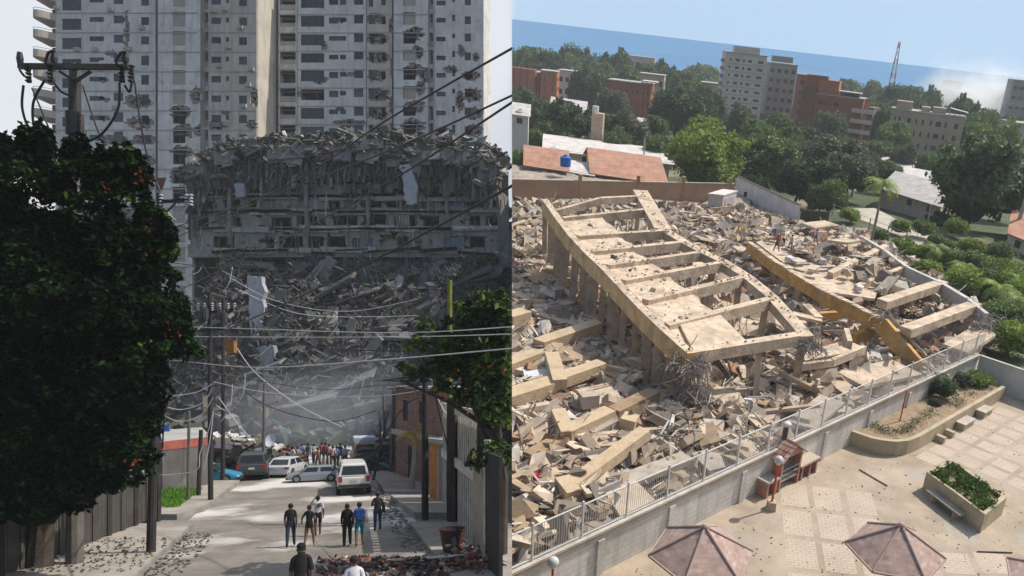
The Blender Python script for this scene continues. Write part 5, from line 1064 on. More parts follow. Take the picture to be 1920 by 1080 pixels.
# ---------------------------------------------------------------- planter with a curved end
M_TAN = mat('tan_render', (.43, .36, .25), var=.25, scale=1.1, bump=.25, stain=(1.0, (.24, .19, .13), .6, .78))
M_SOIL = mat('dry_soil', (.30, .22, .14), var=.35, scale=1.5, bump=.7, bscale=10, stain=(1.2, (.16, .14, .09), .55, .7))
def offs(pts, d):
    o2 = []
    for i, p in enumerate(pts):
        t_ = (pts[min(i+1, len(pts)-1)]-pts[max(i-1, 0)]).normalized(); o2.append(p+Vector((-t_.y, t_.x, 0))*d)
    return o2
ol = [Vector((*p, 0)) for p in ((9.85, 44.6), (10.35, 44.3), (11.1, 43.85), (11.9, 43.7), (12.7, 43.75), (13.5, 44.1), (14.4, 44.95), (16.2, 47.1), (18.8, 50.2), (21.4, 53.3), (22.9, 55.1))]
pl = thing('curved_planter', 'long tan planter with a rounded end along the patio wall', 'planter', (14, 46, 0)); il = offs(ol, .28)
mb = MB(); hh = 1.0; n_ = len(ol); V = [(p.x, p.y, 0) for p in ol]+[(p.x, p.y, hh) for p in ol]+[(p.x, p.y, hh) for p in il]+[(p.x, p.y, .3) for p in il]
mb.add(V, [(r*n_+i, r*n_+i+1, (r+1)*n_+i+1, (r+1)*n_+i) for r in range(3) for i in range(n_-1)]); mb.build('kerb_wall', M_TAN, pl)
mb = MB(); bk = [W1+WN*.3-WD*.2, Vector((9.95, 44.7, 0))+Vector((.0, .0, 0))]; soil = [(p.x, p.y, .78) for p in il]+[((W1+WN*.25).x, (W1+WN*.25).y, .78), (9.75, 44.65, .78)]
mb.add(soil, [tuple(range(len(soil)))]); mb.build('soil', M_SOIL, pl)
for k, (s_, w_) in enumerate(((2.2, .32), (3.5, .32), (5.2, 1.5), (8.4, 1.3))):
    c = ol[6]+(ol[9]-ol[6]).normalized()*s_; dr_ = (ol[9]-ol[6]).normalized(); nn_ = Vector((dr_.y, -dr_.x, 0))
    lbs = ['small tan bench leg block nearest the rounded planter end, without a seat', 'small tan bench leg block, second from the rounded planter end', 'low tan block bench against the planter side, the larger one', 'low tan block bench against the planter side, near the far corner']
    mb = MB(); mb.beam(c+nn_*.36+Vector((0, 0, .22)), c+nn_*.36+dr_*w_+Vector((0, 0, .22)), .6, .42); o0 = thing('block_bench', lbs[k], 'bench', c); mb.build('block', M_TAN, o0)
    if w_ > 1: mb = MB(); mb.beam(c+nn_*.36-dr_*.08+Vector((0, 0, .485)), c+nn_*.36+dr_*(w_+.08)+Vector((0, 0, .485)), .7, .09); mb.build('seat_top', M_COPE, o0)
for i, (x, y, lb) in enumerate([(1687, 790, 'thin red post standing in the soil of the curved planter'), (1824, 698, 'thin red post in the far corner of the curved planter among bushes')]):
    p = G(x, y, .78); mb = MB(); mb.tube([p, p+Vector((0, 0, 2.2))], .045, 8); tag(mb.build('red_post', mat('red_enamel', (.5, .05, .03), rough=.45, var=.12), origin=p), lb, 'post')
def foliage_patch(name, label, pts, n, size, hgt, m, spread=.8, cat='plant'):
    mb = MB(); rs = np.random.RandomState(len(name)+n)
    for i in range(n):
        c = random.choice(pts); x = c[0]+random.gauss(0, spread*.45); y = c[1]+random.gauss(0, spread*.45); z = c[2]+rs.rand()*hgt; a = rs.rand(3)*2-1; a /= np.linalg.norm(a); b = np.cross(a, rs.rand(3)*2-1); t_ = rs.rand()
        p = np.array([x, y, z]); mb.add([p-a*size, p-b*size*.5, p+a*size, p+b*size*.5], [(0, 1, 2, 3)], (t_, t_, t_))
    return tag(mb.build(name, m, origin=pts[0]), label, cat)
pp = lambda lst, h=.8: [tuple(G(x, y, h)) for x, y in lst]
foliage_patch('ground_cover', 'low straggly weeds along the rounded edge of the curved planter', pp([(1640, 800), (1655, 808), (1670, 812), (1690, 810), (1708, 800), (1722, 790), (1735, 780), (1748, 772), (1700, 806), (1800, 752), (1790, 760), (1820, 740)]), 1500, .07, .3, M_LEAFG, .55)
for x, y, r, h, lb, m in ((1769, 748, 1.35, 1.9, 'round dark grey-green bush in the curved planter, the biggest there', M_LEAFD), (1738, 740, .7, 1.0, 'small pale bush left of the round dark one in the planter', M_LEAFG), (1806, 725, .9, 1.2, 'feathery green bush right of the round dark one in the planter', M_LEAFG), (1838, 722, 1.35, 1.1, 'spiky yellowish bush in the far corner of the curved planter', M_LEAFL), (1752, 762, .5, .5, 'tiny bush at the foot of the round dark one in the planter', M_LEAFG)):
    o_ = make_bush(r, h, int(x), 1500, .09, m, 'bush'); p = G(x, y, .7); setm(o_, p); o_['_s'] = 'R'; tag(o_, lb, 'bush')
# block planter with a bench
A_, B_, C_, D_ = [Vector((*p, 0)) for p in ((13.6, 40.0), (15.75, 36.0), (17.55, 38.1), (15.5, 41.9))]
bp = thing('box_planter', 'rectangular tan planter full of leafy plants with a bench fixed to its side', 'planter', (15.6, 39, 0)); hh = 1.15
def inset(P_, k): c = sum(P_, Vector())/4; return [p+(c-p).normalized()*k for p in P_]
I_ = inset([A_, B_, C_, D_], .3); O_ = [A_, B_, C_, D_]
mb = MB(); V = [(p.x, p.y, 0) for p in O_]+[(p.x, p.y, hh) for p in O_]+[(p.x, p.y, hh) for p in I_]+[(p.x, p.y, .6) for p in I_]
mb.add(V, [(r*4+i, r*4+(i+1) % 4, (r+1)*4+(i+1) % 4, (r+1)*4+i) for r in range(3) for i in range(4)]); mb.build('box', M_TAN, bp)
mb = MB(); mb.add([(p.x, p.y, .95) for p in I_], [(0, 1, 2, 3)]); mb.build('soil', M_SOIL, bp)
ab = (B_-A_).normalized(); an = Vector((ab.y, -ab.x, 0)) if Vector((ab.y, -ab.x, 0)).dot(Vector((-1, -1, 0))) > 0 else Vector((-ab.y, ab.x, 0))
mb = MB(); mb.beam(A_+ab*.8+an*.35+Vector((0, 0, .5)), A_+ab*3.5+an*.35+Vector((0, 0, .5)), .42, .08); mb.build('bench_seat', mat('grey_bench', (.3, .27, .23), var=.2), bp)
for s_ in (1.3, 3.0): mb = MB(); mb.beam(A_+ab*s_+an*.33, A_+ab*s_+an*.33+Vector((0, 0, .455)), .2, .3); mb.build('bench_leg', M_TAN, bp)
lb_ = []
cc_ = sum(I_, Vector())/4
mb = MB()
pts_ = []
for i in range(60):
    u_, v_ = random.random(), random.random(); p = (I_[0]*(1-u_)+I_[1]*u_)*(1-v_)+(I_[3]*(1-u_)+I_[2]*u_)*v_; pts_.append((p.x, p.y, 1.0))
foliage_patch('planter_plants', 'dense green leafy plants filling the rectangular planter', pts_, 4200, .09, .32, leafmat('leaf_planter', (.03, .06, .012), (.07, .14, .025), (.14, .24, .04)), .28)
# ---------------------------------------------------------------- barbecue
M_BBQ = mat('brick_bbq', (.38, .15, .09), tex=('wall', (.36, .14, .085), (.45, .36, .3), 1.0, .3, .12), var=.25)
M_TILEP = mat('clay_tiles', (.38, .22, .17), tex=('uv', (.42, .26, .21), (.18, .10, .08), 1.0, .5, .5), var=.25)
gb = thing('barbecue', 'brick barbecue hut with tiled gable roof, chimney and side counters against the wall', 'barbecue', (6, 39, 0))
g0 = Vector((4.55, 36.95, 0)); GU = WD; GN = -WN      # GN towards the wall
def gp_(s_, t_, z): return g0+GU*s_+GN*t_+Vector((0, 0, z))
def gbox(nm, s0, s1, t0, t1, z0, z1, m):
    mb = MB(); mb.beam(gp_(s0, (t0+t1)/2, (z0+z1)/2), gp_(s1, (t0+t1)/2, (z0+z1)/2), t1-t0, z1-z0); return mb.build(nm, m, gb)
gbox('pier', 0, .14, 0, 1.1, 0, .9, M_BBQ); gbox('pier', .75, .89, 0, 1.1, 0, .9, M_BBQ)
gbox('counter', -.05, 1.0, -.06, 1.15, .9, 1.02, mat('grey_counter', (.36, .32, .29), var=.2)); gbox('back', .0, 4.7, 1.1, 1.22, 0, .9, M_BBQ)
gbox('side_wall', 1.05, 1.2, 0, 1.15, 0, 2.0, M_BBQ); gbox('side_wall', 2.75, 2.9, 0, 1.15, 0, 2.0, M_BBQ); gbox('fire_back', 1.2, 2.75, 1.0, 1.15, 0, 2.0, mat('soot', (.03, .025, .025)))
gbox('hearth_shelf', 1.2, 2.75, .05, .98, .55, .63, M_COPE)
for z in (.95, 1.25):
    mb = MB()
    mb.beam(gp_(1.2, .03, z), gp_(2.75, .03, z), .04, .04)
    for i in range(14): mb.beam(gp_(1.25+i*.11, .05, z), gp_(1.25+i*.11, .95, z), .015, .015)
    mb.build('grate', mat('grate_steel', (.35, .35, .35), rough=.5), gb)
for s_ in (3.15, 3.9, 4.55): gbox('pier', s_, s_+.14, 0, 1.1, 0, .9, M_BBQ)
gbox('counter', 2.92, 4.8, -.06, 1.2, .9, 1.02, M_PAVE); gbox('sink_box', 3.6, 4.3, .85, 1.2, 1.025, 1.2, M_TAN)
mb = MB()
ea, eb, rg = 2.0, 2.0, 2.75
for s0, s1, e_ in ((.85, 1.975, 0), (3.1, 1.975, 1)):
    q = [gp_(s0, -.2, 1.92), gp_(s0, 1.3, 1.92), gp_(s1, 1.3, rg), gp_(s1, -.2, rg)]
    for k in range(6):
        for j_ in range(4):
            u0, u1 = k/6+.008, (k+1)/6-.008; v0, v1 = j_/4, (j_+1)/4+.04
            f_ = lambda u, v, dz: (q[0]*(1-u)+q[1]*u)*(1-v)+(q[3]*(1-u)+q[2]*u)*v+Vector((0, 0, dz))
            mb.slab([f_(u0, v0, .05), f_(u1, v0, .05), f_(u1, v1, .02), f_(u0, v1, .02)], .05, col=random.choice([(.42, .27, .22), (.36, .2, .15), (.5, .36, .3), (.28, .14, .1)]))
mb.build('tiled_roof', M_CH, gb)
mb = MB(); mb.add([gp_(1.05, .0, 2.0), gp_(2.9, .0, 2.0), gp_(1.975, .0, 2.7), gp_(1.05, .12, 2.0), gp_(2.9, .12, 2.0), gp_(1.975, .12, 2.7)], [(0, 1, 2), (3, 5, 4), (0, 3, 4, 1), (1, 4, 5, 2), (2, 5, 3, 0)]); mb.build('gable', M_BBQ, gb)
ch_ = gp_(1.975, .75, 2.6); mb = MB(); mb.tube([ch_, ch_+Vector((0, 0, .9))], .15, 12); mb.build('chimney', mat('dark_pipe', (.1, .09, .09)), gb)
mb = MB(); mb.ball(ch_+Vector((0, 0, 1.0)), (.26, .26, .17), 12, 7); mb.build('chimney_cap', M_RAIL, gb, smooth=True)
# ---------------------------------------------------------------- globe lamps
def globe_lamp(px, py, h, label, base=True):
    p = G(px, py); t = thing('globe_lamp', label, 'lamp post', p); mb = MB(); mb.tube([p+Vector((0, 0, .0)), p+Vector((0, 0, h))], .055, 8); mb.build('pole', MATS['red_enamel'], t)
    if base: mb = MB(); mb.box(p+Vector((0, 0, .25)), (.5, .5, .5), taper=.85); mb.build('base', M_TAN, t)
    mb = MB(); c = p+Vector((0, 0, h+.18)); mb.ball(c, .24, 16, 10); mb.build('globe', mat('lamp_globe', (.5, .5, .5), rough=.25, var=.1), t, smooth=True); mb = MB(); mb.tube([c+Vector((0, 0, -.26)), c+Vector((0, 0, -.18))], [.1, .14], 10); mb.build('collar', M_RAIL, t)
globe_lamp(1445, 955, 2.75, 'globe lamp on a red post with a square base in front of the barbecue')
globe_lamp(1033, 1150, 2.35, 'globe lamp at the bottom edge of the picture, by the wall')
# ---------------------------------------------------------------- hexagonal tiled shelters
M_SHING = mat('roof_shingles', (.32, .21, .18), tex=('uv', (.50, .38, .33), (.38, .27, .23), 1.0, .32, .2), var=.3, scale=1.2, stain=(1.2, (.2, .15, .13), .5, .75))
M_SHP = mat('roof_ribs', (.38, .28, .24), var=.2)
def shelter(ax, ay, R_, h0, h1, rot, label):
    t = thing('hexagonal_shelter', label, 'shelter', (ax, ay, 0)); c = Vector((ax, ay, h1)); P_ = [Vector((ax+R_*math.cos(rot+k*PI/3), ay+R_*math.sin(rot+k*PI/3), h0)) for k in range(6)]
    mb = MB(); mb.uv = []
    for k in range(6):
        a, b = P_[k], P_[(k+1) % 6]; mb.add([a, b, c], [(0, 1, 2)]); l = (b-a).length; s_ = (c-(a+b)/2).length; mb.uv += [(0, 0), (l, 0), (l/2, s_)]
    mb.build('tiled_roof', M_SHING, t)
    mb = MB(); mb.add([(p.x, p.y, h0-.05) for p in P_], [(5, 4, 3, 2, 1, 0)]); mb.build('soffit', M_BARK, t)
    for k in range(6): mb = MB(); mb.tube([P_[k]+Vector((0, 0, .02)), c+Vector((0, 0, .03))], [.05, .06], 6); mb.build('hip_rib', M_SHP, t)
    mb = MB()
    for k in range(6): mb.beam(P_[k]+Vector((0, 0, -.03)), P_[(k+1) % 6]+Vector((0, 0, -.03)), .06, .09)
    mb.build('eave_trim', M_SHP, t); mb = MB(); mb.tube([(ax, ay, 0), (ax, ay, h1-.1)], .14, 10); mb.build('post', M_TAN, t)
    mb = MB(); mb.ball(c+Vector((0, 0, .03)), (.16, .16, .12), 8, 5); mb.build('finial', M_SHP, t)
a1 = G(1322, 988, 3.7); shelter(a1.x, a1.y, 2.25, 2.4, 3.7, .25, 'six-sided shingle-roofed shelter at the bottom, nearer the globe lamp')
a2 = G(1690, 985, 3.7); shelter(a2.x, a2.y, 2.2, 2.4, 3.7, -.1, 'six-sided shingle-roofed shelter at the bottom, nearer the rectangular planter')
a3 = G(1990, 1060, 3.2); shelter(a3.x, a3.y, 2.2, 2.3, 3.1, .3, 'corner of another tiled shelter roof at the bottom right edge')
for (x0, y0_, x1, y1_, lb) in ((1611, 880, 1664, 911, 'thin stick lying on the patio beside the paving squares'), (1832, 1034, 1898, 1036, 'short batten lying on the patio at the bottom right')):
    p, q = G(x0, y0_, .06), G(x1, y1_, .06); mb = MB(); mb.tube([p, q], .035, 6); tag(mb.build('stick', M_BARK, origin=p), lb, 'stick')
# ---------------------------------------------------------------- rubble field
random.seed(202); CUR[0] = 'R'
def inpoly(x, y, P_):
    c = False; n = len(P_)
    for i in range(n):
        a, b = P_[i], P_[(i+1) % n]
        if (a[1] > y) != (b[1] > y) and x < (b[0]-a[0])*(y-a[1])/(b[1]-a[1])+a[0]: c = not c
    return c
FIELD = [(930, 388), (1210, 378), (1310, 385), (1425, 400), (1500, 432), (1610, 436), (1700, 490), (1800, 560), (1862, 605), (1850, 645), (1690, 720), (1400, 852), (1100, 985), (930, 1075)]
RT = [(.54, .43, .32), (.46, .36, .27), (.58, .48, .38), (.3, .24, .19), (.25, .19, .15), (.42, .31, .2), (.3, .18, .12), (.52, .48, .43), (.17, .14, .12), (.46, .39, .31), (.4, .33, .25), (.22, .18, .15), (.34, .27, .2), (.44, .38, .3)]
FX_ = [(1380, 395), (1425, 392), (1500, 424), (1620, 430), (1710, 484), (1810, 552), (1880, 600), (1900, 900), (1380, 900)]
def mound(a, b):
    s_ = (Vector((a, b, 0))-W0).dot(-WN)      # distance beyond the wall
    h = min(1, max(0, (s_-.6)/5))*(.9+.55*fbm(a*.13, b*.13)+.3*fbm(a*.4, b*.4, 2))
    if a < -3 and b < 60: h += .35
    return max(h, -.05)
mb = MB(); nx_, ny_ = 130, 150; V = []
for j in range(ny_+1):
    for i in range(nx_+1):
        b = 24+104*(j/ny_)**1.3; a = -.32*b-3+(.68*b+12)*i/nx_; a += rnd(-.1, .1); V.append((a, b, mound(a, b)+rnd(-.08, .08)))
fs = []
for j in range(ny_):
    for i in range(nx_):
        q = V[j*(nx_+1)+i]; s_ = (Vector((q[0], q[1], 0))-W0).dot(-WN)
        if s_ < .7 or q[0] > 10+ (q[1]-45)*.45 and q[0] > 24: continue
        if s_ < 0: continue
        _x, _y = PJ(q)
        if _x > 1400 and _y < 640 and not inpoly(_x, _y, FX_): continue
        fs.append((j*(nx_+1)+i, j*(nx_+1)+i+1, (j+1)*(nx_+1)+i+1, (j+1)*(nx_+1)+i))
mb.add(V, fs, (.33, .28, .23))
cnt = 0
while cnt < 38000:
    x, y = rnd(935, 1862), rnd(385, 1070)
    if not inpoly(x, y, FIELD): continue
    if random.random() > .35+.65*(1-(y-385)/690): continue
    p = G(x, y, .5); s_ = min(1.1, (.035+p.y*.0011)*random.paretovariate(1.45)); h = mound(p.x, p.y)
    if (p-W0).dot(-WN) < .5: continue
    mb.chunk((p.x, p.y, h+s_*.1+rnd(0, .15)), (s_*rnd(.7, 1.8), s_*rnd(.5, 1.1), s_*rnd(.2, .6)), random.choice(RT)); cnt += 1
for i in range(3200):
    x, y = rnd(935, 1862), rnd(385, 1070)
    if not inpoly(x, y, FIELD): continue
    p = G(x, y, .6)
    if (p-W0).dot(-WN) < 1: continue
    d = Vector((rnd(-1, 1), rnd(-1, 1), rnd(-.2, .5))).normalized()*rnd(.4, 1.8); q = Vector((p.x, p.y, mound(p.x, p.y)+.2)); c = random.choice([(.16, .13, .11), (.45, .4, .33), (.6, .58, .55), (.3, .2, .13)])
    mb.beam(q, q+d, rnd(.03, .1), rnd(.03, .08), col=c)
for i in range(230):      # medium floor sheets and lintels among the small stuff
    x, y = rnd(945, 1840), rnd(395, 1040)
    if not inpoly(x, y, FIELD): continue
    p = G(x, y, .7)
    if (p-W0).dot(-WN) < 1.6: continue
    z = mound(p.x, p.y)+.35; an = rnd(0, 6.3); d = Vector((math.cos(an), math.sin(an), rnd(-.25, .35)))
    c_ = random.choice([(.56, .46, .35), (.48, .38, .28), (.5, .42, .33), (.4, .3, .2)])
    if i % 2: mb.beam(Vector((p.x, p.y, z)), Vector((p.x, p.y, z))+d*rnd(1.2, 2.6), rnd(.8, 1.9), rnd(.12, .22), up=(rnd(-.5, .5), rnd(-.5, .5), 1), col=c_, jit=.14)
    else: mb.beam(Vector((p.x, p.y, z)), Vector((p.x, p.y, z))+d*rnd(1.5, 4), rnd(.2, .45), rnd(.2, .4), col=c_, jit=.1)
tag(mb.build('rubble', M_CH), kind='stuff')
# ---------------------------------------------------------------- the fallen roof frame (ruin A)
M_RC = mat('ruin_concrete', (.58, .46, .345), var=.35, scale=1.1, bump=.9, bscale=5, streak=.2, stain=(.6, (.30, .235, .17), .52, .72))
M_RY = mat('ruin_yellow', (.64, .43, .22), var=.3, scale=.9, bump=.5, streak=.25, stain=(.8, (.3, .23, .16), .58, .75))
M_RO = mat('ruin_orange', (.52, .31, .11), var=.4, scale=.8, bump=.8, streak=.25, stain=(.7, (.40, .33, .26), .58, .72))
M_COLM = mat('ruin_column', (.46, .36, .27), var=.3, scale=1.3, bump=.5, stain=(1., (.22, .18, .14), .55, .75))
ra = thing('roof_frame_ruin', 'long pale concrete roof frame with open cross-beams, sagging towards the patio', 'collapsed building', (-4, 60, 0))
LP_ = [(1022, 375, 6.6), (1045, 408, 6.5), (1072, 443, 6.4), (1100, 473, 6.2), (1133, 504, 6.0), (1167, 540, 5.8), (1205, 580, 5.5), (1245, 618, 5.2), (1292, 660, 4.8)]
RP_ = [(1200, 356, 7.6), (1222, 392, 7.2), (1243, 428, 6.6), (1282, 452, 6.2), (1318, 471, 5.9), (1358, 490, 5.7), (1402, 518, 5.4), (1448, 556, 5.1), (1512, 628, 4.6)]
LQ = [G(*p) for p in LP_]; RQ = [G(*p) for p in RP_]
mb = MB()
for a, b in zip(LQ, LQ[1:]): mb.beam(a+Vector((0, 0, -.6)), b+(b-a).normalized()*.1+Vector((0, 0, -.6)), .55, 1.25, jit=.04)
mb.build('edge_beam', M_RY, ra)
mb = MB()
for a, b in zip(LQ, LQ[1:]): mb.beam(a+Vector((.0, 0, .035)), b+Vector((0, 0, .035)), .6, .07, jit=.02)
mb.build('beam_top', M_RC, ra)
mb = MB()
for i, (a, b) in enumerate(zip(RQ, RQ[1:])): mb.beam(a+Vector((0, 0, -.35)), b+(b-a).normalized()*.1+Vector((0, 0, -.35)), 1.0 if i > 1 else 1.5, .7, jit=.04)
mb.build('edge_beam', M_RC, ra)
XB = [((1045, 393, 6.6), (1215, 366, 7.5), .5, 1), ((1057, 407, 6.5), (1212, 391, 7.2), .6, 0), ((1086, 441, 6.4), (1250, 431, 6.6), .55, 0), ((1110, 470, 6.2), (1284, 452, 6.2), .55, 0), ((1138, 496, 6.), (1318, 471, 5.9), .55, 0), ((1170, 524, 5.8), (1356, 490, 5.7), .55, 0), ((1208, 562, 5.6), (1400, 516, 5.4), .6, 0), ((1250, 607, 5.3), (1450, 557, 5.1), .65, 0), ((1296, 657, 4.75), (1500, 625, 4.6), .75, 0)]
XQ = [(G(*a), G(*b)) for a, b, w_, k in XB]
for (a, b), (_, _, w_, k) in zip(XQ, XB):
    mb = MB()
    if k: m_ = a.lerp(b, .45)+Vector((0, 0, .5)); mb.beam(a-Vector((0, 0, .3)), m_-Vector((0, 0, .3)), w_, .6, jit=.04); mb.beam(m_-Vector((0, 0, .3)), b-Vector((0, 0, .3)), w_, .6, jit=.04)
    else: mb.beam(a-Vector((0, 0, .38)), b-Vector((0, 0, .38)), w_, .76, jit=.03)
    mb.build('cross_beam', M_RC, ra)
fr = [0, .0, .42, .42, .40, .42, .40, .42, .0]
for i in range(1, 8):
    (a0, b0), (a1, b1) = XQ[i], XQ[i+1]; k = [0, .45, .45, .42, .42, .42, .42, .45][i]; k2 = k+rnd(-.05, .08)
    pts = [a0, a0.lerp(b0, k)]; n_ = 4
    e0, e1 = a0.lerp(b0, k), a1.lerp(b1, k2)
    for q in range(1, n_): pts.append(e0.lerp(e1, q/n_)+Vector((rnd(-.25, .25), rnd(-.1, .1), rnd(-.12, 0))))
    pts += [e1, a1]; mb = MB(); mb.slab([p-Vector((0, 0, .3)) for p in pts], .16); mb.build('roof_slab', M_RC, ra)
    for f in ra.children[-1:]: pass
mb = MB(); (a0, b0), (a1, b1) = XQ[7], XQ[8]; mb.slab([a0.lerp(b0, .1)-Vector((0, 0, .1)), a0.lerp(b0, .45)-Vector((0, 0, .14)), a1.lerp(b1, .5)-Vector((0, 0, .1)), a1.lerp(b1, .02)-Vector((0, 0, .05))], .2); mb.build('roof_slab', M_RC, ra)
def ragcol(p, zt, w_, nm='column', m=None, par=None, lean=(0, 0)):
    mb = MB(); h = zt; z0 = mound(p.x, p.y)-.3; b = Vector((p.x+lean[0], p.y+lean[1], z0)); mb.beam(b, Vector((p.x, p.y, zt)), w_, w_*.8, up=(0, 1, 0), jit=.12); return mb.build(nm, m or M_COLM, par or ra)
for i in range(15):
    u = i/14*(len(LQ)-1.02); k = int(u); p = LQ[k].lerp(LQ[k+1], u-k); ragcol(p+Vector((.05, .1, 0)), p.z-1.2, rnd(.4, .85), lean=(rnd(-.5, .3), rnd(-.4, .2)))
for i in range(8): u = i/7*(len(RQ)-1.05); k = int(u); p = RQ[k].lerp(RQ[k+1], u-k); ragcol(p, p.z-.7, rnd(.4, .6), lean=(rnd(-.4, .4), rnd(-.5, .2)))
for i in range(9): a, b = XQ[i if i < 9 else 8]; p = a.lerp(b, rnd(.3, .7)); ragcol(p, p.z-.76, .35, lean=(rnd(-.6, .6), rnd(-.5, .5)))
# partition walls inside, seen through the openings
for i in (2, 3, 5, 6):
    a, b = XQ[i]; mb = MB(); p = a.lerp(b, .5)+Vector((0, -.5, 0)); q = a.lerp(b, .92)+Vector((0, -.5, 0)); mb.beam((p.x, p.y, 1.6), (q.x, q.y, 1.6), .15, 3.2, jit=.05); mb.build('partition', M_COLM, ra)
mb = MB()
def tangle(c, n, r, up=.6, col=((.22, .2, .19), (.4, .38, .36), (.15, .12, .1))):
    for i in range(n):
        p = Vector(c)+Vector((random.gauss(0, r*.5), random.gauss(0, r*.5), random.gauss(0, r*.3))); pts = [p]; d = Vector((rnd(-1, 1), rnd(-1, 1), rnd(-1, up)))
        for k in range(4): d += Vector((rnd(-.7, .7), rnd(-.7, .7), rnd(-.7, .5))); pts.append(pts[-1]+d.normalized()*r*rnd(.2, .45))
        mb.tube(pts, rnd(.012, .03), 3, col=random.choice(col), cap=False)
cn = LQ[-1]
def rbar(): global mb; mb.build('reinforcing_bars', M_CH, ra); mb = MB()
tangle(cn-Vector((-.1, .1, .6)), 130, 1.1, .1); tangle(cn-Vector((-.3, 0, 2.2)), 90, 1.1, -.2); rbar(); tangle(RQ[-1]-Vector((-.3, 0, .5)), 110, 1.0, .1); rbar()
for i in range(60):   # hanging re-bar strands
    p = cn+Vector((rnd(-.3, 1.2), rnd(-.3, .5), rnd(-1.2, -.4))); mb.tube([p, p+Vector((rnd(-.2, .3), rnd(-.2, .2), -1.2)), p+Vector((rnd(-.4, .7), rnd(-.3, .3), -rnd(2, 3.4)))], .016, 3, col=(.42, .37, .32), cap=False)
for i in range(120):
    k = rnd(.1, 7.9); j_ = int(k); a, b = XQ[j_]; a2, b2 = XQ[j_+1]; p = a.lerp(b, rnd(.45, .95)).lerp(a2.lerp(b2, rnd(.45, .95)), k-j_)-Vector((0, 0, .7)); mb.tube([p, p+Vector((rnd(-.5, .5), rnd(-.5, .5), -1.5)), p+Vector((rnd(-1.2, 1.2), rnd(-1.2, 1.2), -rnd(2.5, 4)))], rnd(.015, .04), 3, col=random.choice([(.4, .36, .31), (.2, .17, .15)]), cap=False)
mb.build('reinforcing_bars', M_CH, ra)
# ---------------------------------------------------------------- second wing (ruin B)
rb_ = thing('roof_wing_ruin', 'collapsed wing with an orange edge beam, its broken top heaped with rubble', 'collapsed building', (16, 68, 0))
OL = [G(1405, 455, 3.4), G(1450, 488, 3.5), G(1500, 520, 3.6), G(1548, 548, 3.6), G(1600, 572, 3.6), G(1645, 596, 3.6)]
mb = MB()
for i, (a, b) in enumerate(zip(OL, OL[1:])): mb.beam(a-Vector((0, 0, .5)), b-Vector((0, 0, .5))+(b-a).normalized()*.05, .5, 1.05, jit=.03)
mb.build('orange_edge_beam', M_RO, rb_); mb = MB()
for a, b in zip(OL, OL[1:]):
    for k in range(5): u = k/5; mb.beam(a.lerp(b, u+.01)+Vector((rnd(-.05, .05), 0, .06)), a.lerp(b, u+.19)+Vector((0, 0, .06+rnd(-.03, .06))), .55, .12, jit=.15)
mb.build('broken_top_edge', M_RC, rb_)
mb = MB(); a, b = G(1655, 600, 3.5), G(1722, 690, .9); mb.beam(a-Vector((0, 0, .4)), b, .7, 1.2, up=(0, .3, 1), jit=.04); mb.build('orange_leg', M_RO, rb_)
mb = MB(); a, b = G(1668, 592, 3.65), G(1735, 668, 1.2); mb.beam(a, b, .5, .22, up=(0, .3, 1), jit=.04); mb.build('leg_top', M_RC, rb_)
mb = MB(); a, b = G(1600, 634, 1.8), G(1660, 612, 2.2); mb.beam(a, b, .5, .8, jit=.06); a, b = G(1480, 600, 1.2), G(1610, 590, 1.6); mb.beam(a, b, .5, .9, jit=.06); mb.build('lower_beam', M_RO, rb_)
top = [(1412, 452), (1470, 425), (1540, 420), (1622, 446), (1690, 492), (1760, 530), (1850, 590), (1790, 605), (1700, 606), (1645, 592), (1548, 545)]
mb = MB(); hB = 3.1
mb.slab([G(1418, 454, hB), G(1480, 432, hB), G(1622, 452, hB), G(1668, 480, hB), G(1640, 560, hB), G(1560, 548, hB), G(1500, 516, hB)][::-1], .25); mb.build('roof_slab', M_RC, rb_)
for (x0, y0_, x1, y1_, w_, h0) in ((1557, 510, 1663, 458, .7, 3.7), (1653, 563, 1770, 526, 1.1, 3.7), (1700, 614, 1832, 566, 1.1, 3.5), (1605, 535, 1700, 497, .5, 3.6), (1520, 470, 1592, 440, .6, 3.6)):
    mb = MB(); mb.beam(G(x0, y0_, h0)-Vector((0, 0, .35)), G(x1, y1_, h0)-Vector((0, 0, .35)), w_, .7, jit=.04); mb.build('cross_beam', M_RC, rb_)
mb = MB()
eb = [G(1620, 446, 3.9), G(1660, 470, 3.8), G(1700, 500, 3.8), G(1765, 530, 3.7), G(1815, 560, 3.6), G(1850, 588, 3.3)]
for a, b in zip(eb, eb[1:]): mb.beam(a-Vector((0, 0, .5)), b-Vector((0, 0, .5)), .4, 1.1, jit=.05)
mb.build('edge_beam', mat('ruin_pale', (.52, .49, .45), var=.25, scale=1), rb_)
for q in ((1700, 614), (1832, 570), (1645, 596), (1767, 530), (1600, 575), (1550, 548), (1500, 522), (1450, 490)):
    p = G(*q, 3.2); ragcol(p, 3., .45, par=rb_, m=M_COLM, lean=(rnd(-.5, .5), rnd(-.3, .3)))
mb = MB()
T2 = [(1415, 452), (1480, 425), (1622, 446), (1700, 500), (1815, 575), (1770, 590), (1690, 590), (1640, 590), (1548, 545), (1480, 505)]
for i in range(4200):
    x, y = rnd(1410, 1815), rnd(425, 595)
    if not inpoly(x, y, T2): continue
    ok = y < 470+(x-1480)*.42 and x < 1690
    z = (hB+.12 if ok else 2.0)+abs(random.gauss(0, .25)); p = G(x, y, z); s_ = min(1.2, .1*random.paretovariate(1.5)); mb.chunk(p, (s_*rnd(.7, 1.8), s_*rnd(.5, 1), s_*rnd(.2, .6)), random.choice(RT))
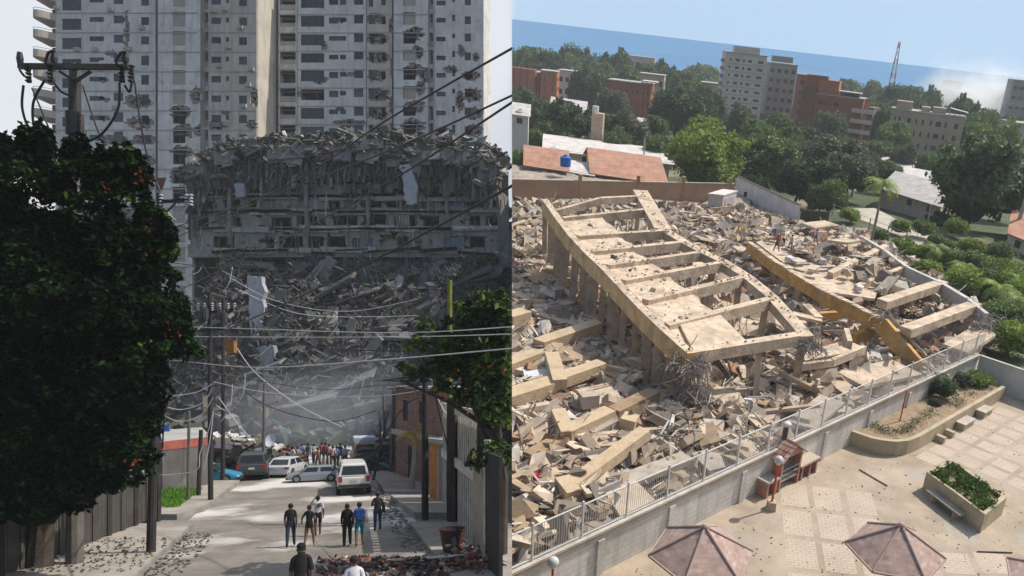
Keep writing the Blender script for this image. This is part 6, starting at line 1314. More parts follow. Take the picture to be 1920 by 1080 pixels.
for i in range(26):
    x, y = rnd(1440, 1660), rnd(430, 520)
    if inpoly(x, y, T2): p = G(x, y, hB+.4); mb.beam(p, p+Vector((rnd(-1.6, 1.6), rnd(-2, 2), rnd(0, .5))), rnd(.5, 1.5), .15, col=random.choice([(.5, .44, .36), (.42, .36, .3)]), jit=.1)
mb.build('loose_wreckage', M_CH, rb_)
mb = MB(); tangle(G(1655, 600, 3.2), 120, 1.1, .2, ((.45, .42, .4), (.25, .22, .2))); mb.build('reinforcing_bars', M_CH, rb_); mb = MB(); tangle(G(1848, 600, 2.6), 130, 1.3, .2, ((.45, .42, .4), (.25, .22, .2))); mb.build('reinforcing_bars', M_CH, rb_); mb = MB(); tangle(G(1770, 625, 1.), 60, 1.4, .3); mb.build('reinforcing_bars', M_CH, rb_)
# ---------------------------------------------------------------- big pieces lying in the wreck
M_BY = mat('fallen_yellow', (.52, .40, .265), var=.3, scale=.9, bump=.7, bscale=6, stain=(.9, (.3, .23, .16), .54, .74)); M_BC = mat('fallen_grey', (.42, .36, .3), var=.3, scale=1, bump=.5); M_BD = mat('fallen_brown', (.34, .24, .15), var=.3, scale=1, bump=.5)
def piece(label, segs, m, name='fallen_beam', cat='beam'):
    o0 = G(segs[0][0][0], segs[0][0][1], segs[0][0][2]); t = MB()
    for (a, b, w_, h_) in segs:
        dz = .35 if name == 'fallen_beam' else .2
        t.beam(G(a[0], a[1], a[2]+dz), G(b[0], b[1], b[2]+dz), w_, h_, jit=.05)
    o_ = t.build(name, m, origin=o0); return tag(o_, label, cat)
piece('thick yellowish beam lying under the row of leaning columns, topmost at the left', [((1010, 650, 1.6), (1122, 612, 1.9), 1.0, .9)], M_BY)
piece('L-shaped pale yellow beam fragment, upper of the two', [((1034, 668, 2.), (1050, 722, 1.8), .9, .7), ((1044, 716, 1.8), (1128, 686, 1.8), .9, .7)], M_BY)
piece('short yellowish beam at the left edge above the L-shaped fragments', [((950, 690, 1.5), (1008, 668, 1.6), .9, .8)], M_BY)
piece('broad yellow beam at the left edge below the upper L-shaped fragment', [((945, 752, 1.5), (1040, 722, 1.5), 1.2, .9)], M_BY)
piece('L-shaped beam fragment with a leaning end, lower of the two', [((1046, 775, 1.8), (1064, 818, 1.5), .8, .7), ((1060, 815, 1.5), (1143, 775, 1.6), .9, .7)], M_BY)
piece('cube-like concrete lump perched above the lower L-shaped fragment', [((1088, 752, 1.9), (1118, 748, 1.9), .8, .8)], M_BC, 'concrete_lump', 'concrete lump')
piece('long brown beam right of the cube-like lump', [((1152, 775, 1.3), (1228, 738, 1.5), .9, .6)], M_BD)
piece('brown beam lying left of the lower L-shaped fragment', [((990, 862, 1.2), (1066, 820, 1.2), .8, .7)], M_BD)
piece('long ridged yellow beam pointing from the railing up towards the ruin', [((1062, 920, 1.1), (1208, 812, 1.6), .75, .6)], M_BY)
piece('end block of the long ridged beam, standing by the railing', [((1052, 905, 1.3), (1075, 935, 1.1), .8, .9)], M_BY, 'concrete_block', 'concrete block')
piece('brown slab lying just under the columns of the roof frame', [((1135, 705, 1.4), (1200, 684, 1.5), 1.5, .3)], M_BD, 'fallen_slab', 'slab')
piece('dark grey slab between the two L-shaped fragments', [((1118, 738, 1.2), (1178, 720, 1.3), 1.4, .3)], M_BC, 'fallen_slab', 'slab')
piece('narrow grey beam left of the dark hollow box', [((1108, 815, 1.1), (1152, 792, 1.3), .6, .5)], M_BC)
piece('tan box-shaped block at the top of the long ridged beam', [((1165, 792, 1.5), (1192, 800, 1.4), 1.0, 1.0)], M_BY, 'concrete_block', 'concrete block')
piece('long pale slab behind the railing at the lower middle', [((1110, 925, .9), (1290, 858, .9), 1.0, .35)], M_BC, 'fallen_slab', 'slab')
piece('pale slab leaning behind the railing, left of the lattice post', [((1318, 846, .9), (1352, 880, .6), 1.6, .2)], M_BC, 'fallen_slab', 'slab')
piece('grey slab tilted in the hollow at the far left', [((975, 560, 1.1), (1040, 540, 1.1), 2.2, .3)], M_BC, 'fallen_slab', 'slab')
piece('brown slab tilted beside the columns at the far left', [((1000, 530, 1.), (1032, 518, 1.4), 2.6, .25)], M_BD, 'fallen_slab', 'slab')
piece('yellow beam end at the left edge in the middle of the rubble', [((952, 600, 1.4), (985, 590, 1.4), 1.2, .8)], M_BY)
piece('grey beam lying flat in the left rubble above the thick yellowish one', [((1002, 588, 1.2), (1072, 570, 1.2), .8, .5)], M_BC)
piece('pale stepped slab with upstanding ends right of the tangled corner', [((1530, 668, 1.7), (1600, 646, 1.9), 1.5, .25), ((1497, 595, 2.4), (1506, 628, 2.3), 1.0, .3), ((1585, 625, 2.3), (1592, 650, 2.2), .4, .9)], M_RC, 'stepped_slab', 'slab')
piece('curved pale balcony slab hanging at the middle of the wreck', [((1475, 668, 2.2), (1500, 688, 2.), .35, .5), ((1500, 688, 2.), (1560, 680, 2.), .35, .5), ((1560, 680, 2.), (1620, 655, 2.1), .35, .6), ((1498, 672, 2.0), (1590, 655, 2.1), 1.2, .15)], M_RC, 'balcony_slab', 'slab')
piece('pair of pale blocks standing between the two wings', [((1452, 575, 3.2), (1500, 610, 2.8), 1.4, .3), ((1510, 575, 3.2), (1535, 600, 2.9), .7, .5), ((1488, 590, 3.2), (1540, 602, 2.9), .9, .25)], M_RC, 'stepped_slab', 'slab')
piece('large flat pale slab behind the railing under the orange leg', [((1590, 712, 1.0), (1700, 690, 1.0), 3.0, .2)], M_RC, 'fallen_slab', 'slab')
piece('broad pale slab at the right end of the ruins by the railing', [((1790, 655, 1.2), (1850, 620, 1.6), 2.2, .25)], M_RC, 'fallen_slab', 'slab')
piece('tan slab leaning behind the railing left of the barbecue chimney', [((1500, 800, .9), (1560, 750, 1.2), 1.8, .2)], M_BC, 'fallen_slab', 'slab')
piece('round-edged tan slab standing near the back of the second wing', [((1565, 450, 4.3), (1600, 455, 4.6), 2.5, .25)], M_RC, 'fallen_slab', 'slab')
piece('flat slab resting by the dark gable at the back of the second wing', [((1515, 425, 3.9), (1560, 420, 4.1), 2.4, .3)], M_RC, 'fallen_slab', 'slab')
p_ = G(1390, 835, .6); lt_ = thing('lattice_post', 'white lattice post standing among the wreckage behind the railing', 'post', p_); mb = MB()
for sx_ in (-.15, .15): mb.tube([p_+Vector((sx_, 0, 0)), p_+Vector((sx_*.8, 0, 2.9))], .03, 5)
for k in range(12): mb.tube([p_+Vector((-.15 if k % 2 else .15, 0, k*.24)), p_+Vector((.15 if k % 2 else -.15, 0, (k+1)*.24))], .018, 4)
mb.build('lattice', M_RAIL, lt_); mb = MB(); mb.box(p_+Vector((0, 0, 2.95)), (.42, .2, .12)); mb.build('cap', M_RAIL, lt_)
for x, y, c, lb, sz in ((1005, 890, (.55, .03, .09), 'bright pink-red cushion in the rubble by the railing', (.9, .6, .3)), (990, 884, (.5, .05, .3), 'magenta cushion touching the pink-red one', (.6, .5, .3)), (1660, 525, (.62, .62, .6), 'white kitchen cabinet standing on the second wing', (.9, .7, 1.0)), (1482, 486, (.62, .62, .62), 'white mattress-like panel at the edge of the second wing', (.8, .8, .5)), (1006, 700, (.58, .58, .58), 'white sheet spread in the rubble at the left edge', (1.6, 1.2, .08)), (1095, 592, (.6, .62, .66), 'small white box in the shade below the columns', (.7, .5, .4)), (1542, 490, (.45, .47, .5), 'grey drum lying among white bags on the second wing', (.7, .5, .5)), (1175, 895, (.35, .34, .33), 'grey ribbed barrel standing by the railing', (.6, .6, .7)), (1612, 540, (.6, .6, .6), 'white plastic bag bundle on the second wing', (.7, .6, .4))):
    z = mound(*G(x, y, 1.)[:2])+.35 if x < 1400 or y > 600 else hB+.4; p = G(x, y, z); mb = MB(); mb.box(p, sz, rz=rnd(0, 3), jit=.15)
    nm, ct = ('cushion', 'cushion') if 'cushion' in lb else (('cabinet', 'cabinet') if 'cabinet' in lb else ('household_item', 'household item'))
    o_ = mb.build(nm, cloth(c), origin=p); bv = o_.modifiers.new('b', 'BEVEL'); bv.width = .08; bv.segments = 3; tag(o_, lb, ct)
mb = MB()
for o_ in [c for c in ra.children if c.name.startswith(('cross_beam', 'edge_beam'))]: pass
for a, b in list(zip(LQ, LQ[1:]))+list(zip(RQ, RQ[1:]))+XQ:      # crumbs and spalled bits along every beam
    for i in range(13): p = a.lerp(b, random.random()); s_ = rnd(.04, .13); mb.chunk(p+Vector((rnd(-.35, .35), rnd(-.35, .35), .06)), (s_*1.5, s_, s_*.6), random.choice(RT))
for i in range(1, 8):
    (a0, b0), (a1, b1) = XQ[i], XQ[i+1]
    for q in range(24): p = a0.lerp(b0, rnd(.03, .42)).lerp(a1.lerp(b1, rnd(.03, .42)), random.random()); s_ = .04*random.paretovariate(1.6); s_ = min(s_, .35); mb.chunk(p+Vector((0, 0, -.24)), (s_*1.5, s_, s_*.5), random.choice(RT))
o_ = mb.build('spalled_concrete', M_CH, ra); o_['kind'] = 'stuff'
# people on the rubble
def rp(label, x, y, z, **k): return person(label, G(x, y, z), **k)
rp('person in a yellow shirt standing on the rubble near the white shed', 1382, 452, .9, yaw=.4, top=(.55, .38, .06), bottom=(.5, .4, .12), stride=.1)
rp('person in a pale shirt and blue trousers walking on the rubble', 1404, 432, .9, yaw=1.2, top=(.4, .38, .36), bottom=(.06, .14, .25), stride=.15)
rp('person in a red shirt on the edge of the second wing', 1455, 472, hB+.3, yaw=-1, top=(.5, .04, .04), bottom=(.08, .1, .13), stride=.15)
rp('person in a light shirt bending on the edge of the second wing', 1480, 472, hB+.3, yaw=-.6, top=(.45, .5, .55), bottom=(.2, .22, .25), lean=.15)
rp('person in a grey shirt standing further back on the second wing', 1528, 460, hB+.3, yaw=2., top=(.3, .33, .38), bottom=(.1, .12, .2))
# ---------------------------------------------------------------- town behind
CUR[0] = 'R'; random.seed(303)
M_OW = mat('orange_wall', (.36, .235, .155), var=.2, scale=.35, stain=(.4, (.25, .17, .12), .55, .75))
p, q = G(930, 384), G(1372, 386)
ow = thing('boundary_wall', 'long orange-brown wall behind the ruins, in front of the tiled houses', 'wall', p)
mb = MB(); mb.beam(p+Vector((0, 0, 1.6)), q+Vector((0, 0, 1.6)), .2, 3.2); mb.build('wall', M_OW, ow); mb = MB(); mb.beam(p+Vector((0, 0, 3.26)), q+Vector((0, 0, 3.26)), .32, .12); mb.build('coping', M_COPE, ow)
for k in (.32, .56, .76, .98): r_ = p.lerp(q, k); mb = MB(); mb.box(r_+Vector((0, 0, 2.)), (.5, .5, 4.2)); mb.build('pillar', M_OW, ow)
p, q = G(1378, 372, 0), G(1492, 432, 0)
ww = thing('boundary_wall', 'stained white wall slanting down behind the white shed', 'wall', p); M_WW = mat('stained_white', (.58, .57, .58), var=.2, scale=.6, stain=(.7, (.25, .24, .24), .62, .8))
mb = MB(); mb.beam(p+Vector((0, 0, 1.7)), q+Vector((0, 0, 1.7)), .2, 3.4); mb.build('wall', M_WW, ww); mb = MB(); mb.beam(p+Vector((0, 0, 3.44)), q+Vector((0, 0, 3.44)), .5, .08); mb.build('coping', M_BARK, ww); mb = MB(); r_ = p.lerp(q, .2)+Vector((-.12, -.12, .9)); mb.box(r_, (.8, .1, 1.8), rz=-.6); mb.build('door', M_BARK, ww)
mb = MB(); mb.beam(q+Vector((.3, 0, 1.4)), q+Vector((4.2, 1.0, 1.4)), .2, 2.8); mb.build('dark_gable', mat('dark_gable', (.07, .06, .055)), ww)
sh = G(1325, 402); shd = thing('shed', 'small white metal shed standing on the rubble by the orange-brown wall', 'shed', sh); e1 = G(1352, 405); e2 = G(1377, 396)
mb = MB(); d1 = (e1-sh); d2 = (e2-e1); P4 = [sh, e1, e2, sh+d2]
V = [(p.x, p.y, 0) for p in P4]+[(p.x, p.y, 2.75) for p in P4]; mb.add(V, MB.BF); mb.build('body', mat('shed_panel', (.5, .46, .46), var=.15), shd)
mb = MB(); cs = sum(P4, Vector())/4; V = [cs+(p-cs)*1.08+Vector((0, 0, 2.78)) for p in P4]+[cs+(p-cs)*1.08+Vector((0, 0, 2.92)) for p in P4]; mb.add(V, MB.BF); mb.build('roof', mat('shed_roof', (.6, .56, .54)), shd)
mb = MB(); a_ = e1.lerp(e2, .15); b_ = e1.lerp(e2, .85); n2 = Vector((d2.y, -d2.x, 0)).normalized()*.04; mb.beam(a_+n2+Vector((0, 0, 1.2)), b_+n2+Vector((0, 0, 1.2)), .04, 2.2); mb.build('door', mat('shed_door', (.42, .38, .38)), shd)
# tiled houses
M_RTILE = mat('terracotta', (.46, .24, .16), tex=('uv', (.50, .29, .2), (.28, .13, .09), 1.0, .45, .3), var=.3, scale=.7, stain=(.5, (.38, .27, .2), .55, .72))
def gable_house(label, P_, eave, ridge, mroof, mwall, ov=.3, name='tiled_house', ncol=2):
    """P_: 4 ground corners (front-left, front-right, back-right, back-left); ridge runs between the side middles"""
    t = thing(name, label, 'house', P_[0]); mb = MB(); z0 = min(terr(p.y) for p in P_)-.2
    mb.add([(p.x, p.y, z0) for p in P_]+[(p.x, p.y, eave) for p in P_], MB.BF); mb.build('wall', mwall, t)
    c = sum(P_, Vector())/4; Q = [c+(p-c)*1.12 for p in P_]; r0 = (Q[0]+Q[3])/2; r1 = (Q[1]+Q[2])/2
    mb = MB(); mb.uv = []
    for a, b, c2, d in ((Q[0], Q[1], r1, r0), (Q[2], Q[3], r0, r1)):
        A0 = [Vector((a.x, a.y, eave-.1)), Vector((b.x, b.y, eave-.1)), Vector((c2.x, c2.y, ridge)), Vector((d.x, d.y, ridge))]; mb.add(A0, [(0, 1, 2, 3)]); l = (A0[1]-A0[0]).length; w_ = (A0[2]-A0[1]).length; mb.uv += [(0, 0), (l, 0), (l, w_), (0, w_)]
        A1 = [v-Vector((0, 0, .15)) for v in A0]; mb.add(A1+A0, [(3, 2, 1, 0), (0, 1, 5, 4), (1, 2, 6, 5), (3, 0, 4, 7)]); mb.uv += [(0, 0)]*16
    mb.build('roof', mroof, t)
    mb = MB()
    for a, b, r in ((P_[0], P_[3], r0), (P_[1], P_[2], r1)): mb.add([(a.x, a.y, eave), (b.x, b.y, eave), (r.x, r.y, ridge-.3)], [(0, 1, 2)])
    mb.build('gable', mwall, t)
    fd = (P_[1]-P_[0]); 
    for k in range(ncol):
        u = (k+.5)/ncol; s_ = P_[0].lerp(P_[1], u); f = fd.normalized(); nr = Vector((f.y, -f.x, 0)); mb = MB(); mb.beam(s_-f*.6+nr*.02+Vector((0, 0, eave-1.2)), s_+f*.6+nr*.02+Vector((0, 0, eave-1.2)), .06, 1.0); mb.build('window', M_GLASS, t)
    return t
def q4(*pts): return [GB(x, y, b).xy.to_3d() for x, y, b in pts]
M_CRM = mat('cream_render', (.55, .47, .38), var=.2, scale=.7); M_GRYR = mat('grey_render', (.36, .34, .32), var=.25, scale=.7); M_ROOFW = mat('pale_sheet_roof', (.55, .52, .5), var=.25, scale=.5, stain=(.6, (.4, .3, .24), .6, .75)); M_ROOFG = mat('grey_sheet_roof', (.42, .4, .38), var=.3, scale=.6)
gable_house('terracotta-roofed house with a wide tiled slope, in front of the light green tree', q4((1112, 340, 126), (1245, 340, 124), (1215, 300, 142), (1100, 300, 144)), 1.6, 4.0, M_RTILE, M_CRM)
gable_house('small terracotta-roofed house at the far left beside the blue tank', q4((985, 340, 126), (1062, 342, 125), (1060, 305, 138), (985, 305, 139)), 1.6, 3.6, M_RTILE, M_CRM)
gable_house('pale low-roofed shed house between the two terracotta roofs', q4((1064, 340, 126), (1112, 340, 125), (1112, 310, 136), (1064, 310, 137)), 1.4, 1.9, M_ROOFW, M_GRYR, name='low_house')
gable_house('long pale flat-roofed house behind the terracotta roofs', q4((1030, 300, 148), (1255, 312, 148), (1255, 290, 166), (1030, 285, 168)), 1.2, 1.7, M_ROOFW, M_CRM, name='low_house', ncol=5)
gable_house('grey sheet-roofed bungalow right of the tall palm', q4((1650, 380, 150), (1758, 415, 137), (1785, 360, 160), (1700, 345, 168)), .9, 2.9, M_ROOFG, M_CRM, name='bungalow', ncol=3)
gable_house('whitish roof of a house behind the grey-roofed bungalow', q4((1690, 345, 172), (1740, 355, 168), (1760, 335, 185), (1700, 328, 188)), .2, 1.6, M_ROOFW, M_CRM, name='bungalow')
gable_house('white-roofed building among the trees above the bungalow', q4((1655, 310, 205), (1745, 325, 200), (1760, 300, 225), (1660, 290, 230)), -1.5, .2, M_ROOFW, M_GRYR, name='low_house')
gable_house('orange-brown roofed house at the right edge under the big dark tree', q4((1885, 470, 112), (1960, 500, 104), (1975, 450, 124), (1890, 430, 130)), 2.2, 3.8, M_RTILE, M_CRM, name='tiled_house')
gable_house('white gabled house among the trees left of the dark red block', q4((1030, 245, 215), (1092, 250, 213), (1100, 220, 232), (1040, 215, 236)), .5, 4., M_ROOFW, M_CRM, name='low_house')
gable_house('white-walled house with a reddish roof under the dark red block', q4((1180, 255, 225), (1222, 258, 222), (1225, 235, 240), (1180, 232, 242)), -1.2, .6, M_ROOFW, M_CRM, name='low_house')
gable_house('white house with a water tank at the left edge among dark trees', q4((925, 330, 160), (988, 335, 158), (990, 300, 170), (930, 300, 172)), 5.5, 7, M_ROOFW, mat('white_wall', (.55, .54, .53), var=.15), name='tank_house')
def tank(label, x, y, b, r, h, c):
    p = GB(x, y, b); t = thing('water_tank', label, 'water tank', p); mb = MB(); mb.tube([p, p+Vector((0, 0, h*.85)), p+Vector((0, 0, h))], [r, r*1.03, r*.5], 14); mb.build('barrel', c, t, smooth=False); mb = MB(); mb.tube([p+Vector((0, 0, h)), p+Vector((0, 0, h*1.08))], r*.3, 10); mb.build('lid', c, t)
tank('blue plastic water tank between the two terracotta roofs', 1060, 312, 122.6, .8, 1.6, mat('blue_plastic', (.02, .12, .42), rough=.4)); tank('grey water tank on the white house at the left edge', 976, 228, 160, 1.0, 2.2, mat('grey_plastic', (.4, .42, .45))); tank('small round white tank on the roof beside the dark trees', 1040, 285, 150, .8, 1.0, mat('white_plastic', (.6, .6, .6)))
wt = thing('water_tower', 'rough concrete water tower with a white drum, between dark trees', 'water tower', GB(1122, 284, 170)); p = GB(1122, 212, 170); z0 = terr(170); mb = MB(); mb.box((p.x, p.y, (p.z+z0)/2), (2.3, 2.3, p.z-z0)); mb.build('shaft', M_COLM, wt); mb = MB(); mb.tube([p+Vector((-.6, 0, 0)), p+Vector((-.6, 0, 1.3))], .65, 12); mb.build('drum', mat('white_plastic'), wt)
# ---------------------------------------------------------------- apartment blocks
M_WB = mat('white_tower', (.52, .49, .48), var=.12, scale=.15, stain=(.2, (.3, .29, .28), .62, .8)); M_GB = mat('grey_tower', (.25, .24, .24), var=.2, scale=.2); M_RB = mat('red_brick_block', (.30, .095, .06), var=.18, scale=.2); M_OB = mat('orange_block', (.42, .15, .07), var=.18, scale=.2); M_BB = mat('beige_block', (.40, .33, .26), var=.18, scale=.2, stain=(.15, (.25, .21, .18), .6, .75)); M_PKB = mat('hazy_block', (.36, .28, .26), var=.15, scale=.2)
def block(label, pxl, pxr, pyt, b, floors, ncol, dep, m, yaw=0., name='apartment_block', fh=None, wfrac=.45, hfrac=.42, side_cols=2, extra=None, groups=None, cat='apartment building'):
    A = GB(pxl, pyt, b); B = GB(pxr, pyt, b); W_ = (B.x-A.x)/max(.3, math.cos(yaw)); top = A.z; z0 = terr(b)-1; H_ = top-z0; fh = fh or (H_-1)/floors
    d = Vector((math.cos(yaw), math.sin(yaw), 0)); n_ = Vector((-d.y, d.x, 0)); O = Vector((A.x, A.y, z0)); t = thing(name, label, cat, O); cnt = 0
    xs = groups or [((k+.5)/ncol, wfrac/ncol) for k in range(ncol)]; ops = []; frs = random.Random(len(label))
    for f in range(floors):
        zz = H_-.8-(f+1)*fh+fh*.3
        if zz < .3: continue
        for u, w_ in xs: ops.append((W_*(u-w_/2), W_*(u+w_/2), zz, zz+fh*hfrac))
    mb = MB(); open_wall(mb, O, d, n_, W_, H_, ops, .4); mb.build('front_wall', m, t)
    sops = []
    for f in range(floors):
        zz = H_-.8-(f+1)*fh+fh*.3
        if zz < .3: continue
        for k in range(side_cols): c = dep*(k+.5)/side_cols; sops.append((c-dep*.12, c+dep*.12, zz, zz+fh*hfrac))
    O2 = O+d*W_+n_*.003; left = (A.x+W_/2) > 40
    mb = MB(); open_wall(mb, O2+n_*.4, n_, -d, dep-.4, H_, [(max(.1, a-.4), b_-.4, c, e) for a, b_, c, e in sops], .4); open_wall(mb, O+n_*.403, n_, d, dep-.4, H_, [], .4); mb.build('side_wall', m, t)
    mb = MB(); mb.slab([O+n_*dep+Vector((0, 0, 0)), O+n_*dep+d*W_, O+n_*dep+d*W_+Vector((0, 0, H_)), O+n_*dep+Vector((0, 0, H_))], .3, dn=tuple(n_)); mb.build('back_wall', m, t)
    mb = MB(); q = [O+Vector((0, 0, H_+.004))-d*.2-n_*.2, O+d*(W_+.2)-n_*.2+Vector((0, 0, H_+.004)), O+d*(W_+.2)+n_*(dep+.2)+Vector((0, 0, H_+.004)), O-d*.2+n_*(dep+.2)+Vector((0, 0, H_+.004))]; mb.slab([v+Vector((0, 0, .35)) for v in q], .35); mb.build('roof', M_GRYR, t)
    rest = MB()
    for i, o_ in enumerate(ops+sops):
        if i >= len(ops): o0, dd_, nn2, oo = O2+n_*0, n_, -d, o_
        else: o0, dd_, nn2, oo = O, d, n_, o_
        mb = MB() if i < 95 else rest
        x0, x1, a, b_ = oo; s0 = o0+dd_*x0+Vector((0, 0, a))+nn2*.25; v = [s0, s0+dd_*(x1-x0), s0+dd_*(x1-x0)+nn2*.1, s0+nn2*.1]; mb.add(v+[p+Vector((0, 0, b_-a)) for p in v], MB.BF)
        if i < 95: mb.build('window', M_GLASS, t)
    if rest.v: o_ = rest.build('windows', M_GLASS, t); o_['kind'] = 'stuff'
    t['W'] = 0; del t['W']
    return t, O, d, n_, W_, H_, fh
# white tower
t, O, d, n_, W_, H_, fh = block('tall white tower block with small dark windows and a damaged base, by the sea', 1362, 1440, 98, 330, 11, 5, 13, M_WB, .12, 'tower_block', groups=[(.12, .045), (.3, .1), (.45, .05), (.6, .1), (.86, .14)], hfrac=.34, cat='tower block')
for f in range(11): mb = MB(); z = H_-.8-(f+1)*fh; mb.beam(O+Vector((0, 0, z))-n_*.06, O+d*W_+Vector((0, 0, z))-n_*.06, .12, .2); mb.build('floor_band', M_GRYR, t)
mb = MB(); mb.beam(O+d*3+n_*3+Vector((0, 0, H_+1.5)), O+d*(W_-3)+n_*3+Vector((0, 0, H_+1.5)), 6, 2.4); mb.build('roof_room', M_WB, t)
for f in range(11): mb = MB(); z = H_-1.6-(f+.5)*fh; mb.beam(O-d*1.2+n_*4+Vector((0, 0, z)), O-d*.02+n_*4+Vector((0, 0, z)), 5, 1.2); mb.build('balcony', M_GB, t)
for i in range(9): mb = MB(); z = rnd(2.5, 7); u = rnd(.05, .9); mb.beam(O+d*(W_*u)+Vector((0, 0, z))-n_*.05, O+d*(W_*u+rnd(1.2, 3))+Vector((0, 0, z+rnd(-.2, .2))), .12, rnd(.4, 1.2), jit=.3); mb.build('broken_patch', M_DARKIN, t)
t, O, d, n_, W_, H_, fh = block('dark grey unfinished tower right behind the white tower block', 1444, 1497, 118, 345, 8, 4, 12, M_GB, .1, 'tower_block', wfrac=.55, cat='tower block')
mb = MB(); mb.beam(O+d*1+n_*3+Vector((0, 0, H_+1.8)), O+d*(W_-2)+n_*3+Vector((0, 0, H_+1.8)), 4, 2.2); mb.build('roof_room', M_GB, t)
# red tower complex
t, O, d, n_, W_, H_, fh = block('red brick tower with white balconies on its right corner, crowned by an orange penthouse', 1530, 1618, 176, 280, 6, 4, 10, M_RB, -.25, 'tower_block', groups=[(.12, .1), (.45, .1), (.3, .04), (.22, .03)], hfrac=.36, side_cols=1, cat='tower block')
for f in range(6):
    z = H_-.8-(f+1)*fh; mb = MB(); mb.beam(O+d*(W_-3.2)-n_*1.4+Vector((0, 0, z+.6)), O+d*(W_+3.8)-n_*1.4+Vector((0, 0, z+.6)), .2, 1.2); mb.beam(O+d*(W_-3.2)-n_*.7+Vector((0, 0, z)), O+d*(W_+3.8)-n_*.7+Vector((0, 0, z)), 1.5, .25); mb.build('balcony', mat('pale_balcony', (.5, .44, .4)), t)
mb = MB(); mb.beam(O+d*(W_+1.2)-n_*.5+Vector((0, 0, 0)), O+d*(W_+1.2)-n_*.5+Vector((0, 0, H_+.5)), 1.2, 1.2); mb.build('corner_pier', M_OB, t); mb = MB(); mb.beam(O+d*W_+n_*4+Vector((2, 0, H_/2-1)), O+d*(W_+4.5)+n_*4+Vector((0, 0, H_/2-1)), 8, H_-2); mb.build('wing', M_DARKIN, t)
mb = MB(); mb.beam(O-d*4.6+n_*4+Vector((0, 0, H_/2+1)), O-d*.02+n_*4+Vector((0, 0, H_/2+1)), 9, H_+2.); mb.build('stair_wing', mat('maroon_block', (.2, .075, .06), var=.2, scale=.2), t)
mb = MB(); mb.beam(O+d*.5+n_*3.5+Vector((0, 0, H_+2.5)), O+d*7+n_*3.5+Vector((0, 0, H_+2.5)), 5, 4.2); mb.build('penthouse', M_OB, t); mb = MB(); mb.beam(O-d*4+n_*3.5+Vector((0, 0, H_+3.3)), O+d*3+n_*3.5+Vector((0, 0, H_+3.3)), 4.6, 4.6, jit=.05); mb.build('roof_room', M_RB, t); mb = MB(); mb.beam(O+d*7.2+n_*2.5+Vector((0, 0, H_+1.7)), O+d*14.5+n_*2.5+Vector((0, 0, H_+1.7)), 5, .3); mb.build('canopy', M_ROOFW, t); mb = MB(); mb.beam(O+d*7.6+n_*2.8+Vector((0, 0, H_+.95)), O+d*14+n_*2.8+Vector((0, 0, H_+.95)), 4, 1.15); mb.build('terrace_room', M_GLASS, t)
t, O, d, n_, W_, H_, fh = block('brick-red slab behind the red tower, left of it', 1498, 1532, 140, 330, 7, 2, 10, M_RB, 0, 'tower_block', cat='tower block')
# beige block
t, O, d, n_, W_, H_, fh = block('long beige apartment block with scattered dark windows on the right', 1672, 1806, 205, 250, 5, 8, 11, M_BB, -.22, groups=[(.07, .02), (.13, .03), (.26, .05), (.36, .02), (.45, .03), (.56, .03), (.66, .07), (.76, .03), (.9, .05)], hfrac=.42, side_cols=1)
for u, w_, h_ in ((.05, .22, 2.2), (.4, .12, 1.3), (.55, .18, 1.6)): mb = MB(); mb.beam(O+d*(W_*u)+n_*4+Vector((0, 0, H_+.4+h_/2)), O+d*(W_*(u+w_))+n_*4+Vector((0, 0, H_+.4+h_/2)), 5, h_); mb.build('roof_room', M_BB, t)
mb = MB(); mb.slab([O+d*(W_*.78)+n_*1+Vector((0, 0, H_+2.3)), O+d*(W_+.5)+n_*1+Vector((0, 0, H_+1.6)), O+d*(W_+.5)+n_*6+Vector((0, 0, H_+1.6)), O+d*(W_*.78)+n_*6+Vector((0, 0, H_+2.3))], .15); mb.build('canopy', mat('pale_green_sheet', (.5, .56, .5)), t)
for k in range(4): a_ = O+d*(W_*(.78+.07*k))+n_*1.2; mb = MB(); mb.tube([a_+Vector((0, 0, H_+.3)), a_+Vector((0, 0, H_+1.7))], .1, 5); mb.build('canopy_post', M_GRYR, t)
# left blocks
t, O, d, n_, W_, H_, fh = block('orange brick block with rounded bays at the left edge', 930, 1014, 128, 300, 5, 7, 10, M_OB, -.12, 'brick_block', wfrac=.35)
for k in range(6): mb = MB(); c = O+d*(W_*(k+.5)/6.5)-n_*.8; mb.tube([c, c+Vector((0, 0, H_+1.2))], 1.7, 10); mb.build('bay', M_OB, t)
t, O, d, n_, W_, H_, fh = block('plain orange block end wall, next to the block with rounded bays', 1014, 1044, 133, 296, 5, 2, 9, M_OB, .1, 'brick_block', wfrac=.1)
block('white low block right of the orange brick blocks', 1046, 1082, 132, 320, 4, 3, 9, M_WB, 0, 'low_block', wfrac=.6)
t, O, d, n_, W_, H_, fh = block('dark red four-storey block with a white roof hut, among the trees', 1140, 1222, 150, 300, 4, 8, 9, M_RB, -.06, 'brick_block', wfrac=.3, hfrac=.3)
mb = MB(); mb.beam(O+d*(W_*.78)+n_*2+Vector((0, 0, H_+1.1)), O+d*(W_+2)+n_*2+Vector((0, 0, H_+1.1)), 6, .3); mb.build('roof_canopy', M_ROOFW, t)
for u in (.8, .9, 1.): a_ = O+d*(W_*u)-n_*.3; mb = MB(); mb.beam(a_, a_+Vector((0, 0, H_+.8)), .3, .3); mb.build('red_frame', M_OB, t)
block('brown stepped block behind the dark red block', 1200, 1246, 138, 345, 4, 4, 9, M_BB, 0, 'low_block')
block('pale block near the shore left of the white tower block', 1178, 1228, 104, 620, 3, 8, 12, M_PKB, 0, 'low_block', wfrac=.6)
block('low beige block with balconies just left of the white tower block', 1315, 1352, 155, 345, 3, 4, 9, M_BB, 0, 'low_block', wfrac=.6)
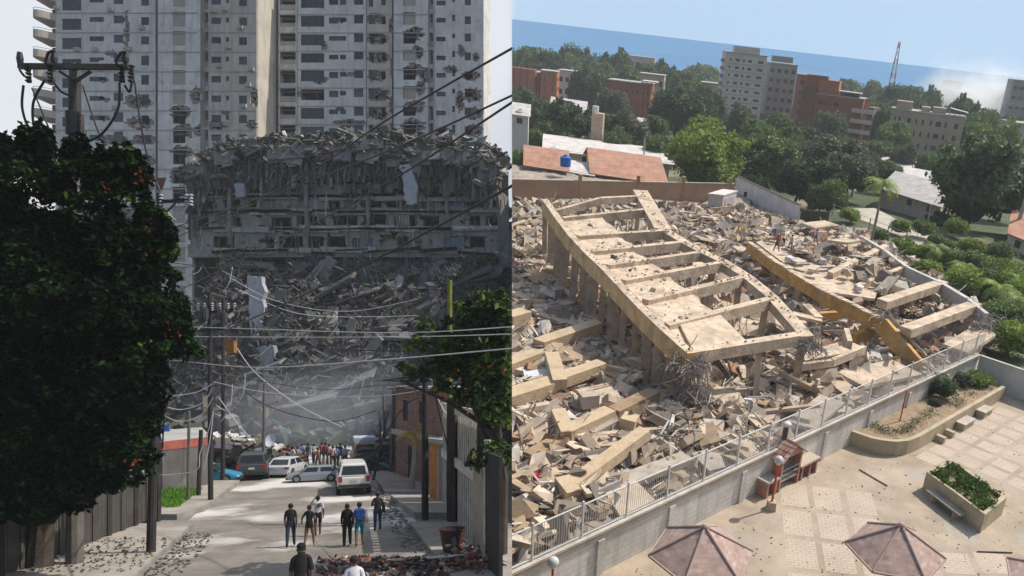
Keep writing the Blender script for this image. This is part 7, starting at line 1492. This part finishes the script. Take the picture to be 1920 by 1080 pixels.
block('hazy reddish tower rising behind the white smoke', 1776, 1806, 151, 620, 7, 5, 14, M_PKB, 0, 'tower_block', cat='tower block')
block('grey hazy tower at the right edge of the picture', 1902, 1960, 150, 420, 8, 5, 14, M_GB, -.1, 'tower_block', wfrac=.7, hfrac=.3, cat='tower block')
block('low grey block seen through the smoke', 1862, 1898, 168, 560, 3, 4, 12, M_GB, 0, 'low_block')
block('pale building corner at the right edge above the dark tree', 1905, 1960, 232, 240, 3, 3, 9, mat('lilac_wall', (.45, .42, .45), var=.15), .2, 'low_block', wfrac=.3)
random.seed(9)
HL_ = ['tiny pale building furthest left of the white tower', 'tiny pale building midway left of the white tower', 'tiny pale building left of the white tower, touching it', 'tiny building above the dark grey tower roof', 'tiny building left above the red tower penthouse', 'tiny building right above the red tower penthouse', 'tiny building above the red tower canopy, left', 'tiny building above the red tower canopy, right', 'tiny building just left of the radio mast foot', 'tiny building just right of the radio mast foot', 'tiny building left of the white smoke', 'tiny building at the foot of the white smoke']
xs_ = [(1270, 120), (1300, 112), (1330, 124), (1460, 168), (1560, 138), (1590, 141), (1610, 146), (1630, 150), (1650, 147), (1690, 160), (1725, 160), (1738, 172)]
for i, (x, y) in enumerate(xs_):
    b = 480 if x < 1500 else 520; A = GB(x-9, y, b); B = GB(x+9, y, b); A.z = B.z = terr(b)+5.5; t = thing('distant_house', HL_[i]+' far off near the shore', 'building', (A.x, A.y, terr(b)), group='tiny pale buildings far off near the shore'); mb = MB(); mb.bx(A.x, B.x, b, b+10, terr(b), A.z); mb.build('wall', random.choice([M_WB, M_BB, M_PKB]), t); mb = MB(); mb.bx(A.x-.5, B.x+.5, b-.5, b+10.5, A.z+.005, A.z+.7); mb.build('roof', random.choice([M_ROOFW, M_RTILE, M_ROOFG]), t)
# radio mast
b = 430; p = GB(1676, 165, b); q = GB(1687, 78, b); z0 = terr(b); ms = thing('radio_mast', 'tall red and white lattice mast rising above the sea horizon', 'radio mast', (p.x, p.y, z0)); 
hN = 14; c0 = Vector((q.x, q.y, z0))
for k in range(hN):
    z, z2 = z0+(q.z-z0)*k/hN, z0+(q.z-z0)*(k+1)/hN; w1, w2 = 2.2*(1-k/hN)+.35, 2.2*(1-(k+1)/hN)+.35; mb = MB()
    for sx_, sy in ((-1, -1), (1, -1), (1, 1), (-1, 1)):
        mb.tube([(q.x+sx_*w1, q.y+sy*w1, z), (q.x+sx_*w2, q.y+sy*w2, z2)], .13, 4); mb.tube([(q.x+sx_*w1, q.y+sy*w1, z), (q.x-sy*w2, q.y+sx_*w2, z2)], .09, 4)
    mb.build('lattice_section', mat('mast_red', (.35, .09, .07)) if k % 2 else mat('mast_white', (.5, .5, .5)), ms)
# smoke
_m = bpy.data.materials.new('smoke_volume'); _m.use_nodes = True; t_ = _m.node_tree; t_.nodes.remove(t_.nodes['Principled BSDF']); pv = t_.nodes.new('ShaderNodeVolumePrincipled'); pv.inputs['Color'].default_value = (.99, .99, 1., 1); pv.inputs['Anisotropy'].default_value = .35
tcn = t_.nodes.new('ShaderNodeTexCoord'); nn = t_.nodes.new('ShaderNodeTexNoise'); nn.inputs['Scale'].default_value = 2.2; nn.inputs['Detail'].default_value = 5; nn.inputs['Roughness'].default_value = .6; t_.links.new(tcn.outputs['Object'], nn.inputs['Vector'])
ln_ = t_.nodes.new('ShaderNodeVectorMath'); ln_.operation = 'LENGTH'; t_.links.new(tcn.outputs['Object'], ln_.inputs[0]); f1 = t_.nodes.new('ShaderNodeMapRange'); f1.inputs['From Min'].default_value = 1.; f1.inputs['From Max'].default_value = .35; t_.links.new(ln_.outputs['Value'], f1.inputs['Value'])
mr_ = t_.nodes.new('ShaderNodeMapRange'); mr_.inputs['From Min'].default_value = .38; mr_.inputs['From Max'].default_value = .72; mr_.inputs['To Max'].default_value = .05; t_.links.new(nn.outputs['Fac'], mr_.inputs['Value']); mu_ = t_.nodes.new('ShaderNodeMath'); mu_.operation = 'MULTIPLY'; t_.links.new(mr_.outputs[0], mu_.inputs[0]); t_.links.new(f1.outputs[0], mu_.inputs[1]); t_.links.new(mu_.outputs[0], pv.inputs['Density']); t_.links.new(pv.outputs[0], t_.nodes['Material Output'].inputs['Volume'])
for (x, y, b, rx_, rz_) in ((1768, 150, 450, 11, 17), (1775, 172, 445, 20, 12), (1800, 182, 440, 30, 11), (1835, 168, 450, 30, 16), (1868, 160, 460, 26, 16), (1885, 185, 440, 30, 14), (1755, 190, 435, 16, 8), (1845, 192, 435, 34, 10)):
    mb = MB(); mb.ball((0, 0, 0), 1., 16, 10); o_ = mb.build('smoke', _m); p = GB(x, y, b); setm(o_, p, rnd(0, .6), (rx_, rx_*.8, rz_)); o_['_s'] = 'R'; tag(o_, kind='stuff')
# poles and wires on the right
for x0, y0_, x1, y1_, b, r, lb in ((1888, 490, 1924, 372, 117, .28, 'thick grey leaning pole at the right edge'), (1730, 462, 1746, 385, 122, .12, 'slim grey pole beside the bungalow'), (1208, 288, 1209, 258, 150, .12, 'thin white pole behind the light green tree')):
    p = GB(x0, y0_, b); q = GB(x1, y1_, b); mb = MB(); mb.tube([(p.x, p.y, 0), q], [r*1.2, r], 9); tag(mb.build('utility_pole', mat('grey_pole', (.33, .32, .31)), origin=(p.x, p.y, 0)), lb, 'utility pole')
a, b_ = GB(1745, 405, 122), GB(1925, 470, 117); mb = MB(); mb.tube(curve([a, a.lerp(b_, .5)-Vector((0, 0, .8)), b_], 8), .04, 4); tag(mb.build('cable', M_CABLE, origin=a), 'sagging wire between the slim pole and the leaning pole', 'cable')
# yard fence behind the ruin and its path
mb = MB(); mb.add([G(1560, 392, .02), G(1640, 390, .02), G(1800, 470, .02), G(1850, 520, .02), G(1790, 500, .02), G(1660, 430, .02)], [tuple(range(6))]); o_ = mb.build('path', mat('pale_path', (.45, .4, .33), var=.3, scale=.5)); tag(o_, kind='structure')
fy_ = thing('yard_fence', 'low post and mesh fence beside the tall palm', 'fence', G(1640, 440))
for k in range(9): p = G(1560+k*34, 405+k*14, 0); mb = MB(); mb.beam(p, p+Vector((0, 0, 1.8)), .15, .15, up=(0, 1, 0)); mb.build('post', M_GRYR, fy_)
mb = MB()
for z in (.5, 1.1, 1.7): mb.beam(G(1560, 405, 0)+Vector((0, 0, z)), G(1832, 517, 0)+Vector((0, 0, z)), .04, .04)
mb.build('rails', M_GRYR, fy_)
# ---------------------------------------------------------------- trees
SP_ = []
specs = [('g', 1, 5., 6., 2., 10, 6500, .30, M_LEAF), ('g', 2, 5., 7., 1.8, 12, 6500, .30, M_LEAF), ('d', 3, 5.5, 7., 1.4, 12, 6500, .33, M_LEAFD), ('d', 4, 5., 7.5, 1.4, 11, 6500, .33, M_LEAFD), ('l', 5, 5.5, 7., 1.2, 13, 9000, .26, M_LEAFL), ('y', 6, 5., 6.5, 1.6, 10, 6000, .28, M_LEAFG), ('y', 7, 5., 7., 3., 11, 6000, .28, M_LEAFG)]
PROTO = {}
for kd, sd_, R_, H_, th, nl, n, sz, m in specs: t = make_tree(kd, sd_, R_, H_, th, nl, n, sz, m); PROTO.setdefault(kd, []).append([t, False, R_, th+H_*.95])
def tree(kd, x, ytop, wpx, b, label, aspect=1.):
    p = GB(x, ytop, b); l = GB(x-wpx/2, ytop, b); r = GB(x+wpx/2, ytop, b); rad = (r.x-l.x)/2; pr = random.choice(PROTO[kd]); z0 = terr(b)-.3; hh = p.z-z0
    o_ = pr[0] if not pr[1] else dup(pr[0]); pr[1] = True; s1 = rad*1.12/pr[2]; s3 = max(hh/pr[3], s1*.8); s1 = max(s1, s3/1.5); s3 = min(s3, s1*1.5); z0 = p.z-s3*pr[3]
    setm(o_, (p.x, p.y, z0), rnd(0, 6.28), (s1, s1, s3)); o_['_s'] = 'R'; tag(o_, label, 'tree'); o_.name = {'g': 'broadleaf_tree', 'd': 'dark_tree', 'l': 'light_green_tree', 'y': 'grey_green_tree'}[kd]; return o_
TL = [('d', 1440, 300, 95, 146, 'dark tree low behind the end of the white stained wall'), ('y', 1500, 305, 100, 138, 'grey-green tree low behind the dark gable'), ('y', 1600, 285, 110, 152, 'spreading grey-green tree left above the tall palm'), ('g', 1562, 335, 75, 128, 'green tree between the dark gable and the tall palm'), ('d', 1420, 330, 50, 132, 'small dark tree by the white door wall'), ('g', 1668, 300, 70, 175, 'green tree behind the bungalow roof ridge'), ('y', 1560, 205, 60, 260, 'dry tree in front of the red tower base'), ('g', 1795, 330, 70, 150, 'green tree between the bungalow and the huge dark tree'), ('d', 1770, 400, 60, 128, 'dark shrubby tree below the bungalow corner'), ('g', 1680, 225, 50, 240, 'green tree hiding the left corner of the beige block'), ('g', 1010, 240, 60, 172, 'green tree behind the tank house'), ('d', 1160, 240, 60, 168, 'dark tree right behind the long flat roof'), ('g', 1225, 215, 60, 200, 'green tree left of the large dark round one'), ('l', 1330, 236, 175, 140, 'big rounded light green tree behind the orange-brown wall'), ('g', 1452, 252, 130, 150, 'broad green tree right of the light green one'), ('d', 1535, 300, 110, 135, 'dark tree left of the tall palm'), ('y', 1570, 250, 130, 165, 'grey-green tree behind the tall palm'), ('y', 1500, 262, 90, 170, 'grey-green tree between the broad green one and the palm'), ('d', 1848, 262, 215, 128, 'huge dark tree at the right side'), ('g', 1900, 300, 120, 150, 'green tree behind the huge dark one at the right edge'),
      ('d', 1275, 172, 108, 240, 'large dark round tree in front of the dark red block'), ('d', 1075, 195, 105, 180, 'dark tree right of the white house with the tank'), ('g', 1040, 225, 80, 175, 'deep green tree above the round white roof tank'), ('d', 1010, 190, 75, 185, 'dark tree left of the concrete water tower'), ('y', 1172, 205, 95, 180, 'grey-green tree right of the concrete water tower'), ('g', 1240, 250, 75, 160, 'small light-leaved tree behind the long flat roof'),
      ('d', 1100, 136, 68, 300, 'dark round tree between the orange blocks and the dark red block'), ('d', 1087, 90, 62, 420, 'tall dark tree against the sea, left of centre'), ('g', 1065, 97, 50, 410, 'green tree against the sea beside the tall dark one'), ('g', 985, 85, 70, 400, 'wide green tree top at the upper left against the sea'), ('g', 1015, 90, 55, 390, 'green tree above the orange block'), ('d', 1045, 100, 50, 380, 'dark tree above the low white block'), ('d', 1150, 100, 60, 400, 'dark tree left of the pale shore block'), ('g', 1175, 120, 60, 370, 'green tree behind the dark red block, left'), ('d', 1210, 122, 50, 400, 'dark tree under the pale shore block'), ('g', 1130, 115, 60, 380, 'green tree behind the dark red block, far left'),
      ('g', 1290, 130, 70, 380, 'green tree left of the white tower, back row'), ('d', 1255, 122, 50, 430, 'dark tree near the shore left of the white tower'), ('g', 1300, 150, 60, 330, 'green tree left of the white tower, front row'), ('d', 1335, 175, 60, 270, 'dark tree at the left foot of the white tower'), ('y', 1300, 120, 40, 520, 'pale distant tree near the shore'), ('g', 1322, 118, 34, 560, 'hazy tree by the shore touching the white tower'),
      ('y', 1155, 165, 44, 235, 'silvery tree left of the dark red block front'), ('d', 975, 170, 70, 215, 'dark tree under the orange block at the left edge'), ('g', 955, 185, 50, 200, 'green tree at the left edge under the orange block'), ('l', 965, 285, 55, 130, 'light green shrub-like tree at the left edge behind the wall'), ('y', 1395, 195, 70, 230, 'grey-green tree at the foot of the white tower'), ('g', 1425, 222, 60, 200, 'green tree right of the twin palms'),
      ('g', 1465, 210, 60, 240, 'green tree below the dark grey tower'), ('y', 1520, 235, 80, 210, 'dry grey tree in front of the red tower'), ('g', 1480, 235, 60, 205, 'green tree left of the dry grey tree'), ('g', 1590, 255, 70, 200, 'green tree at the foot of the red tower balconies'), ('g', 1650, 262, 70, 215, 'bright green tree in front of the beige block, left'), ('y', 1700, 268, 60, 210, 'grey-green tree in front of the beige block, middle'), ('g', 1750, 285, 60, 190, 'green tree in front of the beige block, right'), ('y', 1640, 285, 60, 185, 'grey-green tree above the bungalow'), ('d', 1610, 300, 50, 165, 'dark tree directly behind the palm crown'),
      ('g', 1800, 200, 60, 330, 'dark green tree behind the beige block, right of the smoke base'), ('d', 1695, 165, 60, 380, 'dark tree left of the smoke'), ('g', 1715, 158, 46, 420, 'green tree above the dark one left of the smoke'), ('g', 1660, 165, 50, 400, 'green tree below the mast'), ('d', 1735, 170, 30, 400, 'small dark tree touching the smoke'), ('g', 1640, 150, 46, 480, 'distant green tree left of the mast'), ('g', 1600, 148, 44, 500, 'distant green tree above the red tower canopy'), ('d', 1825, 190, 70, 310, 'dark tree in front of the smoke'), ('g', 1860, 205, 80, 280, 'green tree between the smoke and the right edge'), ('g', 1900, 215, 80, 260, 'green tree at the right edge below the grey tower'), ('l', 1875, 235, 80, 230, 'sunny green tree above the huge dark one'), ('g', 1830, 225, 70, 250, 'green tree left of the sunny one, by the beige block'), ('g', 1640, 190, 40, 300, 'green tree squeezed between the red tower and the beige block'), ('d', 1650, 205, 40, 280, 'dark tree in the gap left of the beige block'), ('y', 1385, 270, 60, 165, 'grey-green tree behind the light green one'), ('g', 1545, 345, 50, 127, 'low green tree by the dark gable'), ('g', 1700, 160, 30, 520, 'far small tree on the shore by the mast'), ('g', 1755, 170, 30, 500, 'far small tree behind the smoke')]
random.seed(12)
for kd, x, yt, wp_, b, lb in TL: tree(kd, x, yt, wp_, b, lb)
wood = MB(); random.seed(4)      # tree cover that reads as one mass towards the shore
for i in range(620):
    b = rnd(175, 330) if i % 3 == 0 else rnd(330, 780); u = rnd(-.30, .52); c = (u*b, b, terr(b)+(rnd(2, 5) if b > 330 else rnd(0, 1.2))); r = rnd(4, 8) if b > 330 else rnd(2.5, 4.5); 
    if b < 250 and (1625 < PX+FPX*(c[0]/(b*.92)) < 1790 or u > .40): continue
    wood.ball(c, (r*.9, r*.9, r*.7), 7, 5, col=(.25, .25, .25), jit=.2)
    leaves(wood, [(c, (r, r, r*.8))], 130, 1.1 if b > 330 else .6, shell=.8)
tag(wood.build('far_wood', M_LEAF), kind='stuff')
for i, (x, y0_, yt, b, lb) in enumerate(((1626, 480, 342, G(1628, 480).y, 'tall palm with a drooping crown standing behind the second wing'), (1416, 262, 236, 200, 'palm with ragged fronds at the foot of the white tower'), (1398, 262, 240, 204, 'shorter palm touching the ragged one'))):
    p = GB(x, y0_, b); q = GB(x, yt, b); z0 = terr(b); h = q.z-z0; o_ = make_palm(h, 3.0 if i == 0 else 2.8, 60+i, 20 if i == 0 else 14, M_LEAFL if i == 0 else M_LEAF); setm(o_, (p.x, p.y, z0)); tag(o_, lb, 'palm tree'); o_['_s'] = 'R'
# lush hedge right of the ruins
HB = [(1590, 412, 1.8, 'low dark bush at the start of the path left of the tall palm'), (1680, 435, 1.9, 'dark bush right of the tall palm trunk near the bungalow'), (1725, 440, 2.2, 'broad dark bush in front of the bungalow wall'), (1790, 440, 2.3, 'broad dark bush right of the bungalow corner'), (1650, 452, 1.8, 'low dark bush beside the tall palm trunk, beyond the wreckage'), (1715, 485, 2.0, 'dark bush at the fence below the bungalow'), (1760, 470, 2.2, 'bushy hedge clump under the slim grey pole'), (1815, 480, 2.4, 'bushy hedge clump left below the huge dark tree'), (1865, 490, 2.6, 'bushy hedge clump beneath the huge dark tree'), (1735, 520, 2.2, 'leafy bush at the left end of the green bank beyond the ruins'), (1780, 500, 2.6, 'tall bush with upright shoots on the green bank beyond the ruins'), (1800, 545, 2.8, 'bush in the middle of the green bank'), (1855, 550, 3.2, 'big bush near the right edge of the green bank'), (1905, 570, 3.4, 'bush at the right edge of the green bank'), (1880, 620, 3.0, 'bright bush above the white end wall'), (1900, 660, 2.6, 'bush touching the white end wall at the right edge'), (1850, 600, 1.6, 'small bush beside the broken right corner of the ruins'), (1690, 470, 1.8, 'small bush behind the right edge beam of the second wing'), (1830, 510, 2.6, 'bush at the back of the green bank'), (1890, 530, 2.8, 'bush at the back of the green bank, far right'), (1240, 374, 1.0, 'little scrubby bush at the foot of the orange-brown wall')]
random.seed(15)
for i, (x, y, r, lb) in enumerate(HB):
    o_ = make_bush(r, r*1.15, 400+i, 2600, .16, [M_LEAF, M_LEAFL][i % 2 if i != 0 else 1], 'bush'); p = G(x, y+6, 0); setm(o_, p); o_['_s'] = 'R'; tag(o_, lb, 'bush')
for i, (x, y, lb) in enumerate(((1795, 540, 'low palm among the green bank, left'), (1855, 575, 'low palm among the green bank, right'), (1895, 600, 'low palm at the right edge of the green bank'), (1745, 500, 'low palm at the back of the green bank'))):
    p = G(x, y, 0); o_ = make_palm(2.2, 2.4, 80+i, 16, M_LEAFL); setm(o_, p); tag(o_, lb, 'palm tree'); o_['_s'] = 'R'

# ---------------------------------------------------------------- the air: one closed box round everything near, sky outside
CUR[0] = 'L'; mb = MB(); mb.bx(-330, 720, -12, 1000, -30, 480); hz_ = mb.build('haze', bpy.data.materials.new('haze_air')); hm = hz_.data.materials[0]; hm.use_nodes = True; tt_ = hm.node_tree; tt_.nodes.remove(tt_.nodes['Principled BSDF'])
pv = tt_.nodes.new('ShaderNodeVolumePrincipled'); pv.inputs['Color'].default_value = (.86, .93, 1, 1); pv.inputs['Density'].default_value = .00028; tt_.links.new(pv.outputs[0], tt_.nodes['Material Output'].inputs['Volume']); tag(hz_, kind='stuff')
# ================================================================ where the two pieces of land meet
# plane through the camera axis: the street lies on its left, the land by the sea on its right; geometry stops there
def clip_seam():
    nrm = Vector((1, .22667, 0)).normalized()
    for o in list(bpy.data.objects):
        if o.type != 'MESH' or o.name == 'haze': continue
        M = o.matrix_basis.copy(); p = o.parent
        while p: M = p.matrix_basis @ M; p = p.parent
        root = o
        while root.parent: root = root.parent
        side = root.get('_s', 'L'); sg = 1 if side == 'L' else -1
        n_ = len(o.data.vertices)
        if n_ == 0: continue
        co = np.empty(n_*3, np.float32); o.data.vertices.foreach_get('co', co); co = co.reshape(-1, 3)
        A_ = np.array(M)[:3, :3]; wc = co @ A_.T+np.array(M)[:3, 3]; d_ = sg*(wc @ np.array(nrm))
        if d_.max() <= .0: continue
        if d_.min() >= 0: bpy.data.objects.remove(o); continue
        me = o.data.copy() if o.data.users > 1 else o.data; o.data = me
        Mi = M.inverted(); pl = Mi @ Vector((0, 0, 0)); nl = (M.to_3x3().transposed() @ nrm).normalized()*sg
        bm = bmesh.new(); bm.from_mesh(me); bmesh.ops.bisect_plane(bm, geom=bm.verts[:]+bm.edges[:]+bm.faces[:], plane_co=pl, plane_no=nl, clear_outer=True, clear_inner=False)
        if len(bm.verts) == 0: bm.free(); bpy.data.objects.remove(o); continue
        bm.to_mesh(me); bm.free()
for o in bpy.data.objects:
    if '_o' in o: del o['_o']
clip_seam()
for o in list(bpy.data.objects):
    if o.type == 'EMPTY' and not o.children and 'category' in o: bpy.data.objects.remove(o)
for o in bpy.data.objects:
    if '_s' in o: del o['_s']
scene.render.engine = 'CYCLES'
